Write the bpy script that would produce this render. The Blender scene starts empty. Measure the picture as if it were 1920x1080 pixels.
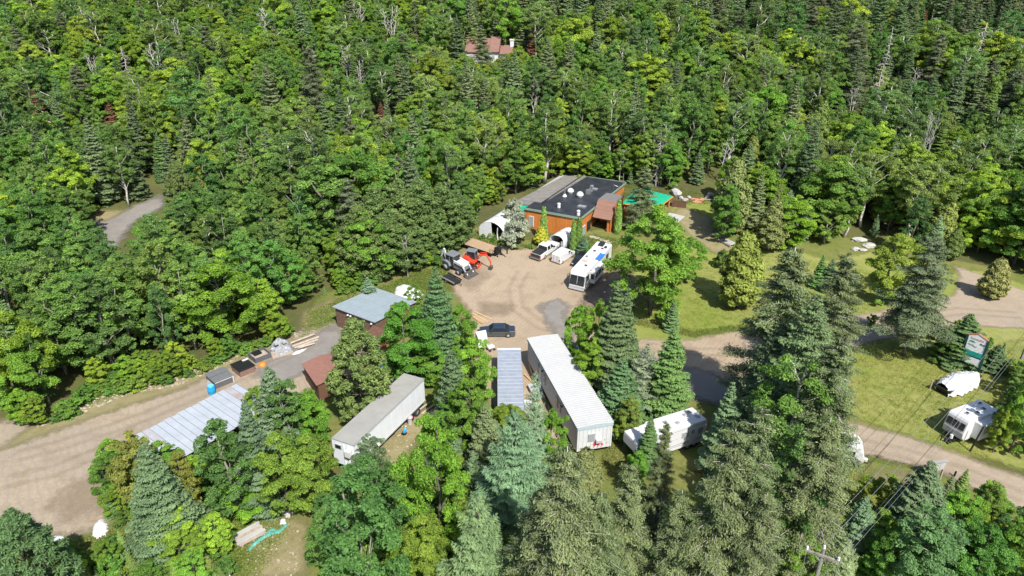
import bpy, bmesh, math, random
import numpy as np
from mathutils import Vector, Matrix, Euler

# ---------------------------------------------------------------- camera, sky, sun, exposure
scene = bpy.context.scene
C = scene.collection
CAM_F, CAM_TH, CAM_H = 1321.0, math.radians(26.0), 47.0
cam_data = bpy.data.cameras.new('camera')
cam = bpy.data.objects.new('camera', cam_data)
C.objects.link(cam)
cam.location = (0, 0, CAM_H)
cam.rotation_euler = (math.radians(90) - CAM_TH, 0, 0)
cam_data.sensor_width = 36.0
cam_data.lens = CAM_F / 1920.0 * 36.0
cam_data.clip_start = 0.5
cam_data.clip_end = 3000
scene.camera = cam

SUN_EL, SUN_AZ = math.radians(50.0), math.radians(158.0)     # azimuth clockwise from +Y
world = bpy.data.worlds.new('World')
scene.world = world
world.use_nodes = True
wn = world.node_tree.nodes
sky = wn.new('ShaderNodeTexSky')
sky.sky_type = 'NISHITA'
sky.sun_disc = False
sky.sun_elevation = SUN_EL
sky.sun_rotation = SUN_AZ
wn['Background'].inputs['Strength'].default_value = 0.12
world.node_tree.links.new(sky.outputs[0], wn['Background'].inputs['Color'])
sun_data = bpy.data.lights.new('sun', 'SUN')
sun_data.energy = 5.0
sun_data.angle = math.radians(0.5)
sun_data.color = (1.0, 0.96, 0.89)
sun = bpy.data.objects.new('sun', sun_data)
C.objects.link(sun)
sdir = Vector((math.sin(SUN_AZ) * math.cos(SUN_EL), math.cos(SUN_AZ) * math.cos(SUN_EL), math.sin(SUN_EL)))
sun.rotation_euler = sdir.to_track_quat('Z', 'Y').to_euler()
sun.location = sdir * 200
scene.view_settings.view_transform = 'Standard'
scene.view_settings.look = 'None'
scene.view_settings.exposure = 0.52
scene.view_settings.gamma = 1.0
scene.view_settings.use_curve_mapping = False
scene.render.engine = 'CYCLES'
scene.cycles.max_bounces = 6
scene.cycles.diffuse_bounces = 3
scene.cycles.glossy_bounces = 2
scene.cycles.transmission_bounces = 3
scene.cycles.transparent_max_bounces = 8

# ---------------------------------------------------------------- survey: from a bearing to a spot on the terrain
CS, CC = math.sin(CAM_TH), math.cos(CAM_TH)
def softplus(x, w): return w * np.logaddexp(0, np.asarray(x, float) / w)
def T(x, y):
    x = np.asarray(x, float); y = np.asarray(y, float)
    far = np.clip((y - 140) / 60, 0, 1)
    return 0.10 * softplus(y - 98, 4) + 0.06 * softplus(y - 132, 8) + far * (0.9 * np.sin(x * 0.055 + 1) + 0.7 * np.sin(y * 0.09 + x * 0.03))
def ray(px, py):
    u, v = (px - 960) / CAM_F, (py - 540) / CAM_F
    return np.array([u, CC - v * CS, -CS - v * CC])
def P(px, py, z):
    d = ray(px, py)
    return np.array([0, 0, CAM_H]) + (z - CAM_H) / d[2] * d
def G(px, py):
    d = ray(px, py); lo, hi = 1.0, 900.0
    for _ in range(45):
        m = (lo + hi) / 2
        if CAM_H + m * d[2] > float(T(m * d[0], m * d[1])): lo = m
        else: hi = m
    return np.array([0, 0, CAM_H]) + lo * d
def PR(p):
    x, y, z = p[0], p[1], p[2] - CAM_H
    dep = y * CC - z * CS
    return 960 + CAM_F * x / dep, 540 - CAM_F * (y * CS + z * CC) / dep, dep

# ---------------------------------------------------------------- materials
MATS = {}
def nmat(name):
    m = bpy.data.materials.new(name); m.use_nodes = True
    MATS[name] = m
    return m, m.node_tree.nodes, m.node_tree.links, m.node_tree.nodes['Principled BSDF']
def hexc(h):
    r = [int(h[i:i + 2], 16) / 255 for i in (0, 2, 4)]
    return tuple(c / 12.92 if c <= 0.04045 else ((c + 0.055) / 1.055) ** 2.4 for c in r) + (1,)
def mat(name, col, rough=0.7, metal=0.0, var=0.15, scale=3.0, bump=0.0, col2=None, spec=0.5, detail=5, coat=0.0):
    """plain procedural surface: base colour with two scales of noise wear"""
    if name in MATS: return MATS[name]
    m, n, l, b = nmat(name)
    col = tuple(col[:3]) + (1,)
    b.inputs['Roughness'].default_value = rough
    b.inputs['Metallic'].default_value = metal
    b.inputs['Specular IOR Level'].default_value = spec
    b.inputs['Coat Weight'].default_value = coat
    tc = n.new('ShaderNodeTexCoord')
    nz = n.new('ShaderNodeTexNoise'); nz.inputs['Scale'].default_value = scale; nz.inputs['Detail'].default_value = detail
    nz.inputs['Roughness'].default_value = 0.65
    l.new(tc.outputs['Object'], nz.inputs['Vector'])
    mx = n.new('ShaderNodeMix'); mx.data_type = 'RGBA'
    rp = n.new('ShaderNodeMapRange'); rp.inputs[1].default_value = 0.3; rp.inputs[2].default_value = 0.7
    l.new(nz.outputs['Fac'], rp.inputs[0]); l.new(rp.outputs[0], mx.inputs['Factor'])
    c2 = tuple(col2[:3]) + (1,) if col2 else tuple(min(1, c * (1 + var)) for c in col[:3]) + (1,)
    c1 = col if col2 else tuple(c * (1 - var) for c in col[:3]) + (1,)
    mx.inputs[6].default_value = c1; mx.inputs[7].default_value = c2
    l.new(mx.outputs[2], b.inputs['Base Color'])
    if bump:
        bp = n.new('ShaderNodeBump'); bp.inputs['Strength'].default_value = bump; bp.inputs['Distance'].default_value = 0.05
        l.new(nz.outputs['Fac'], bp.inputs['Height']); l.new(bp.outputs[0], b.inputs['Normal'])
    return m

# ---------------------------------------------------------------- mesh builder
class MB:
    def __init__(s): s.v = []; s.f = []
    def add(s, vs, fs):
        o = len(s.v); s.v += [tuple(float(c) for c in v) for v in vs]; s.f += [tuple(i + o for i in f) for f in fs]; return s
    def box(s, c, d, rz=0.0, ry=0.0, rx=0.0):
        M = Euler((rx, ry, rz)).to_matrix()
        vs = [Vector(c) + M @ Vector((d[0] / 2 * i, d[1] / 2 * j, d[2] / 2 * k)) for i in (-1, 1) for j in (-1, 1) for k in (-1, 1)]
        return s.add(vs, [(0, 1, 3, 2), (4, 6, 7, 5), (0, 4, 5, 1), (2, 3, 7, 6), (0, 2, 6, 4), (1, 5, 7, 3)])
    def hexa(s, b, t):
        """eight corners: four of the base and four above them, same order"""
        vs = list(b) + list(t)
        return s.add(vs, [(3, 2, 1, 0), (4, 5, 6, 7), (0, 1, 5, 4), (1, 2, 6, 5), (2, 3, 7, 6), (3, 0, 4, 7)])
    def slab(s, q, th):
        """four corner points of a sheet with a thickness below"""
        q = [Vector(p) for p in q]
        n = (q[1] - q[0]).cross(q[3] - q[0]).normalized()
        if n.z < 0: n = -n
        return s.hexa([p - n * th for p in q], q)
    def tube(s, pts, r, n=6, cap=True):
        pts = [Vector(p) for p in pts]
        rs = r if isinstance(r, (list, tuple)) else [r] * len(pts)
        o = len(s.v); k = len(pts)
        for i, p in enumerate(pts):
            t = (pts[min(i + 1, k - 1)] - pts[max(i - 1, 0)]).normalized()
            a = t.cross(Vector((0, 0, 1)) if abs(t.z) < 0.9 else Vector((1, 0, 0))).normalized(); b = t.cross(a)
            for j in range(n):
                w = 2 * math.pi * j / n
                s.v.append(tuple(p + (a * math.cos(w) + b * math.sin(w)) * rs[i]))
        for i in range(k - 1):
            for j in range(n):
                j2 = (j + 1) % n
                s.f.append((o + i * n + j, o + i * n + j2, o + (i + 1) * n + j2, o + (i + 1) * n + j))
        if cap:
            s.f.append(tuple(o + j for j in range(n))[::-1]); s.f.append(tuple(o + (k - 1) * n + j for j in range(n)))
        return s
    def lathe(s, prof, n=16, c=(0, 0, 0), axis='z', a0=0, a1=2 * math.pi):
        o = len(s.v); full = abs(a1 - a0 - 2 * math.pi) < 1e-6; m = n if full else n + 1
        for i in range(m):
            a = a0 + (a1 - a0) * i / n
            for r, h in prof:
                x, y, z = r * math.cos(a), r * math.sin(a), h
                if axis == 'y': x, y, z = x, z, y
                if axis == 'x': x, y, z = z, x, y
                s.v.append((c[0] + x, c[1] + y, c[2] + z))
        k = len(prof)
        for i in range(n):
            i2 = (i + 1) % m
            for j in range(k - 1):
                s.f.append((o + i * k + j, o + i2 * k + j, o + i2 * k + j + 1, o + i * k + j + 1))
        return s
    def prof(s, poly, wf, y0=0.0):
        """side outline (x, z) swept across the width, half width wf(x, z)"""
        k = len(poly); o = len(s.v)
        for sg in (-1, 1):
            for x, z in poly: s.v.append((x, y0 + sg * wf(x, z), z))
        s.f.append(tuple(o + i for i in range(k))); s.f.append(tuple(o + k + i for i in range(k))[::-1])
        for i in range(k):
            j = (i + 1) % k
            s.f.append((o + i, o + k + i, o + k + j, o + j))
        return s
    def build(s, name, m, parent=None, bevel=0.0, smooth=False, loc=None):
        me = bpy.data.meshes.new(name)
        me.from_pydata(s.v, [], s.f); me.validate()
        bm = bmesh.new(); bm.from_mesh(me); bmesh.ops.recalc_face_normals(bm, faces=bm.faces); bm.to_mesh(me); bm.free()
        if smooth: me.polygons.foreach_set('use_smooth', [True] * len(me.polygons))
        ob = bpy.data.objects.new(name, me); C.objects.link(ob)
        me.materials.append(m if not isinstance(m, str) else MATS[m])
        if parent is not None: ob.parent = parent
        if loc is not None: ob.location = loc
        if bevel:
            bv = ob.modifiers.new('bevel', 'BEVEL'); bv.width = bevel; bv.segments = 2; bv.limit_method = 'ANGLE'; bv.angle_limit = math.radians(35)
        return ob
def tag(o, label, cat, group=None):
    o['label'] = label; o['category'] = cat
    if group: o['group'] = group
    return o
def thing(name, label, cat, loc=(0, 0, 0), rz=0.0, group=None, tilt=False):
    o = bpy.data.objects.new(name, None); C.objects.link(o)
    o.empty_display_size = 0.3
    o.location = loc
    if tilt:
        x, y = loc[0], loc[1]
        nrm = Vector((-(T(x + 1, y) - T(x - 1, y)) / 2, -(T(x, y + 1) - T(x, y - 1)) / 2, 1)).normalized()
        fx = Vector((math.cos(rz), math.sin(rz), 0)); fx = (fx - nrm * fx.dot(nrm)).normalized()
        o.rotation_euler = Matrix((fx, nrm.cross(fx), nrm)).transposed().to_euler()
    else: o.rotation_euler = (0, 0, rz)
    return tag(o, label, cat, group)
def struct(o): o['kind'] = 'structure'; return o
def heading(a, b): return math.atan2(b[1] - a[1], b[0] - a[0])
def inside(poly, x, y):
    r = False; j = len(poly) - 1
    for i in range(len(poly)):
        xi, yi = poly[i]; xj, yj = poly[j]
        if (yi > y) != (yj > y) and x < (xj - xi) * (y - yi) / (yj - yi) + xi: r = not r
        j = i
    return r
# ---------------------------------------------------------------- ground materials
def ground_mat(name, cols, scales=(0.12, 0.9, 9.0), edge=None, rough=0.95, tracks=None, bump=0.4):
    """earth or grass: three colours mixed by large, middle and fine noise; a ragged rim where the sheet ends"""
    m, n, l, b = nmat(name)
    b.inputs['Roughness'].default_value = rough
    b.inputs['Specular IOR Level'].default_value = 0.15
    geo = n.new('ShaderNodeNewGeometry')
    def noise(sc, det=6, rg=0.6, dist=0.0):
        q = n.new('ShaderNodeTexNoise'); q.inputs['Scale'].default_value = sc; q.inputs['Detail'].default_value = det
        q.inputs['Roughness'].default_value = rg; q.inputs['Distortion'].default_value = dist
        l.new(geo.outputs['Position'], q.inputs['Vector']); return q
    def rng(x, a, c):
        r = n.new('ShaderNodeMapRange'); r.inputs[1].default_value = a; r.inputs[2].default_value = c
        l.new(x, r.inputs[0]); return r.outputs[0]
    def mix(f, a, c):
        q = n.new('ShaderNodeMix'); q.data_type = 'RGBA'; l.new(f, q.inputs['Factor'])
        for k, v in ((6, a), (7, c)):
            if isinstance(v, tuple): q.inputs[k].default_value = v
            else: l.new(v, q.inputs[k])
        return q.outputs[2]
    n1, n2, n3 = noise(scales[0], 5, 0.55, 0.6), noise(scales[1], 7, 0.7), noise(scales[2], 8, 0.75)
    c = mix(rng(n1.outputs['Fac'], 0.38, 0.62), cols[0], cols[1])
    c = mix(rng(n2.outputs['Fac'], 0.48, 0.72), c, cols[2])
    q = n.new('ShaderNodeMix'); q.data_type = 'RGBA'; q.blend_type = 'MULTIPLY'; q.inputs['Factor'].default_value = 1.0
    l.new(c, q.inputs[6])
    g = n.new('ShaderNodeMapRange'); g.inputs[1].default_value = 0.25; g.inputs[2].default_value = 0.75; g.inputs[3].default_value = 0.72; g.inputs[4].default_value = 1.18
    l.new(n3.outputs['Fac'], g.inputs[0])
    cb = n.new('ShaderNodeCombineColor')
    for k in range(3): l.new(g.outputs[0], cb.inputs[k])
    l.new(cb.outputs[0], q.inputs[7]); c = q.outputs[2]
    if tracks:
        w = n.new('ShaderNodeTexWave'); w.inputs['Scale'].default_value = tracks[1]; w.inputs['Distortion'].default_value = 7; w.inputs['Detail'].default_value = 3; w.inputs['Detail Scale'].default_value = 0.6
        mp = n.new('ShaderNodeMapping'); mp.inputs['Rotation'].default_value = (0, 0, tracks[0])
        l.new(geo.outputs['Position'], mp.inputs[0]); l.new(mp.outputs[0], w.inputs['Vector'])
        mm = n.new('ShaderNodeMath'); mm.operation = 'MULTIPLY'; l.new(rng(w.outputs['Fac'], 0.6, 1.0), mm.inputs[0]); mm.inputs[1].default_value = 0.6
        c = mix(mm.outputs[0], c, tracks[2])
    l.new(c, b.inputs['Base Color'])
    bp = n.new('ShaderNodeBump'); bp.inputs['Strength'].default_value = bump; bp.inputs['Distance'].default_value = 0.12
    l.new(n3.outputs['Fac'], bp.inputs['Height']); l.new(bp.outputs[0], b.inputs['Normal'])
    if edge:
        at = n.new('ShaderNodeAttribute'); at.attribute_name = 'rim'
        s1 = n.new('ShaderNodeMath'); s1.operation = 'MULTIPLY_ADD'
        e1 = noise(edge[1], 8, 0.75); l.new(e1.outputs['Fac'], s1.inputs[0]); s1.inputs[1].default_value = edge[0] * 2; l.new(at.outputs['Fac'], s1.inputs[2])
        fac = rng(s1.outputs[0], edge[0] - edge[2], edge[0] + edge[2])
        if len(edge) > 3:
            cap = n.new('ShaderNodeMath'); cap.operation = 'MULTIPLY'; l.new(fac, cap.inputs[0]); cap.inputs[1].default_value = edge[3]; fac = cap.outputs[0]
        tr = n.new('ShaderNodeBsdfTransparent'); ms = n.new('ShaderNodeMixShader')
        l.new(fac, ms.inputs[0]); l.new(tr.outputs[0], ms.inputs[1]); l.new(b.outputs[0], ms.inputs[2])
        l.new(ms.outputs[0], n['Material Output'].inputs[0])
    return m
ground_mat('forest_floor', ((0.075, 0.085, 0.030, 1), (0.11, 0.12, 0.035, 1), (0.13, 0.10, 0.055, 1)))
ground_mat('lawn_grass', ((0.196, 0.232, 0.046, 1), (0.265, 0.263, 0.085, 1), (0.147, 0.201, 0.036, 1)), (0.07, 0.5, 7.0), edge=(1.6, 0.9, 0.5))
ground_mat('sand', ((0.375, 0.298, 0.212, 1), (0.336, 0.262, 0.181, 1), (0.263, 0.199, 0.135, 1)), (0.06, 0.35, 5.0), edge=(1.3, 0.8, 0.5), tracks=(0.5, 0.55, (0.296, 0.228, 0.162, 1)), bump=0.3)
ground_mat('lot_sand', ((0.357, 0.289, 0.210, 1), (0.297, 0.248, 0.191, 1), (0.246, 0.189, 0.128, 1)), (0.08, 0.45, 5.0), edge=(1.6, 0.7, 0.6), tracks=(2.5, 0.4, (0.268, 0.229, 0.184, 1)), bump=0.35)
ground_mat('road_gravel', ((0.330, 0.270, 0.202, 1), (0.354, 0.281, 0.208, 1), (0.271, 0.222, 0.161, 1)), (0.1, 0.5, 6.0), edge=(0.9, 0.8, 0.4), tracks=(1.05, 0.35, (0.300, 0.244, 0.183, 1)), bump=0.3)
ground_mat('grey_gravel', ((0.233, 0.215, 0.195, 1), (0.210, 0.193, 0.177, 1), (0.265, 0.242, 0.213, 1)), (0.15, 0.8, 7.0), edge=(2.0, 0.5, 0.7))
ground_mat('dry_grass', ((0.236, 0.206, 0.105, 1), (0.275, 0.234, 0.130, 1), (0.170, 0.158, 0.062, 1)), (0.15, 0.8, 6.0), edge=(1.5, 0.8, 0.6))
ground_mat('damp_soil', ((0.16, 0.125, 0.09, 1), (0.23, 0.175, 0.125, 1), (0.11, 0.085, 0.065, 1)), (0.3, 1.2, 8.0), edge=(1.5, 0.8, 0.7))
ground_mat('wild_grass', ((0.136, 0.162, 0.038, 1), (0.187, 0.178, 0.060, 1), (0.093, 0.128, 0.030, 1)), (0.2, 0.9, 7.0), edge=(1.5, 0.8, 0.6))

# ---------------------------------------------------------------- ground sheet and the sheets that lie on it
def grid_mesh(name, xs, ys, dz, m, keep=None, rim=None):
    X, Y = np.meshgrid(xs, ys); Z = T(X, Y) + dz
    nx, ny = len(xs), len(ys)
    V = np.stack([X.ravel(), Y.ravel(), Z.ravel()], 1)
    I = np.arange(nx * ny).reshape(ny, nx)
    F = np.stack([I[:-1, :-1].ravel(), I[:-1, 1:].ravel(), I[1:, 1:].ravel(), I[1:, :-1].ravel()], 1)
    if keep is not None:
        k = keep.ravel(); F = F[k[F].any(1)]
        used = np.unique(F); mp = -np.ones(len(V), int); mp[used] = np.arange(len(used)); V = V[used]; F = mp[F]
        rim = rim.ravel()[used]
    me = bpy.data.meshes.new(name)
    me.vertices.add(len(V)); me.vertices.foreach_set('co', V.ravel())
    me.loops.add(len(F) * 4); me.loops.foreach_set('vertex_index', F.ravel())
    me.polygons.add(len(F)); me.polygons.foreach_set('loop_start', np.arange(len(F)) * 4)
    me.update(); me.polygons.foreach_set('use_smooth', [True] * len(F))
    if rim is not None:
        a = me.attributes.new('rim', 'FLOAT', 'POINT'); a.data.foreach_set('value', rim.astype(np.float32))
    me.materials.append(MATS[m])
    o = bpy.data.objects.new(name, me); C.objects.link(o)
    return struct(o)
def spread(a, b, step, far):
    core = np.arange(a, b + step, step); out = []
    q, d = core[-1], step
    while q < far: d *= 1.35; q += d; out.append(q)
    lo = []; q, d = core[0], step
    while q > -far: d *= 1.35; q -= d; lo.append(q)
    return np.array(lo[::-1] + list(core) + out)
grid_mesh('ground', spread(-130, 130, 2.0, 1500), spread(10, 330, 2.0, 1500), 0.0, 'forest_floor')
def signed(poly, X, Y):
    pts = np.array(poly); d = np.full(X.shape, 1e9); ins = np.zeros(X.shape, bool)
    for i in range(len(pts)):
        a, b = pts[i - 1], pts[i]; e = b - a
        t = np.clip(((X - a[0]) * e[0] + (Y - a[1]) * e[1]) / (e @ e + 1e-9), 0, 1)
        d = np.minimum(d, np.hypot(X - a[0] - t * e[0], Y - a[1] - t * e[1]))
        c = (a[1] > Y) != (b[1] > Y)
        with np.errstate(divide='ignore', invalid='ignore'):
            ins ^= c & (X < (b[0] - a[0]) * (Y - a[1]) / (b[1] - a[1] + 1e-12) + a[0])
    return np.where(ins, d, -d)
SHEETS = []
def sheet(name, px, dz, m, step=0.7):
    poly = [tuple(G(*p)[:2]) for p in px]
    SHEETS.append(poly)
    a = np.array(poly); pad = 2.5
    xs = np.arange(a[:, 0].min() - pad, a[:, 0].max() + pad, step); ys = np.arange(a[:, 1].min() - pad, a[:, 1].max() + pad, step)
    X, Y = np.meshgrid(xs, ys); sd = signed(poly, X, Y)
    return grid_mesh(name, xs, ys, dz, m, sd > -2.2, sd)
sheet('meadow', [(560, 660), (590, 560), (660, 520), (900, 420), (1000, 450), (1180, 420), (1260, 380), (1400, 400), (1640, 455), (1960, 520), (2100, 700), (2100, 900), (1850, 860), (1560, 900), (1150, 900), (900, 880), (700, 900), (560, 830)], 0.02, 'wild_grass', 1.0)
sheet('grass_verge', [(-60, 1180), (-60, 960), (200, 950), (420, 930), (520, 950), (700, 900), (1140, 840), (1450, 930), (1620, 860), (1740, 880), (1960, 960), (1960, 1180)], 0.035, 'wild_grass', 1.0)
sheet('lawn', [(1155, 610), (1180, 520), (1250, 420), (1258, 388), (1330, 374), (1352, 420), (1380, 462), (1440, 455), (1560, 490), (1640, 470), (1720, 520), (1830, 505), (1960, 545), (1960, 900), (1880, 868), (1760, 835), (1590, 780), (1500, 700), (1440, 640), (1300, 650), (1170, 640)], 0.05, 'lawn_grass')
sheet('roadside_grass', [(1560, 980), (1570, 890), (1640, 880), (1730, 905), (1740, 960), (1640, 1010)], 0.05, 'lawn_grass')
sheet('dirt_track', [(1258, 400), (1280, 388), (1330, 408), (1345, 450), (1420, 490), (1410, 505), (1330, 470), (1290, 440)], 0.07, 'dry_grass')
sheet('dry_ground', [(560, 640), (570, 585), (625, 560), (640, 600), (660, 640)], 0.07, 'dry_grass')
sheet('gravel_lot', [(-200, 800), (0, 788), (90, 800), (240, 735), (340, 715), (420, 680), (520, 635), (600, 610), (640, 600), (700, 650), (600, 720), (480, 790), (340, 860), (215, 900), (200, 990), (90, 1010), (60, 985), (-200, 960)], 0.09, 'lot_sand')
sheet('gravel_bank', [(-10, 850), (60, 800), (200, 740), (420, 668), (520, 622), (560, 640), (430, 690), (330, 735), (230, 765), (130, 800)], 0.11, 'dry_grass')
sheet('gravel_apron', [(480, 700), (570, 640), (630, 610), (650, 640), (600, 680), (520, 730)], 0.13, 'grey_gravel')
sheet('bare_yard', [(842, 500), (880, 462), (985, 462), (1020, 478), (1060, 480), (1130, 500), (1150, 545), (1120, 580), (1060, 600), (1140, 635), (1290, 640), (1420, 610), (1500, 620), (1500, 720), (1420, 740), (1330, 730), (1200, 690), (1040, 650), (1020, 760), (1100, 880), (980, 880), (900, 720), (870, 650), (885, 590), (850, 545)], 0.09, 'sand')
sheet('driveway', [(1400, 620), (1500, 612), (1620, 590), (1700, 575), (1790, 555), (1800, 520), (1790, 500), (1850, 520), (1960, 560), (1960, 618), (1800, 612), (1640, 640), (1560, 665), (1480, 740), (1390, 700)], 0.12, 'road_gravel')
sheet('gravel_road', [(1480, 770), (1600, 795), (1700, 820), (1800, 855), (1880, 885), (2000, 920), (2000, 1010), (1880, 945), (1760, 885), (1640, 855), (1560, 850), (1460, 850)], 0.10, 'road_gravel')
sheet('old_asphalt', [(1012, 575), (1045, 562), (1068, 575), (1058, 590), (1070, 620), (1085, 660), (1050, 650), (1030, 610)], 0.13, 'grey_gravel', 0.4)
sheet('old_asphalt', [(1170, 645), (1240, 680), (1330, 700), (1400, 735), (1380, 765), (1290, 745), (1200, 720), (1160, 690)], 0.13, 'grey_gravel', 0.5)
sheet('damp_patch', [(1085, 580), (1110, 530), (1180, 500), (1195, 560), (1180, 590)], 0.12, 'damp_soil', 0.5)
sheet('side_road', [(165, 410), (230, 398), (300, 366), (312, 385), (250, 418), (212, 470), (190, 450)], 0.10, 'grey_gravel')
sheet('road_shoulder', [(160, 408), (170, 395), (235, 396), (200, 415)], 0.13, 'dry_grass', 0.5)
sheet('bare_earth', [(430, 1010), (540, 960), (580, 985), (570, 1080), (470, 1090), (480, 1040)], 0.09, 'dry_grass', 0.5)
sheet('trampled_earth', [(700, 870), (720, 810), (790, 770), (840, 770), (780, 830), (740, 900)], 0.10, 'dry_grass', 0.5)

ground_mat('rut_sand', ((0.335, 0.265, 0.190, 1), (0.365, 0.288, 0.205, 1), (0.305, 0.24, 0.172, 1)), (0.4, 1.2, 6.0), edge=(0.28, 0.9, 0.35, 0.32), bump=0.3)
ground_mat('stain', ((0.315, 0.245, 0.17, 1), (0.275, 0.212, 0.148, 1), (0.34, 0.268, 0.19, 1)), (0.3, 1.0, 6.0), edge=(2.2, 0.45, 1.1, 0.7), bump=0.3)
def rut(px, dz=0.135, half=0.85, w=0.20):
    """a pair of wheel tracks along a line on the ground"""
    c = np.array([G(*p)[:2] for p in px]); t = np.linspace(0, len(c) - 1, 8 * (len(c) - 1) + 1)
    c = np.stack([np.interp(t, np.arange(len(c)), np.convolve(np.pad(c[:, k], 1, 'edge'), [0.15, 0.7, 0.15], 'valid')) for k in (0, 1)], 1)
    d = np.gradient(c, axis=0); n = np.stack([-d[:, 1], d[:, 0]], 1) / np.linalg.norm(d, axis=1)[:, None]
    for s in (-half, half):
        L = c + n * (s - w); R = c + n * (s + w); poly = [tuple(p) for p in L] + [tuple(p) for p in R[::-1]]
        a = np.array(poly); xs = np.arange(a[:, 0].min() - 1, a[:, 0].max() + 1, 0.3); ys = np.arange(a[:, 1].min() - 1, a[:, 1].max() + 1, 0.3)
        X, Y = np.meshgrid(xs, ys); sd = signed(poly, X, Y)
        grid_mesh('wheel_track', xs, ys, dz, 'rut_sand', sd > -0.6, sd)
rut([(985, 505), (960, 540), (965, 580), (1010, 615), (1090, 632), (1200, 650), (1320, 665), (1420, 660)])
rut([(20, 860), (120, 835), (230, 800), (340, 755), (440, 712), (540, 668), (610, 632)])
rut([(0, 905), (100, 890), (190, 850), (270, 800)], 0.14)
rut([(1560, 822), (1700, 850), (1820, 890), (1930, 940)], 0.15, 0.8)
rut([(1440, 650), (1560, 635), (1680, 598), (1800, 580), (1930, 595)], 0.16)
sheet('stained_ground', [(110, 940), (150, 905), (200, 880), (208, 925), (180, 965), (130, 970)], 0.15, 'stain', 0.5)
sheet('stained_ground', [(860, 520), (900, 500), (915, 520), (885, 545)], 0.15, 'stain', 0.5)
sheet('stained_ground', [(905, 570), (960, 575), (950, 590), (905, 590)], 0.15, 'stain', 0.5)
sheet('stained_ground', [(1640, 885), (1700, 890), (1690, 905), (1630, 905)], 0.15, 'stain', 0.5)
# ---------------------------------------------------------------- foliage and bark materials
def leaf_mat(name, transl=0.28, rough=0.55, huevar=0.014):
    m, n, l, b = nmat(name)
    oi = n.new('ShaderNodeObjectInfo')
    ti = n.new('ShaderNodeAttribute'); ti.attribute_type = 'INSTANCER'; ti.attribute_name = 'tint'
    at = n.new('ShaderNodeAttribute'); at.attribute_name = 'tone'
    hs = n.new('ShaderNodeHueSaturation')
    r1 = n.new('ShaderNodeMapRange'); r1.inputs[3].default_value = 0.5 - huevar; r1.inputs[4].default_value = 0.5 + huevar
    l.new(oi.outputs['Random'], r1.inputs[0])
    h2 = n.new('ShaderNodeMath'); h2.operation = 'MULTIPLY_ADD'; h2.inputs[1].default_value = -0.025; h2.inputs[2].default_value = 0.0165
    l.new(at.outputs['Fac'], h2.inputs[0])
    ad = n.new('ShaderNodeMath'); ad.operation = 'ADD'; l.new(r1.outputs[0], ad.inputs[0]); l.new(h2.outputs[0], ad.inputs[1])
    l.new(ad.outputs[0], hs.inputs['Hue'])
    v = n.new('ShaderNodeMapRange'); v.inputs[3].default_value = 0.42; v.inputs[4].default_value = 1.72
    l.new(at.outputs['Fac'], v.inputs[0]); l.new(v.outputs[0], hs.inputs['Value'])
    l.new(ti.outputs['Color'], hs.inputs['Color'])
    l.new(hs.outputs[0], b.inputs['Base Color'])
    b.inputs['Roughness'].default_value = rough
    b.inputs['Specular IOR Level'].default_value = 0.25
    t = n.new('ShaderNodeBsdfTranslucent')
    h3 = n.new('ShaderNodeHueSaturation'); h3.inputs['Hue'].default_value = 0.485; h3.inputs['Saturation'].default_value = 1.0; h3.inputs['Value'].default_value = 1.35
    l.new(hs.outputs[0], h3.inputs['Color']); l.new(h3.outputs[0], t.inputs['Color'])
    ms = n.new('ShaderNodeMixShader'); ms.inputs[0].default_value = transl
    l.new(b.outputs[0], ms.inputs[1]); l.new(t.outputs[0], ms.inputs[2]); l.new(ms.outputs[0], n['Material Output'].inputs[0])
    return m
leaf_mat('foliage', 0.38)
leaf_mat('needles', 0.15, 0.7, 0.010)
def bark_mat(name, c1, c2, sc):
    m, n, l, b = nmat(name)
    b.inputs['Roughness'].default_value = 0.9; b.inputs['Specular IOR Level'].default_value = 0.1
    tc = n.new('ShaderNodeTexCoord'); mp = n.new('ShaderNodeMapping'); mp.inputs['Scale'].default_value = (1, 1, 0.35 if name != 'birch_bark' else 3)
    nz = n.new('ShaderNodeTexNoise'); nz.inputs['Scale'].default_value = sc; nz.inputs['Detail'].default_value = 5
    l.new(tc.outputs['Object'], mp.inputs[0]); l.new(mp.outputs[0], nz.inputs['Vector'])
    mx = n.new('ShaderNodeMix'); mx.data_type = 'RGBA'; mx.inputs[6].default_value = c1 + (1,); mx.inputs[7].default_value = c2 + (1,)
    r = n.new('ShaderNodeMapRange'); r.inputs[1].default_value = 0.4; r.inputs[2].default_value = 0.62
    l.new(nz.outputs['Fac'], r.inputs[0]); l.new(r.outputs[0], mx.inputs['Factor']); l.new(mx.outputs[2], b.inputs['Base Color'])
bark_mat('grey_bark', (0.10, 0.085, 0.07), (0.20, 0.175, 0.15), 6)
bark_mat('aspen_bark', (0.26, 0.25, 0.20), (0.15, 0.14, 0.115), 4)
bark_mat('birch_bark', (0.62, 0.59, 0.53), (0.30, 0.27, 0.24), 3)
bark_mat('dead_wood', (0.46, 0.43, 0.39), (0.30, 0.27, 0.24), 5)
bark_mat('bleached_wood', (0.50, 0.48, 0.44), (0.36, 0.34, 0.30), 5)

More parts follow.
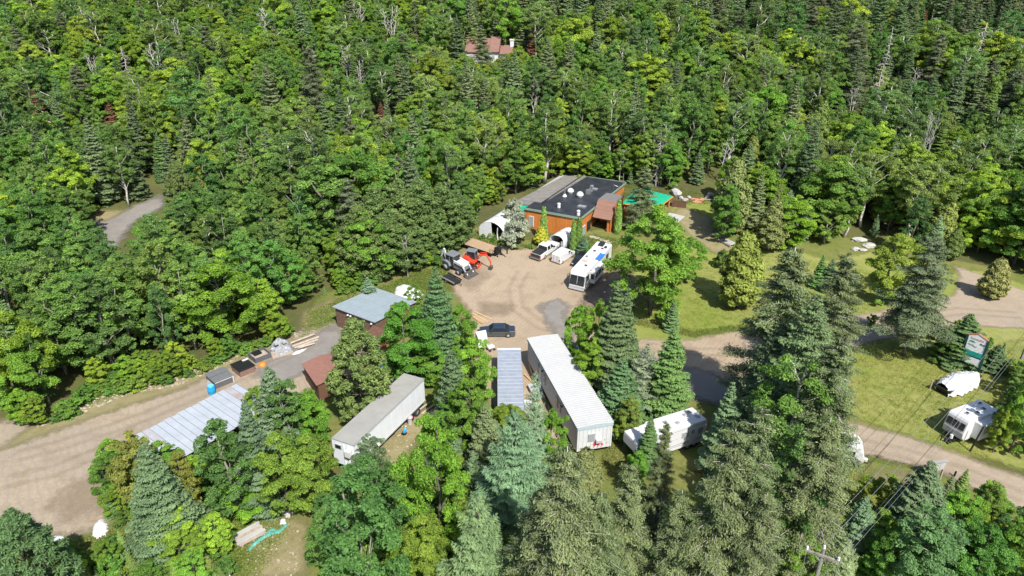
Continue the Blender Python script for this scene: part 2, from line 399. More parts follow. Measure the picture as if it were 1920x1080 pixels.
# ---------------------------------------------------------------- tree prototypes (crown and trunk meshes, shared by every tree of a kind)
def unit(v): return v / np.maximum(np.linalg.norm(v, axis=1, keepdims=True), 1e-9)
def leaf_mesh(name, pos, nrm, along, hl, hw, tone, m):
    """one small four-cornered leaf or needle spray at every position"""
    n = len(pos)
    nrm = unit(nrm); a = along - nrm * (along * nrm).sum(1, keepdims=True); a = unit(a); b = np.cross(nrm, a)
    hl = np.asarray(hl).reshape(-1, 1) * np.ones((n, 1)); hw = np.asarray(hw).reshape(-1, 1) * np.ones((n, 1))
    V = np.empty((n, 4, 3), np.float32)
    V[:, 0] = pos - a * hl; V[:, 1] = pos + b * hw + a * hl * 0.15; V[:, 2] = pos + a * hl - nrm * hl * 0.25; V[:, 3] = pos - b * hw + a * hl * 0.15
    me = bpy.data.meshes.new(name)
    me.vertices.add(n * 4); me.vertices.foreach_set('co', V.ravel())
    me.loops.add(n * 4); me.loops.foreach_set('vertex_index', np.arange(n * 4, dtype=np.int32))
    me.polygons.add(n); me.polygons.foreach_set('loop_start', np.arange(n, dtype=np.int32) * 4)
    me.update()
    at = me.attributes.new('tone', 'FLOAT', 'POINT'); at.data.foreach_set('value', np.repeat(np.clip(tone, 0, 1), 4).astype(np.float32))
    me.materials.append(MATS[m])
    return me
def wood_mesh(name, limbs, m):
    b = MB()
    for pts, rs, k in limbs: b.tube(pts, rs, k)
    me = bpy.data.meshes.new(name); me.from_pydata(b.v, [], b.f)
    me.polygons.foreach_set('use_smooth', [True] * len(me.polygons))
    me.materials.append(MATS[m]); return me
def bent(rg, a, b, k=4, j=0.06, sag=0.0):
    a, b = np.array(a, float), np.array(b, float); L = np.linalg.norm(b - a); out = []
    for i in range(k + 1):
        t = i / k; p = a + (b - a) * t
        if 0 < i < k: p = p + rg.normal(0, j * L, 3) * np.array([1, 1, 0.5])
        p[2] += sag * L * math.sin(math.pi * t); out.append(p)
    return out
def broadleaf(seed, H, R, base, n_lobe, n_leaf, lsize, kind, bark, rl=(0.26, 0.40), limb=1.0, flat=0.55, per=5, loose=1.0):
    """crown of leafy boughs: each bough a cluster of flattened leaf clumps, with gaps between the boughs"""
    rg = np.random.default_rng(seed)
    pos, nr, tn, al, cl = [], [], [], [], []
    Hc = H - base
    ph = rg.uniform(0, 6.28, 4)
    for i in range(n_lobe):
        t = ((i + rg.uniform(0.1, 0.9)) / n_lobe) ** 0.92
        if kind == 'round': prof = math.sqrt(max(0.0, 1 - (2 * t - 0.86) ** 2 * 0.9))
        elif kind == 'tall': prof = (0.62 + 0.75 * t) if t < 0.35 else math.sqrt(max(0.01, 1 - ((t - 0.35) / 0.66) ** 2)) * 0.88
        elif kind == 'vase': prof = 0.42 + 0.58 * math.sin(min(1, t * 1.12) * math.pi * 0.85)
        else: prof = 1 - 0.75 * t
        th = i * 2.39996 + rg.normal(0, 0.35)
        asym = 1 + 0.20 * math.sin(th + ph[0]) + 0.14 * math.sin(2 * th + ph[1] + 3 * t)
        r = R * rg.uniform(*rl) * (0.55 + 0.45 * prof)
        rad = max(0.0, R * prof * asym * (0.35 + 0.65 * math.sqrt(rg.uniform(0.12, 1))) - r * 0.65)
        c = np.array([rad * math.cos(th), rad * math.sin(th), base + Hc * (0.05 + 0.88 * t) + rg.normal(0, 0.02 * H)])
        cl.append((c, r)); lt = rg.normal(0, 0.09)
        out = c * np.array([1, 1, 0]); out = out / (np.linalg.norm(out) + 0.5)
        for k in range(per):
            off = unit(rg.normal(0, 1, (1, 3)) + out * 0.5)[0] * r * rg.uniform(0.3, 0.85) * np.array([1, 1, 0.55])
            cc = c + off; rc = r * rg.uniform(0.34, 0.58)
            m = max(10, int(n_leaf * (rc / (R * 0.15)) ** 1.7))
            d = unit(rg.normal(0, 1, (m, 3))); d[:, 2] = np.where(d[:, 2] < -0.2, -d[:, 2] * 0.7, d[:, 2])
            rr = rc * (0.55 + 0.55 * loose * rg.uniform(0, 1, m) ** 0.8)[:, None]
            p = cc + d * rr * np.array([1, 1, flat]) ; p[:, 2] -= 0.22 * rc * np.hypot(d[:, 0], d[:, 1]) ** 2
            pos.append(p); nr.append(d * 0.6 + np.array([0, 0, 0.7]) + out * 0.2 + rg.normal(0, 0.5, (m, 3))); al.append(rg.normal(0, 1, (m, 3)))
            tn.append(np.clip(0.5 + lt + rg.normal(0, 0.08) + rg.normal(0, 0.17, m), 0, 1))
    pos, nr, al, tn = map(np.concatenate, (pos, nr, al, tn))
    keep = pos[:, 2] > 0.15
    pos, nr, al, tn = pos[keep], nr[keep], al[keep], tn[keep]
    s = lsize * rg.uniform(0.65, 1.35, len(pos))
    crown = leaf_mesh('crown', pos, nr, al, s, s * 0.62, tn, 'foliage')
    tr = H * 0.013 + 0.03
    top = np.array([rg.normal(0, 0.03) * H, rg.normal(0, 0.03) * H, base + Hc * 0.88])
    stem = bent(rg, (0, 0, -0.4), top, 6, 0.018)
    limbs = [(stem, [tr * (1.15 - 0.95 * i / 6) for i in range(7)], 7)]
    for c, r in [cl[i] for i in rg.permutation(len(cl))[:int(16 * limb)]]:
        z0 = max(base * 0.7, c[2] - 0.6 * np.hypot(c[0], c[1]) - 0.08 * H); k = min(5.9, max(0, z0 / top[2] * 6)); i0 = int(k)
        a = stem[i0] + (stem[min(6, i0 + 1)] - stem[i0]) * (k - i0)
        limbs.append((bent(rg, a, c + np.array([0, 0, 0.1 * r]), 3, 0.05, 0.05), [tr * 0.42, tr * 0.32, tr * 0.2, tr * 0.07], 5))
    return crown, wood_mesh('trunk', limbs, bark)
def old_conifer(seed, H, R, base=0.08, gap=0.68, nb=7, per=54, pw=0.72, dead=16):
    """old spruce: uneven drooping limbs carrying separate tufts, bare grey limbs between them"""
    rg = np.random.default_rng(seed); pos, nr, al, tn = [], [], [], []
    tr = H * 0.012 + 0.04; stem = bent(rg, (0, 0, -0.4), (rg.normal(0, 0.01) * H, rg.normal(0, 0.01) * H, H * 0.985), 6, 0.004)
    limbs = [(stem, [tr * (1.1 - 1.02 * i / 6) + 0.012 for i in range(7)], 6)]
    z = base * H; w = 0
    while z < H * 0.985:
        t = (z / H - base) / (1 - base); Lm = R * ((1 - t) ** pw) * (0.7 + 0.3 * min(1, t / 0.15)) + 0.15
        k = max(4, int(round(nb * (0.75 + 0.25 * (1 - t)))))
        for j in range(k):
            if rg.uniform() < 0.10: continue
            L = max(0.2, Lm * (1 + rg.normal(0, 0.24))); th = 6.2832 * (j + 0.5 * (w % 2)) / k + rg.normal(0, 0.3)
            u = np.array([math.cos(th), math.sin(th), 0]); sd = np.array([-u[1], u[0], 0]); z0 = z + rg.normal(0, gap * 0.4); up = 0.5 * (t - 0.4)
            hgt = lambda q: z0 + L * (up * q - 0.30 * q ** 1.4 + 0.14 * q ** 4)
            lt = rg.normal(0, 0.10)
            nt = max(2, int(2.2 + 3.2 * L))
            for i in range(nt):
                q = 0.22 + 0.78 * (i + rg.uniform(0.2, 0.8)) / nt; lat = rg.normal(0, 0.13) * L * (1.15 - 0.6 * q)
                c = u * L * q + sd * lat; c[2] = hgt(q) - 0.25 * abs(lat) - rg.uniform(0, 0.12)
                m = int(per * rg.uniform(0.6, 1.3)); sg = 0.10 + 0.065 * min(L, 2.2)
                p = c + rg.normal(0, 1, (m, 3)) * np.array([sg, sg, sg * 0.36]) + u * rg.uniform(-0.1, 0.25, (m, 1)); p[:, 2] -= rg.uniform(0, 0.25, m) ** 2 * 2
                pos.append(p); nr.append(np.array([0, 0, 0.9]) + u * 0.35 + rg.normal(0, 0.38, (m, 3))); al.append(u * 0.8 + np.array([0, 0, -0.35]) + rg.normal(0, 0.6, (m, 3)))
                tn.append(np.clip(0.47 + lt + rg.normal(0, 0.08) + rg.normal(0, 0.16, m), 0, 1))
            if L > 0.6: limbs.append(([(0, 0, z0), tuple(u * L * 0.5 + np.array([0, 0, hgt(0.5)])), tuple(u * L * 0.95 + np.array([0, 0, hgt(0.95)]))], [0.045, 0.03, 0.01], 4))
        z += gap * (0.5 + 0.5 * (1 - t)) * rg.uniform(0.8, 1.2); w += 1
    for _ in range(dead):
        z0 = H * rg.uniform(0.12, 0.85); t = z0 / H; L = R * (1 - t) ** 0.7 * rg.uniform(0.85, 1.2); th = rg.uniform(0, 6.28)
        e = np.array([math.cos(th) * L, math.sin(th) * L, z0 + rg.uniform(-0.25, 0.15) * L]); limbs.append((bent(rg, (0, 0, z0), e, 3, 0.07), [0.07, 0.055, 0.035, 0.012], 4))
        for q in range(4):
            a = np.array([0, 0, z0]) + (e - np.array([0, 0, z0])) * rg.uniform(0.4, 0.95); limbs.append((bent(rg, a, a + rg.normal(0, 0.2 * L, 3), 2, 0.1), [0.03, 0.02, 0.008], 3))
    pos, nr, al, tn = map(np.concatenate, (pos, nr, al, tn)); s = rg.uniform(0.7, 1.3, len(pos))
    return leaf_mesh('crown', pos, nr, al, 0.112 * s, 0.036 * s, tn, 'needles'), wood_mesh('trunk', limbs, 'dead_wood')
def conifer(seed, H, R, base=0.06, gap=0.34, nb=8, dens=1.0, pw=0.85, droop=0.18, spray=(0.26, 0.085), rough=0.18, miss=0.06, dead=0, bark='grey_bark', curl=0.10, wide=0.30, clumpy=0.0, hang=0.25, jit=0.30):
    rg = np.random.default_rng(seed)
    pos, nr, al, tn, sc = [], [], [], [], []
    limbs = []; tr = H * 0.012 + 0.03
    stem = bent(rg, (0, 0, -0.4), (rg.normal(0, 0.012) * H, rg.normal(0, 0.012) * H, H * 0.985), 6, 0.004)
    limbs.append((stem, [tr * (1.1 - 1.02 * i / 6) + 0.012 for i in range(7)], 6))
    z = base * H; w = 0
    while z < H * 0.985:
        t = (z / H - base) / (1 - base)
        Lm = R * ((1 - t) ** pw) * (0.62 + 0.38 * min(1, t / 0.14)) + 0.10
        k = max(4, int(round(nb * (0.7 + 0.3 * (1 - t)))))
        for j in range(k):
            if rg.uniform() < miss: continue
            L = Lm * (1 + rg.normal(0, rough)); L = max(0.12, L)
            th = 6.2832 * (j + 0.5 * (w % 2)) / k + rg.normal(0, 0.22)
            u = np.array([math.cos(th), math.sin(th), 0]); sd = np.array([-u[1], u[0], 0])
            z0 = z + rg.normal(0, gap * 0.35)
            up = 0.55 * (t - 0.35)
            m = max(4, int(dens * (11 * L + 26 * L * L * wide)))
            s = rg.uniform(0.16 + clumpy * 0.3, 1, m) ** (0.75 - 0.3 * clumpy)
            wd = wide * L * (0.25 + 1.0 * np.sin(np.clip(s, 0, 1) * math.pi * 0.86)) * 0.9
            lat = rg.uniform(-1, 1, m) * wd
            ss = s - 0.35 * np.abs(lat) / max(L, 0.1)
            h = z0 + L * (up * ss - droop * ss ** 1.5 + curl * ss ** 4) - hang * np.abs(lat) * (0.4 + 0.6 * s) + rg.normal(0, 0.03 + 0.05 * L * clumpy, m)
            p = u * (L * ss)[:, None] + sd * lat[:, None]; p[:, 2] = h
            pos.append(p)
            nr.append(np.array([0, 0, 1.0]) + u * 0.28 + rg.normal(0, jit, (m, 3)) + sd * (lat / (wd + 1e-6) * 0.35)[:, None])
            al.append(u * (0.75) + sd * (np.sign(lat) * 0.75)[:, None] + np.array([0, 0, -0.18]) + rg.normal(0, 0.3, (m, 3)))
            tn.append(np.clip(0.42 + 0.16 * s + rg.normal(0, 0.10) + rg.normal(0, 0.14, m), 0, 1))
            sc.append(np.full(m, 0.72 + 0.38 * min(1, L / 1.5)))
            if L > 0.7 and j % 2 == 0:
                limbs.append(([(0, 0, z0), tuple(u * L * 0.5 + np.array([0, 0, z0 + L * (up * 0.5 - droop * 0.35)])), tuple(u * L * 0.92 + np.array([0, 0, z0 + L * (up * 0.92 - droop * 0.88 + curl * 0.7)]))], [0.035, 0.022, 0.008], 4))
        z += gap * (0.55 + 0.45 * (1 - t)) * rg.uniform(0.85, 1.15); w += 1
    for _ in range(dead):
        z0 = H * rg.uniform(0.12, 0.8); t = z0 / H; L = R * (1 - t) ** 0.7 * rg.uniform(0.8, 1.15); th = rg.uniform(0, 6.28)
        u = np.array([math.cos(th), math.sin(th), 0])
        e = u * L + np.array([0, 0, z0 + rg.uniform(-0.25, 0.15) * L]); limbs.append((bent(rg, (0, 0, z0), e, 3, 0.07), [0.06, 0.045, 0.03, 0.012], 4))
        for q in range(3):
            a = np.array([0, 0, z0]) + (e - np.array([0, 0, z0])) * rg.uniform(0.4, 0.9)
            limbs.append((bent(rg, a, a + rg.normal(0, 0.22 * L, 3), 2, 0.1), [0.025, 0.018, 0.008], 3))
    pos, nr, al, tn, sc = map(np.concatenate, (pos, nr, al, tn, sc))
    s = rg.uniform(0.75, 1.3, len(pos)) * sc
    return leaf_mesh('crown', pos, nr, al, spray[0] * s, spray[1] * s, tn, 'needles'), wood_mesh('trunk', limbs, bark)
def pine(seed, H, R, base=0.12, n_t=190, per=130):
    rg = np.random.default_rng(seed); pos, nr, al, tn = [], [], [], []
    tr = H * 0.014 + 0.03; stem = bent(rg, (0, 0, -0.4), (0, 0, H * 0.96), 6, 0.006)
    limbs = [(stem, [tr * (1.1 - 1.0 * i / 6) + 0.012 for i in range(7)], 6)]
    for i in range(n_t):
        t = ((i + rg.uniform()) / n_t) ** 0.95; th = i * 2.39996 + rg.normal(0, 0.35)
        prof = (0.72 + 0.5 * t) if t < 0.3 else 0.9 * (1 - ((t - 0.3) / 0.72) ** 1.7) + 0.03
        rad = R * prof * (0.45 + 0.6 * math.sqrt(rg.uniform(0.05, 1))); r = R * rg.uniform(0.13, 0.2)
        c = np.array([rad * math.cos(th), rad * math.sin(th), H * (base + (0.96 - base) * t) + rg.normal(0, 0.2)])
        d = unit(rg.normal(0, 1, (per, 3)) + np.array([0, 0, 0.55]))
        p = c + d * r * rg.uniform(0.35, 1.0, (per, 1)) * np.array([1, 1, 0.8])
        pos.append(p); al.append(d + rg.normal(0, 0.35, (per, 3))); nr.append(np.array([0, 0, 0.7]) + d * 0.5 + rg.normal(0, 0.5, (per, 3)))
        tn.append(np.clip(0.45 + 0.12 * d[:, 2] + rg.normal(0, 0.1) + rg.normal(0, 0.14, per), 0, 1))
        if i % 3 == 0: limbs.append((bent(rg, (0, 0, max(0.3, c[2] - 0.25 * rad)), c, 2, 0.05), [0.05, 0.03, 0.012], 4))
    pos, nr, al, tn = map(np.concatenate, (pos, nr, al, tn)); s = rg.uniform(0.75, 1.3, len(pos))
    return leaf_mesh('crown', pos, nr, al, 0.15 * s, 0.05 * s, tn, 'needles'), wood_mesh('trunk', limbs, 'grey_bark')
def cedar(seed, H, R, base=0.03, n=9000, pw=0.75, lump=0.2, full=0.25):
    rg = np.random.default_rng(seed)
    t = 1 - np.sqrt(1 - rg.uniform(0, 0.995, n)); th = rg.uniform(0, 6.2832, n)
    prof = np.minimum(1, 0.6 + t / full * 0.4) * (1 - t) ** pw
    k = rg.uniform(0, 6.28, 8)
    lm = 1 + lump * (np.sin(th * 3 + t * 14 + k[0]) * np.sin(t * 23 + k[1] + th) + 0.6 * np.sin(th * 6 + k[2] - t * 30))
    rad = R * prof * lm * (1 - 0.35 * rg.uniform(0, 1, n) ** 2) + 0.04
    u = np.stack([np.cos(th), np.sin(th), np.zeros(n)], 1)
    pos = u * rad[:, None]; pos[:, 2] = H * (base + (1 - base) * t) + rg.normal(0, 0.04 * H * 0.3, n)
    nr = u * 0.75 + np.array([0, 0, 0.6]) + rg.normal(0, 0.42, (n, 3)); al = u * 0.55 + np.array([0, 0, 0.6]) + rg.normal(0, 0.4, (n, 3))
    tn = np.clip(0.5 + 0.22 * (lm - 1) / max(lump, 0.01) * 0.5 + rg.normal(0, 0.17, n), 0, 1)
    s = (0.10 + 0.018 * R) * rg.uniform(0.75, 1.35, n)
    return leaf_mesh('crown', pos, nr, al, s * 1.25, s * 0.6, tn, 'needles'), wood_mesh('trunk', [(bent(rg, (0, 0, -0.4), (0, 0, H * 0.8), 4, 0.01), [0.02 * H * (1.1 - 0.24 * i) for i in range(5)], 6)], 'grey_bark')
def bare(seed, H, R, n=16, conical=False, bark='dead_wood', forks=1):
    rg = np.random.default_rng(seed); trunk, br = [], []
    tr = H * 0.016 + 0.04
    for f in range(forks):
        lean = np.array([rg.normal(0, 0.10 if forks > 1 else 0.03), rg.normal(0, 0.10 if forks > 1 else 0.03), 1]) * H
        lean[2] = H * rg.uniform(0.85, 1)
        stem = bent(rg, (rg.normal(0, 0.1), rg.normal(0, 0.1), -0.4), lean, 6, 0.02)
        trunk.append((stem, [tr * (1.1 - 0.95 * i / 6) + 0.01 for i in range(7)], 6))
        for i in range(n):
            t = (0.15 if conical else 0.38) + (0.8 if conical else 0.58) * (i + rg.uniform()) / n
            k = t * 6; i0 = min(5, int(k)); a = stem[i0] + (stem[i0 + 1] - stem[i0]) * (k - i0)
            L = R * ((1 - t) ** 0.8 + 0.1 if conical else (1.15 - 0.75 * t)) * rg.uniform(0.6, 1.15); th = i * 2.4 + rg.normal(0, 0.4)
            rise = rg.uniform(-0.35, 0.05) if conical else rg.uniform(0.5, 1.3)
            e = a + np.array([math.cos(th), math.sin(th), rise]) * L * (0.8 if not conical else 1)
            br.append((bent(rg, a, e, 3, 0.07), [tr * 0.4, tr * 0.3, tr * 0.2, 0.012], 4))
            for q in range(5):
                a2 = a + (e - a) * rg.uniform(0.35, 0.95); d2 = (e - a) * rg.uniform(0.2, 0.45) + rg.normal(0, 0.22 * L, 3)
                br.append((bent(rg, a2, a2 + d2, 2, 0.08), [tr * 0.16, tr * 0.12, 0.008], 3))
    return wood_mesh('branches', br, bark), wood_mesh('trunk', trunk, bark)

PROTO = {}
def proto(kind, H, R, makers):
    PROTO[kind] = []
    for m in makers:
        crown, trunk = m(); n = len(crown.vertices); co = np.empty(n * 3, np.float32); crown.vertices.foreach_get('co', co); co = co.reshape(-1, 3)
        PROTO[kind].append((float(np.percentile(co[:, 2], 99.9)), float(np.percentile(np.hypot(co[:, 0], co[:, 1]), 96.5 if 'dead' not in kind else 99)), crown, trunk))
proto('maple', 11, 4.2, [lambda s=s: broadleaf(100 + s, 11, 4.0, 1.1, 46, 205, 0.098, 'round', 'grey_bark', (0.23, 0.36), limb=0.7, flat=0.65) for s in range(4)])
proto('aspen', 13, 3.4, [lambda s=s: broadleaf(200 + s, 13, 3.4, 1.6, 66, 145, 0.092, 'tall', 'aspen_bark', (0.19, 0.30), limb=0.5, flat=0.95, per=4) for s in range(4)])
proto('birch', 13, 3.3, [lambda s=s: broadleaf(300 + s, 13, 3.3, 4.4, 44, 115, 0.088, 'vase', 'birch_bark', (0.20, 0.32), limb=0.9, flat=0.8, loose=1.3) for s in range(3)])
proto('shrub', 2.4, 1.7, [lambda s=s: broadleaf(400 + s, 2.4, 1.7, 0.05, 14, 60, 0.09, 'round', 'grey_bark', (0.3, 0.5), limb=0.5) for s in range(3)])
proto('spruce', 14, 2.7, [lambda s=s: conifer(500 + s, 14, 2.7, 0.05, 0.36, 8, 2.6, 0.82, 0.22, (0.155, 0.048), 0.18, 0.05, dead=3) for s in range(3)])
proto('old_spruce', 17, 3.6, [lambda s=s: old_conifer(600 + s, 17, 3.6) for s in range(3)])
proto('big_spruce', 16, 4.6, [lambda s=s: conifer(550 + s, 16, 4.6, 0.05, 0.44, 9, 2.3, 0.80, 0.20, (0.135, 0.042), 0.17, 0.05, dead=5, hang=0.3, jit=0.36) for s in range(2)])
proto('stem_spruce', 16, 4.3, [lambda s=s: conifer(580 + s, 16, 4.3, 0.27, 0.50, 8, 2.5, 0.62, 0.24, (0.13, 0.040), 0.26, 0.10, dead=8, hang=0.35, jit=0.42) for s in range(1)])
proto('big_fir', 14, 4.2, [lambda s=s: conifer(750 + s, 14, 4.2, 0.03, 0.46, 8, 2.4, 0.92, 0.12, (0.125, 0.042), 0.13, 0.03, curl=0.07, wide=0.36, hang=0.15, jit=0.34) for s in range(2)])
proto('fir', 11, 2.5, [lambda s=s: conifer(700 + s, 11, 2.5, 0.03, 0.38, 7, 4.6, 0.95, 0.10, (0.125, 0.042), 0.12, 0.02, curl=0.06, wide=0.38, hang=0.12) for s in range(3)])
proto('larch', 12, 2.5, [lambda s=s: conifer(800 + s, 12, 2.5, 0.10, 0.34, 7, 4.2, 0.75, 0.12, (0.14, 0.018), 0.28, 0.10, curl=0.22, wide=0.30, hang=0.75, clumpy=0.2, bark='grey_bark') for s in range(2)])
proto('pine', 11, 2.9, [lambda s=s: pine(900 + s, 11, 2.9) for s in range(3)])
proto('cedar', 8, 2.2, [lambda s=s: cedar(1000 + s, 8, 2.2, 0.12, 11000, 0.62, 0.22) for s in range(2)])
proto('column_cedar', 5, 0.62, [lambda s=s: cedar(1100 + s, 5, 0.62, 0.0, 5200, 0.42, 0.10, 0.12) for s in range(2)])
proto('dead_tree', 14, 3.0, [lambda s=s: bare(1200 + s, 14, 3.0, 11, forks=2 + s % 2, bark='bleached_wood') for s in range(3)])
proto('dead_spruce', 14, 2.4, [lambda s=s: bare(1300 + s, 14, 2.4, 46, True) for s in range(2)])

TINT = dict(
    maple=[(0.105, 0.170, 0.018), (0.090, 0.155, 0.020), (0.140, 0.195, 0.022), (0.075, 0.135, 0.022), (0.125, 0.175, 0.022)],
    aspen=[(0.068, 0.128, 0.026), (0.085, 0.145, 0.030), (0.060, 0.112, 0.030), (0.100, 0.155, 0.034)],
    birch=[(0.090, 0.136, 0.032), (0.110, 0.150, 0.038), (0.080, 0.125, 0.036)],
    shrub=[(0.075, 0.135, 0.022), (0.095, 0.150, 0.024), (0.065, 0.120, 0.024)],
    spruce=[(0.070, 0.100, 0.044), (0.058, 0.088, 0.034), (0.085, 0.108, 0.046)],
    old_spruce=[(0.066, 0.080, 0.038), (0.075, 0.088, 0.042)],
    fir=[(0.070, 0.120, 0.036), (0.058, 0.104, 0.040), (0.084, 0.128, 0.030)],
    larch=[(0.120, 0.175, 0.088), (0.105, 0.165, 0.078)],
    pine=[(0.088, 0.112, 0.032), (0.075, 0.104, 0.030)],
    cedar=[(0.078, 0.102, 0.024), (0.090, 0.108, 0.024)],
    column_cedar=[(0.085, 0.135, 0.026)],
    dead_tree=[(1, 1, 1)], dead_spruce=[(1, 1, 1)])
NAME = dict(maple='maple_tree', aspen='aspen_tree', birch='birch_tree', shrub='leafy_shrub', spruce='spruce_tree', old_spruce='old_spruce_tree', fir='fir_tree',
            larch='larch_tree', pine='pine_tree', cedar='cedar_tree', column_cedar='column_cedar', dead_tree='dead_tree', dead_spruce='dead_conifer')
CAT = dict(shrub='shrub', column_cedar='cedar'); CAT.setdefault('maple', 'tree')
rnd = random.Random(7)
GAIN = 1.88
PLANTED = []
def plant(kind, x, y, H, R=None, tint=None, label=None, group=None, var=None, rz=None, z=None, name=None, shape=None):
    shape = shape or ('big_' + kind if kind in ('spruce', 'fir') and R and R > 2.9 else kind)
    v = rnd.randrange(len(PROTO[shape])) if var is None else var % len(PROTO[shape])
    h0, r0, crown, trunk = PROTO[shape][v]
    sz = H / h0; sx = (R / r0) if R else sz * rnd.uniform(0.9, 1.1)
    t = thing(name or NAME[kind], label, CAT.get(kind, 'tree'), (x, y, float(T(x, y)) if z is None else z), rnd.uniform(0, 6.28) if rz is None else rz, group)
    t.scale = (sx, sx, sz)
    c = tint or rnd.choice(TINT[kind]); q = rnd.uniform(0.92, 1.08) if tint else rnd.uniform(0.78, 1.25)
    for nm, me in (('crown' if 'dead' not in kind else 'branches', crown), ('trunk', trunk)):
        o = bpy.data.objects.new(nm, me); C.objects.link(o); o.parent = t
        if nm == 'crown': o['tint'] = (c[0] * q * GAIN, c[1] * q * GAIN, c[2] * q * GAIN)
    PLANTED.append((x, y, (R or r0 * sx)))
    return t

print('proto tris', {k: [len(p[2].polygons) * 2 + len(p[3].polygons) * 2 for p in v] for k, v in PROTO.items()}, sum(len(p[2].polygons) * 2 + len(p[3].polygons) * 2 for v in PROTO.values() for p in v))
# ---------------------------------------------------------------- building materials
def board_mat(name, c1, c2, per, axis='x', rough=0.7, groove=0.5):
    """stained boards: dark grooves every per metres along one local axis, grain noise between"""
    m, n, l, b = nmat(name)
    b.inputs['Roughness'].default_value = rough; b.inputs['Specular IOR Level'].default_value = 0.25
    tc = n.new('ShaderNodeTexCoord'); sx = n.new('ShaderNodeSeparateXYZ'); l.new(tc.outputs['Object'], sx.inputs[0])
    if axis == 'xy':
        ad = n.new('ShaderNodeMath'); ad.operation = 'ADD'; l.new(sx.outputs[0], ad.inputs[0]); l.new(sx.outputs[1], ad.inputs[1]); src = ad.outputs[0]
    else: src = sx.outputs['xyz'.index(axis)]
    dv = n.new('ShaderNodeMath'); dv.operation = 'DIVIDE'; dv.inputs[1].default_value = per; l.new(src, dv.inputs[0])
    fr_ = n.new('ShaderNodeMath'); fr_.operation = 'FRACT'; l.new(dv.outputs[0], fr_.inputs[0])
    fl = n.new('ShaderNodeMath'); fl.operation = 'FLOOR'; l.new(dv.outputs[0], fl.inputs[0])
    wn_ = n.new('ShaderNodeTexWhiteNoise'); wn_.noise_dimensions = '1D'; l.new(fl.outputs[0], wn_.inputs['W'])
    nz = n.new('ShaderNodeTexNoise'); nz.inputs['Scale'].default_value = 2.2; nz.inputs['Detail'].default_value = 8; nz.inputs['Roughness'].default_value = 0.7
    mp = n.new('ShaderNodeMapping'); mp.inputs['Scale'].default_value = (1, 1, 0.5) if axis != 'z' else (0.4, 0.4, 3)
    l.new(tc.outputs['Object'], mp.inputs[0]); l.new(mp.outputs[0], nz.inputs['Vector'])
    a2 = n.new('ShaderNodeMath'); a2.operation = 'MULTIPLY_ADD'; a2.inputs[1].default_value = 0.5; l.new(wn_.outputs[0], a2.inputs[0]); 
    s2 = n.new('ShaderNodeMapRange'); s2.inputs[1].default_value = 0.3; s2.inputs[2].default_value = 0.7; s2.inputs[4].default_value = 0.6; l.new(nz.outputs['Fac'], s2.inputs[0]); l.new(s2.outputs[0], a2.inputs[2])
    mx = n.new('ShaderNodeMix'); mx.data_type = 'RGBA'; mx.inputs[6].default_value = c1 + (1,); mx.inputs[7].default_value = c2 + (1,); l.new(a2.outputs[0], mx.inputs['Factor'])
    gt = n.new('ShaderNodeMath'); gt.operation = 'LESS_THAN'; gt.inputs[1].default_value = 0.1; l.new(fr_.outputs[0], gt.inputs[0])
    gm = n.new('ShaderNodeMath'); gm.operation = 'MULTIPLY'; gm.inputs[1].default_value = groove; l.new(gt.outputs[0], gm.inputs[0])
    m2 = n.new('ShaderNodeMix'); m2.data_type = 'RGBA'; l.new(gm.outputs[0], m2.inputs['Factor']); l.new(mx.outputs[2], m2.inputs[6]); m2.inputs[7].default_value = tuple(c * 0.25 for c in c1) + (1,)
    l.new(m2.outputs[2], b.inputs['Base Color'])
    return m
board_mat('orange_boards', (0.42, 0.135, 0.025), (0.58, 0.215, 0.055), 0.2, 'xy')
board_mat('brown_shingle', (0.2, 0.105, 0.075), (0.28, 0.16, 0.12), 0.18, 'z', 0.9, 0.3)
board_mat('orange_trim', (0.45, 0.15, 0.04), (0.52, 0.2, 0.06), 0.9, 'z', 0.7, 0.2)
mat('roof_membrane', (0.016, 0.019, 0.027), 0.48, var=0.2, scale=0.5, col2=(0.045, 0.047, 0.055), detail=8)
mat('grey_roof', (0.15, 0.14, 0.13), 0.95, scale=0.8, col2=(0.245, 0.225, 0.20), detail=9)
mat('grey_shingle', (0.16, 0.15, 0.145), 0.95, scale=5, var=0.25)
mat('green_metal', (0.015, 0.36, 0.2), 0.45, var=0.1)
mat('green_trim', (0.2, 0.28, 0.22), 0.6)
mat('white_paint', (0.608, 0.608, 0.601), 0.5, var=0.06, scale=2)
mat('white_fabric', (0.577, 0.585, 0.601), 0.75, var=0.08, scale=1.5, bump=0.3)
mat('grey_fabric', (0.351, 0.359, 0.374), 0.8, var=0.15, scale=2.5, bump=0.3)
mat('dark_void', (0.012, 0.011, 0.01), 0.9)
mat('glass', (0.02, 0.025, 0.03), 0.12, var=0.1, spec=0.6)
mat('pane_grey', (0.28, 0.3, 0.32), 0.2, var=0.1)
mat('galvanised', (0.328, 0.335, 0.343), 0.45, 0.6, var=0.12)
mat('black_steel', (0.018, 0.018, 0.02), 0.5, 0.3, var=0.3)
mat('rubber', (0.022, 0.022, 0.023), 0.9, var=0.2)
mat('concrete', (0.39, 0.382, 0.367), 0.9, var=0.12, scale=1.2)
mat('paving', (0.46, 0.42, 0.36), 0.9, var=0.15, scale=2)
mat('raw_lumber', (0.56, 0.37, 0.17), 0.8, var=0.2, scale=4)
mat('old_lumber', (0.36, 0.3, 0.24), 0.9, var=0.25, scale=3)
mat('brown_wood', (0.12, 0.06, 0.035), 0.85, var=0.3, scale=3)
mat('stone', (0.36, 0.34, 0.32), 0.95, var=0.25, scale=2, bump=0.6)
mat('white_metal', (0.577, 0.585, 0.593), 0.4, 0.0, var=0.05, scale=1.2)
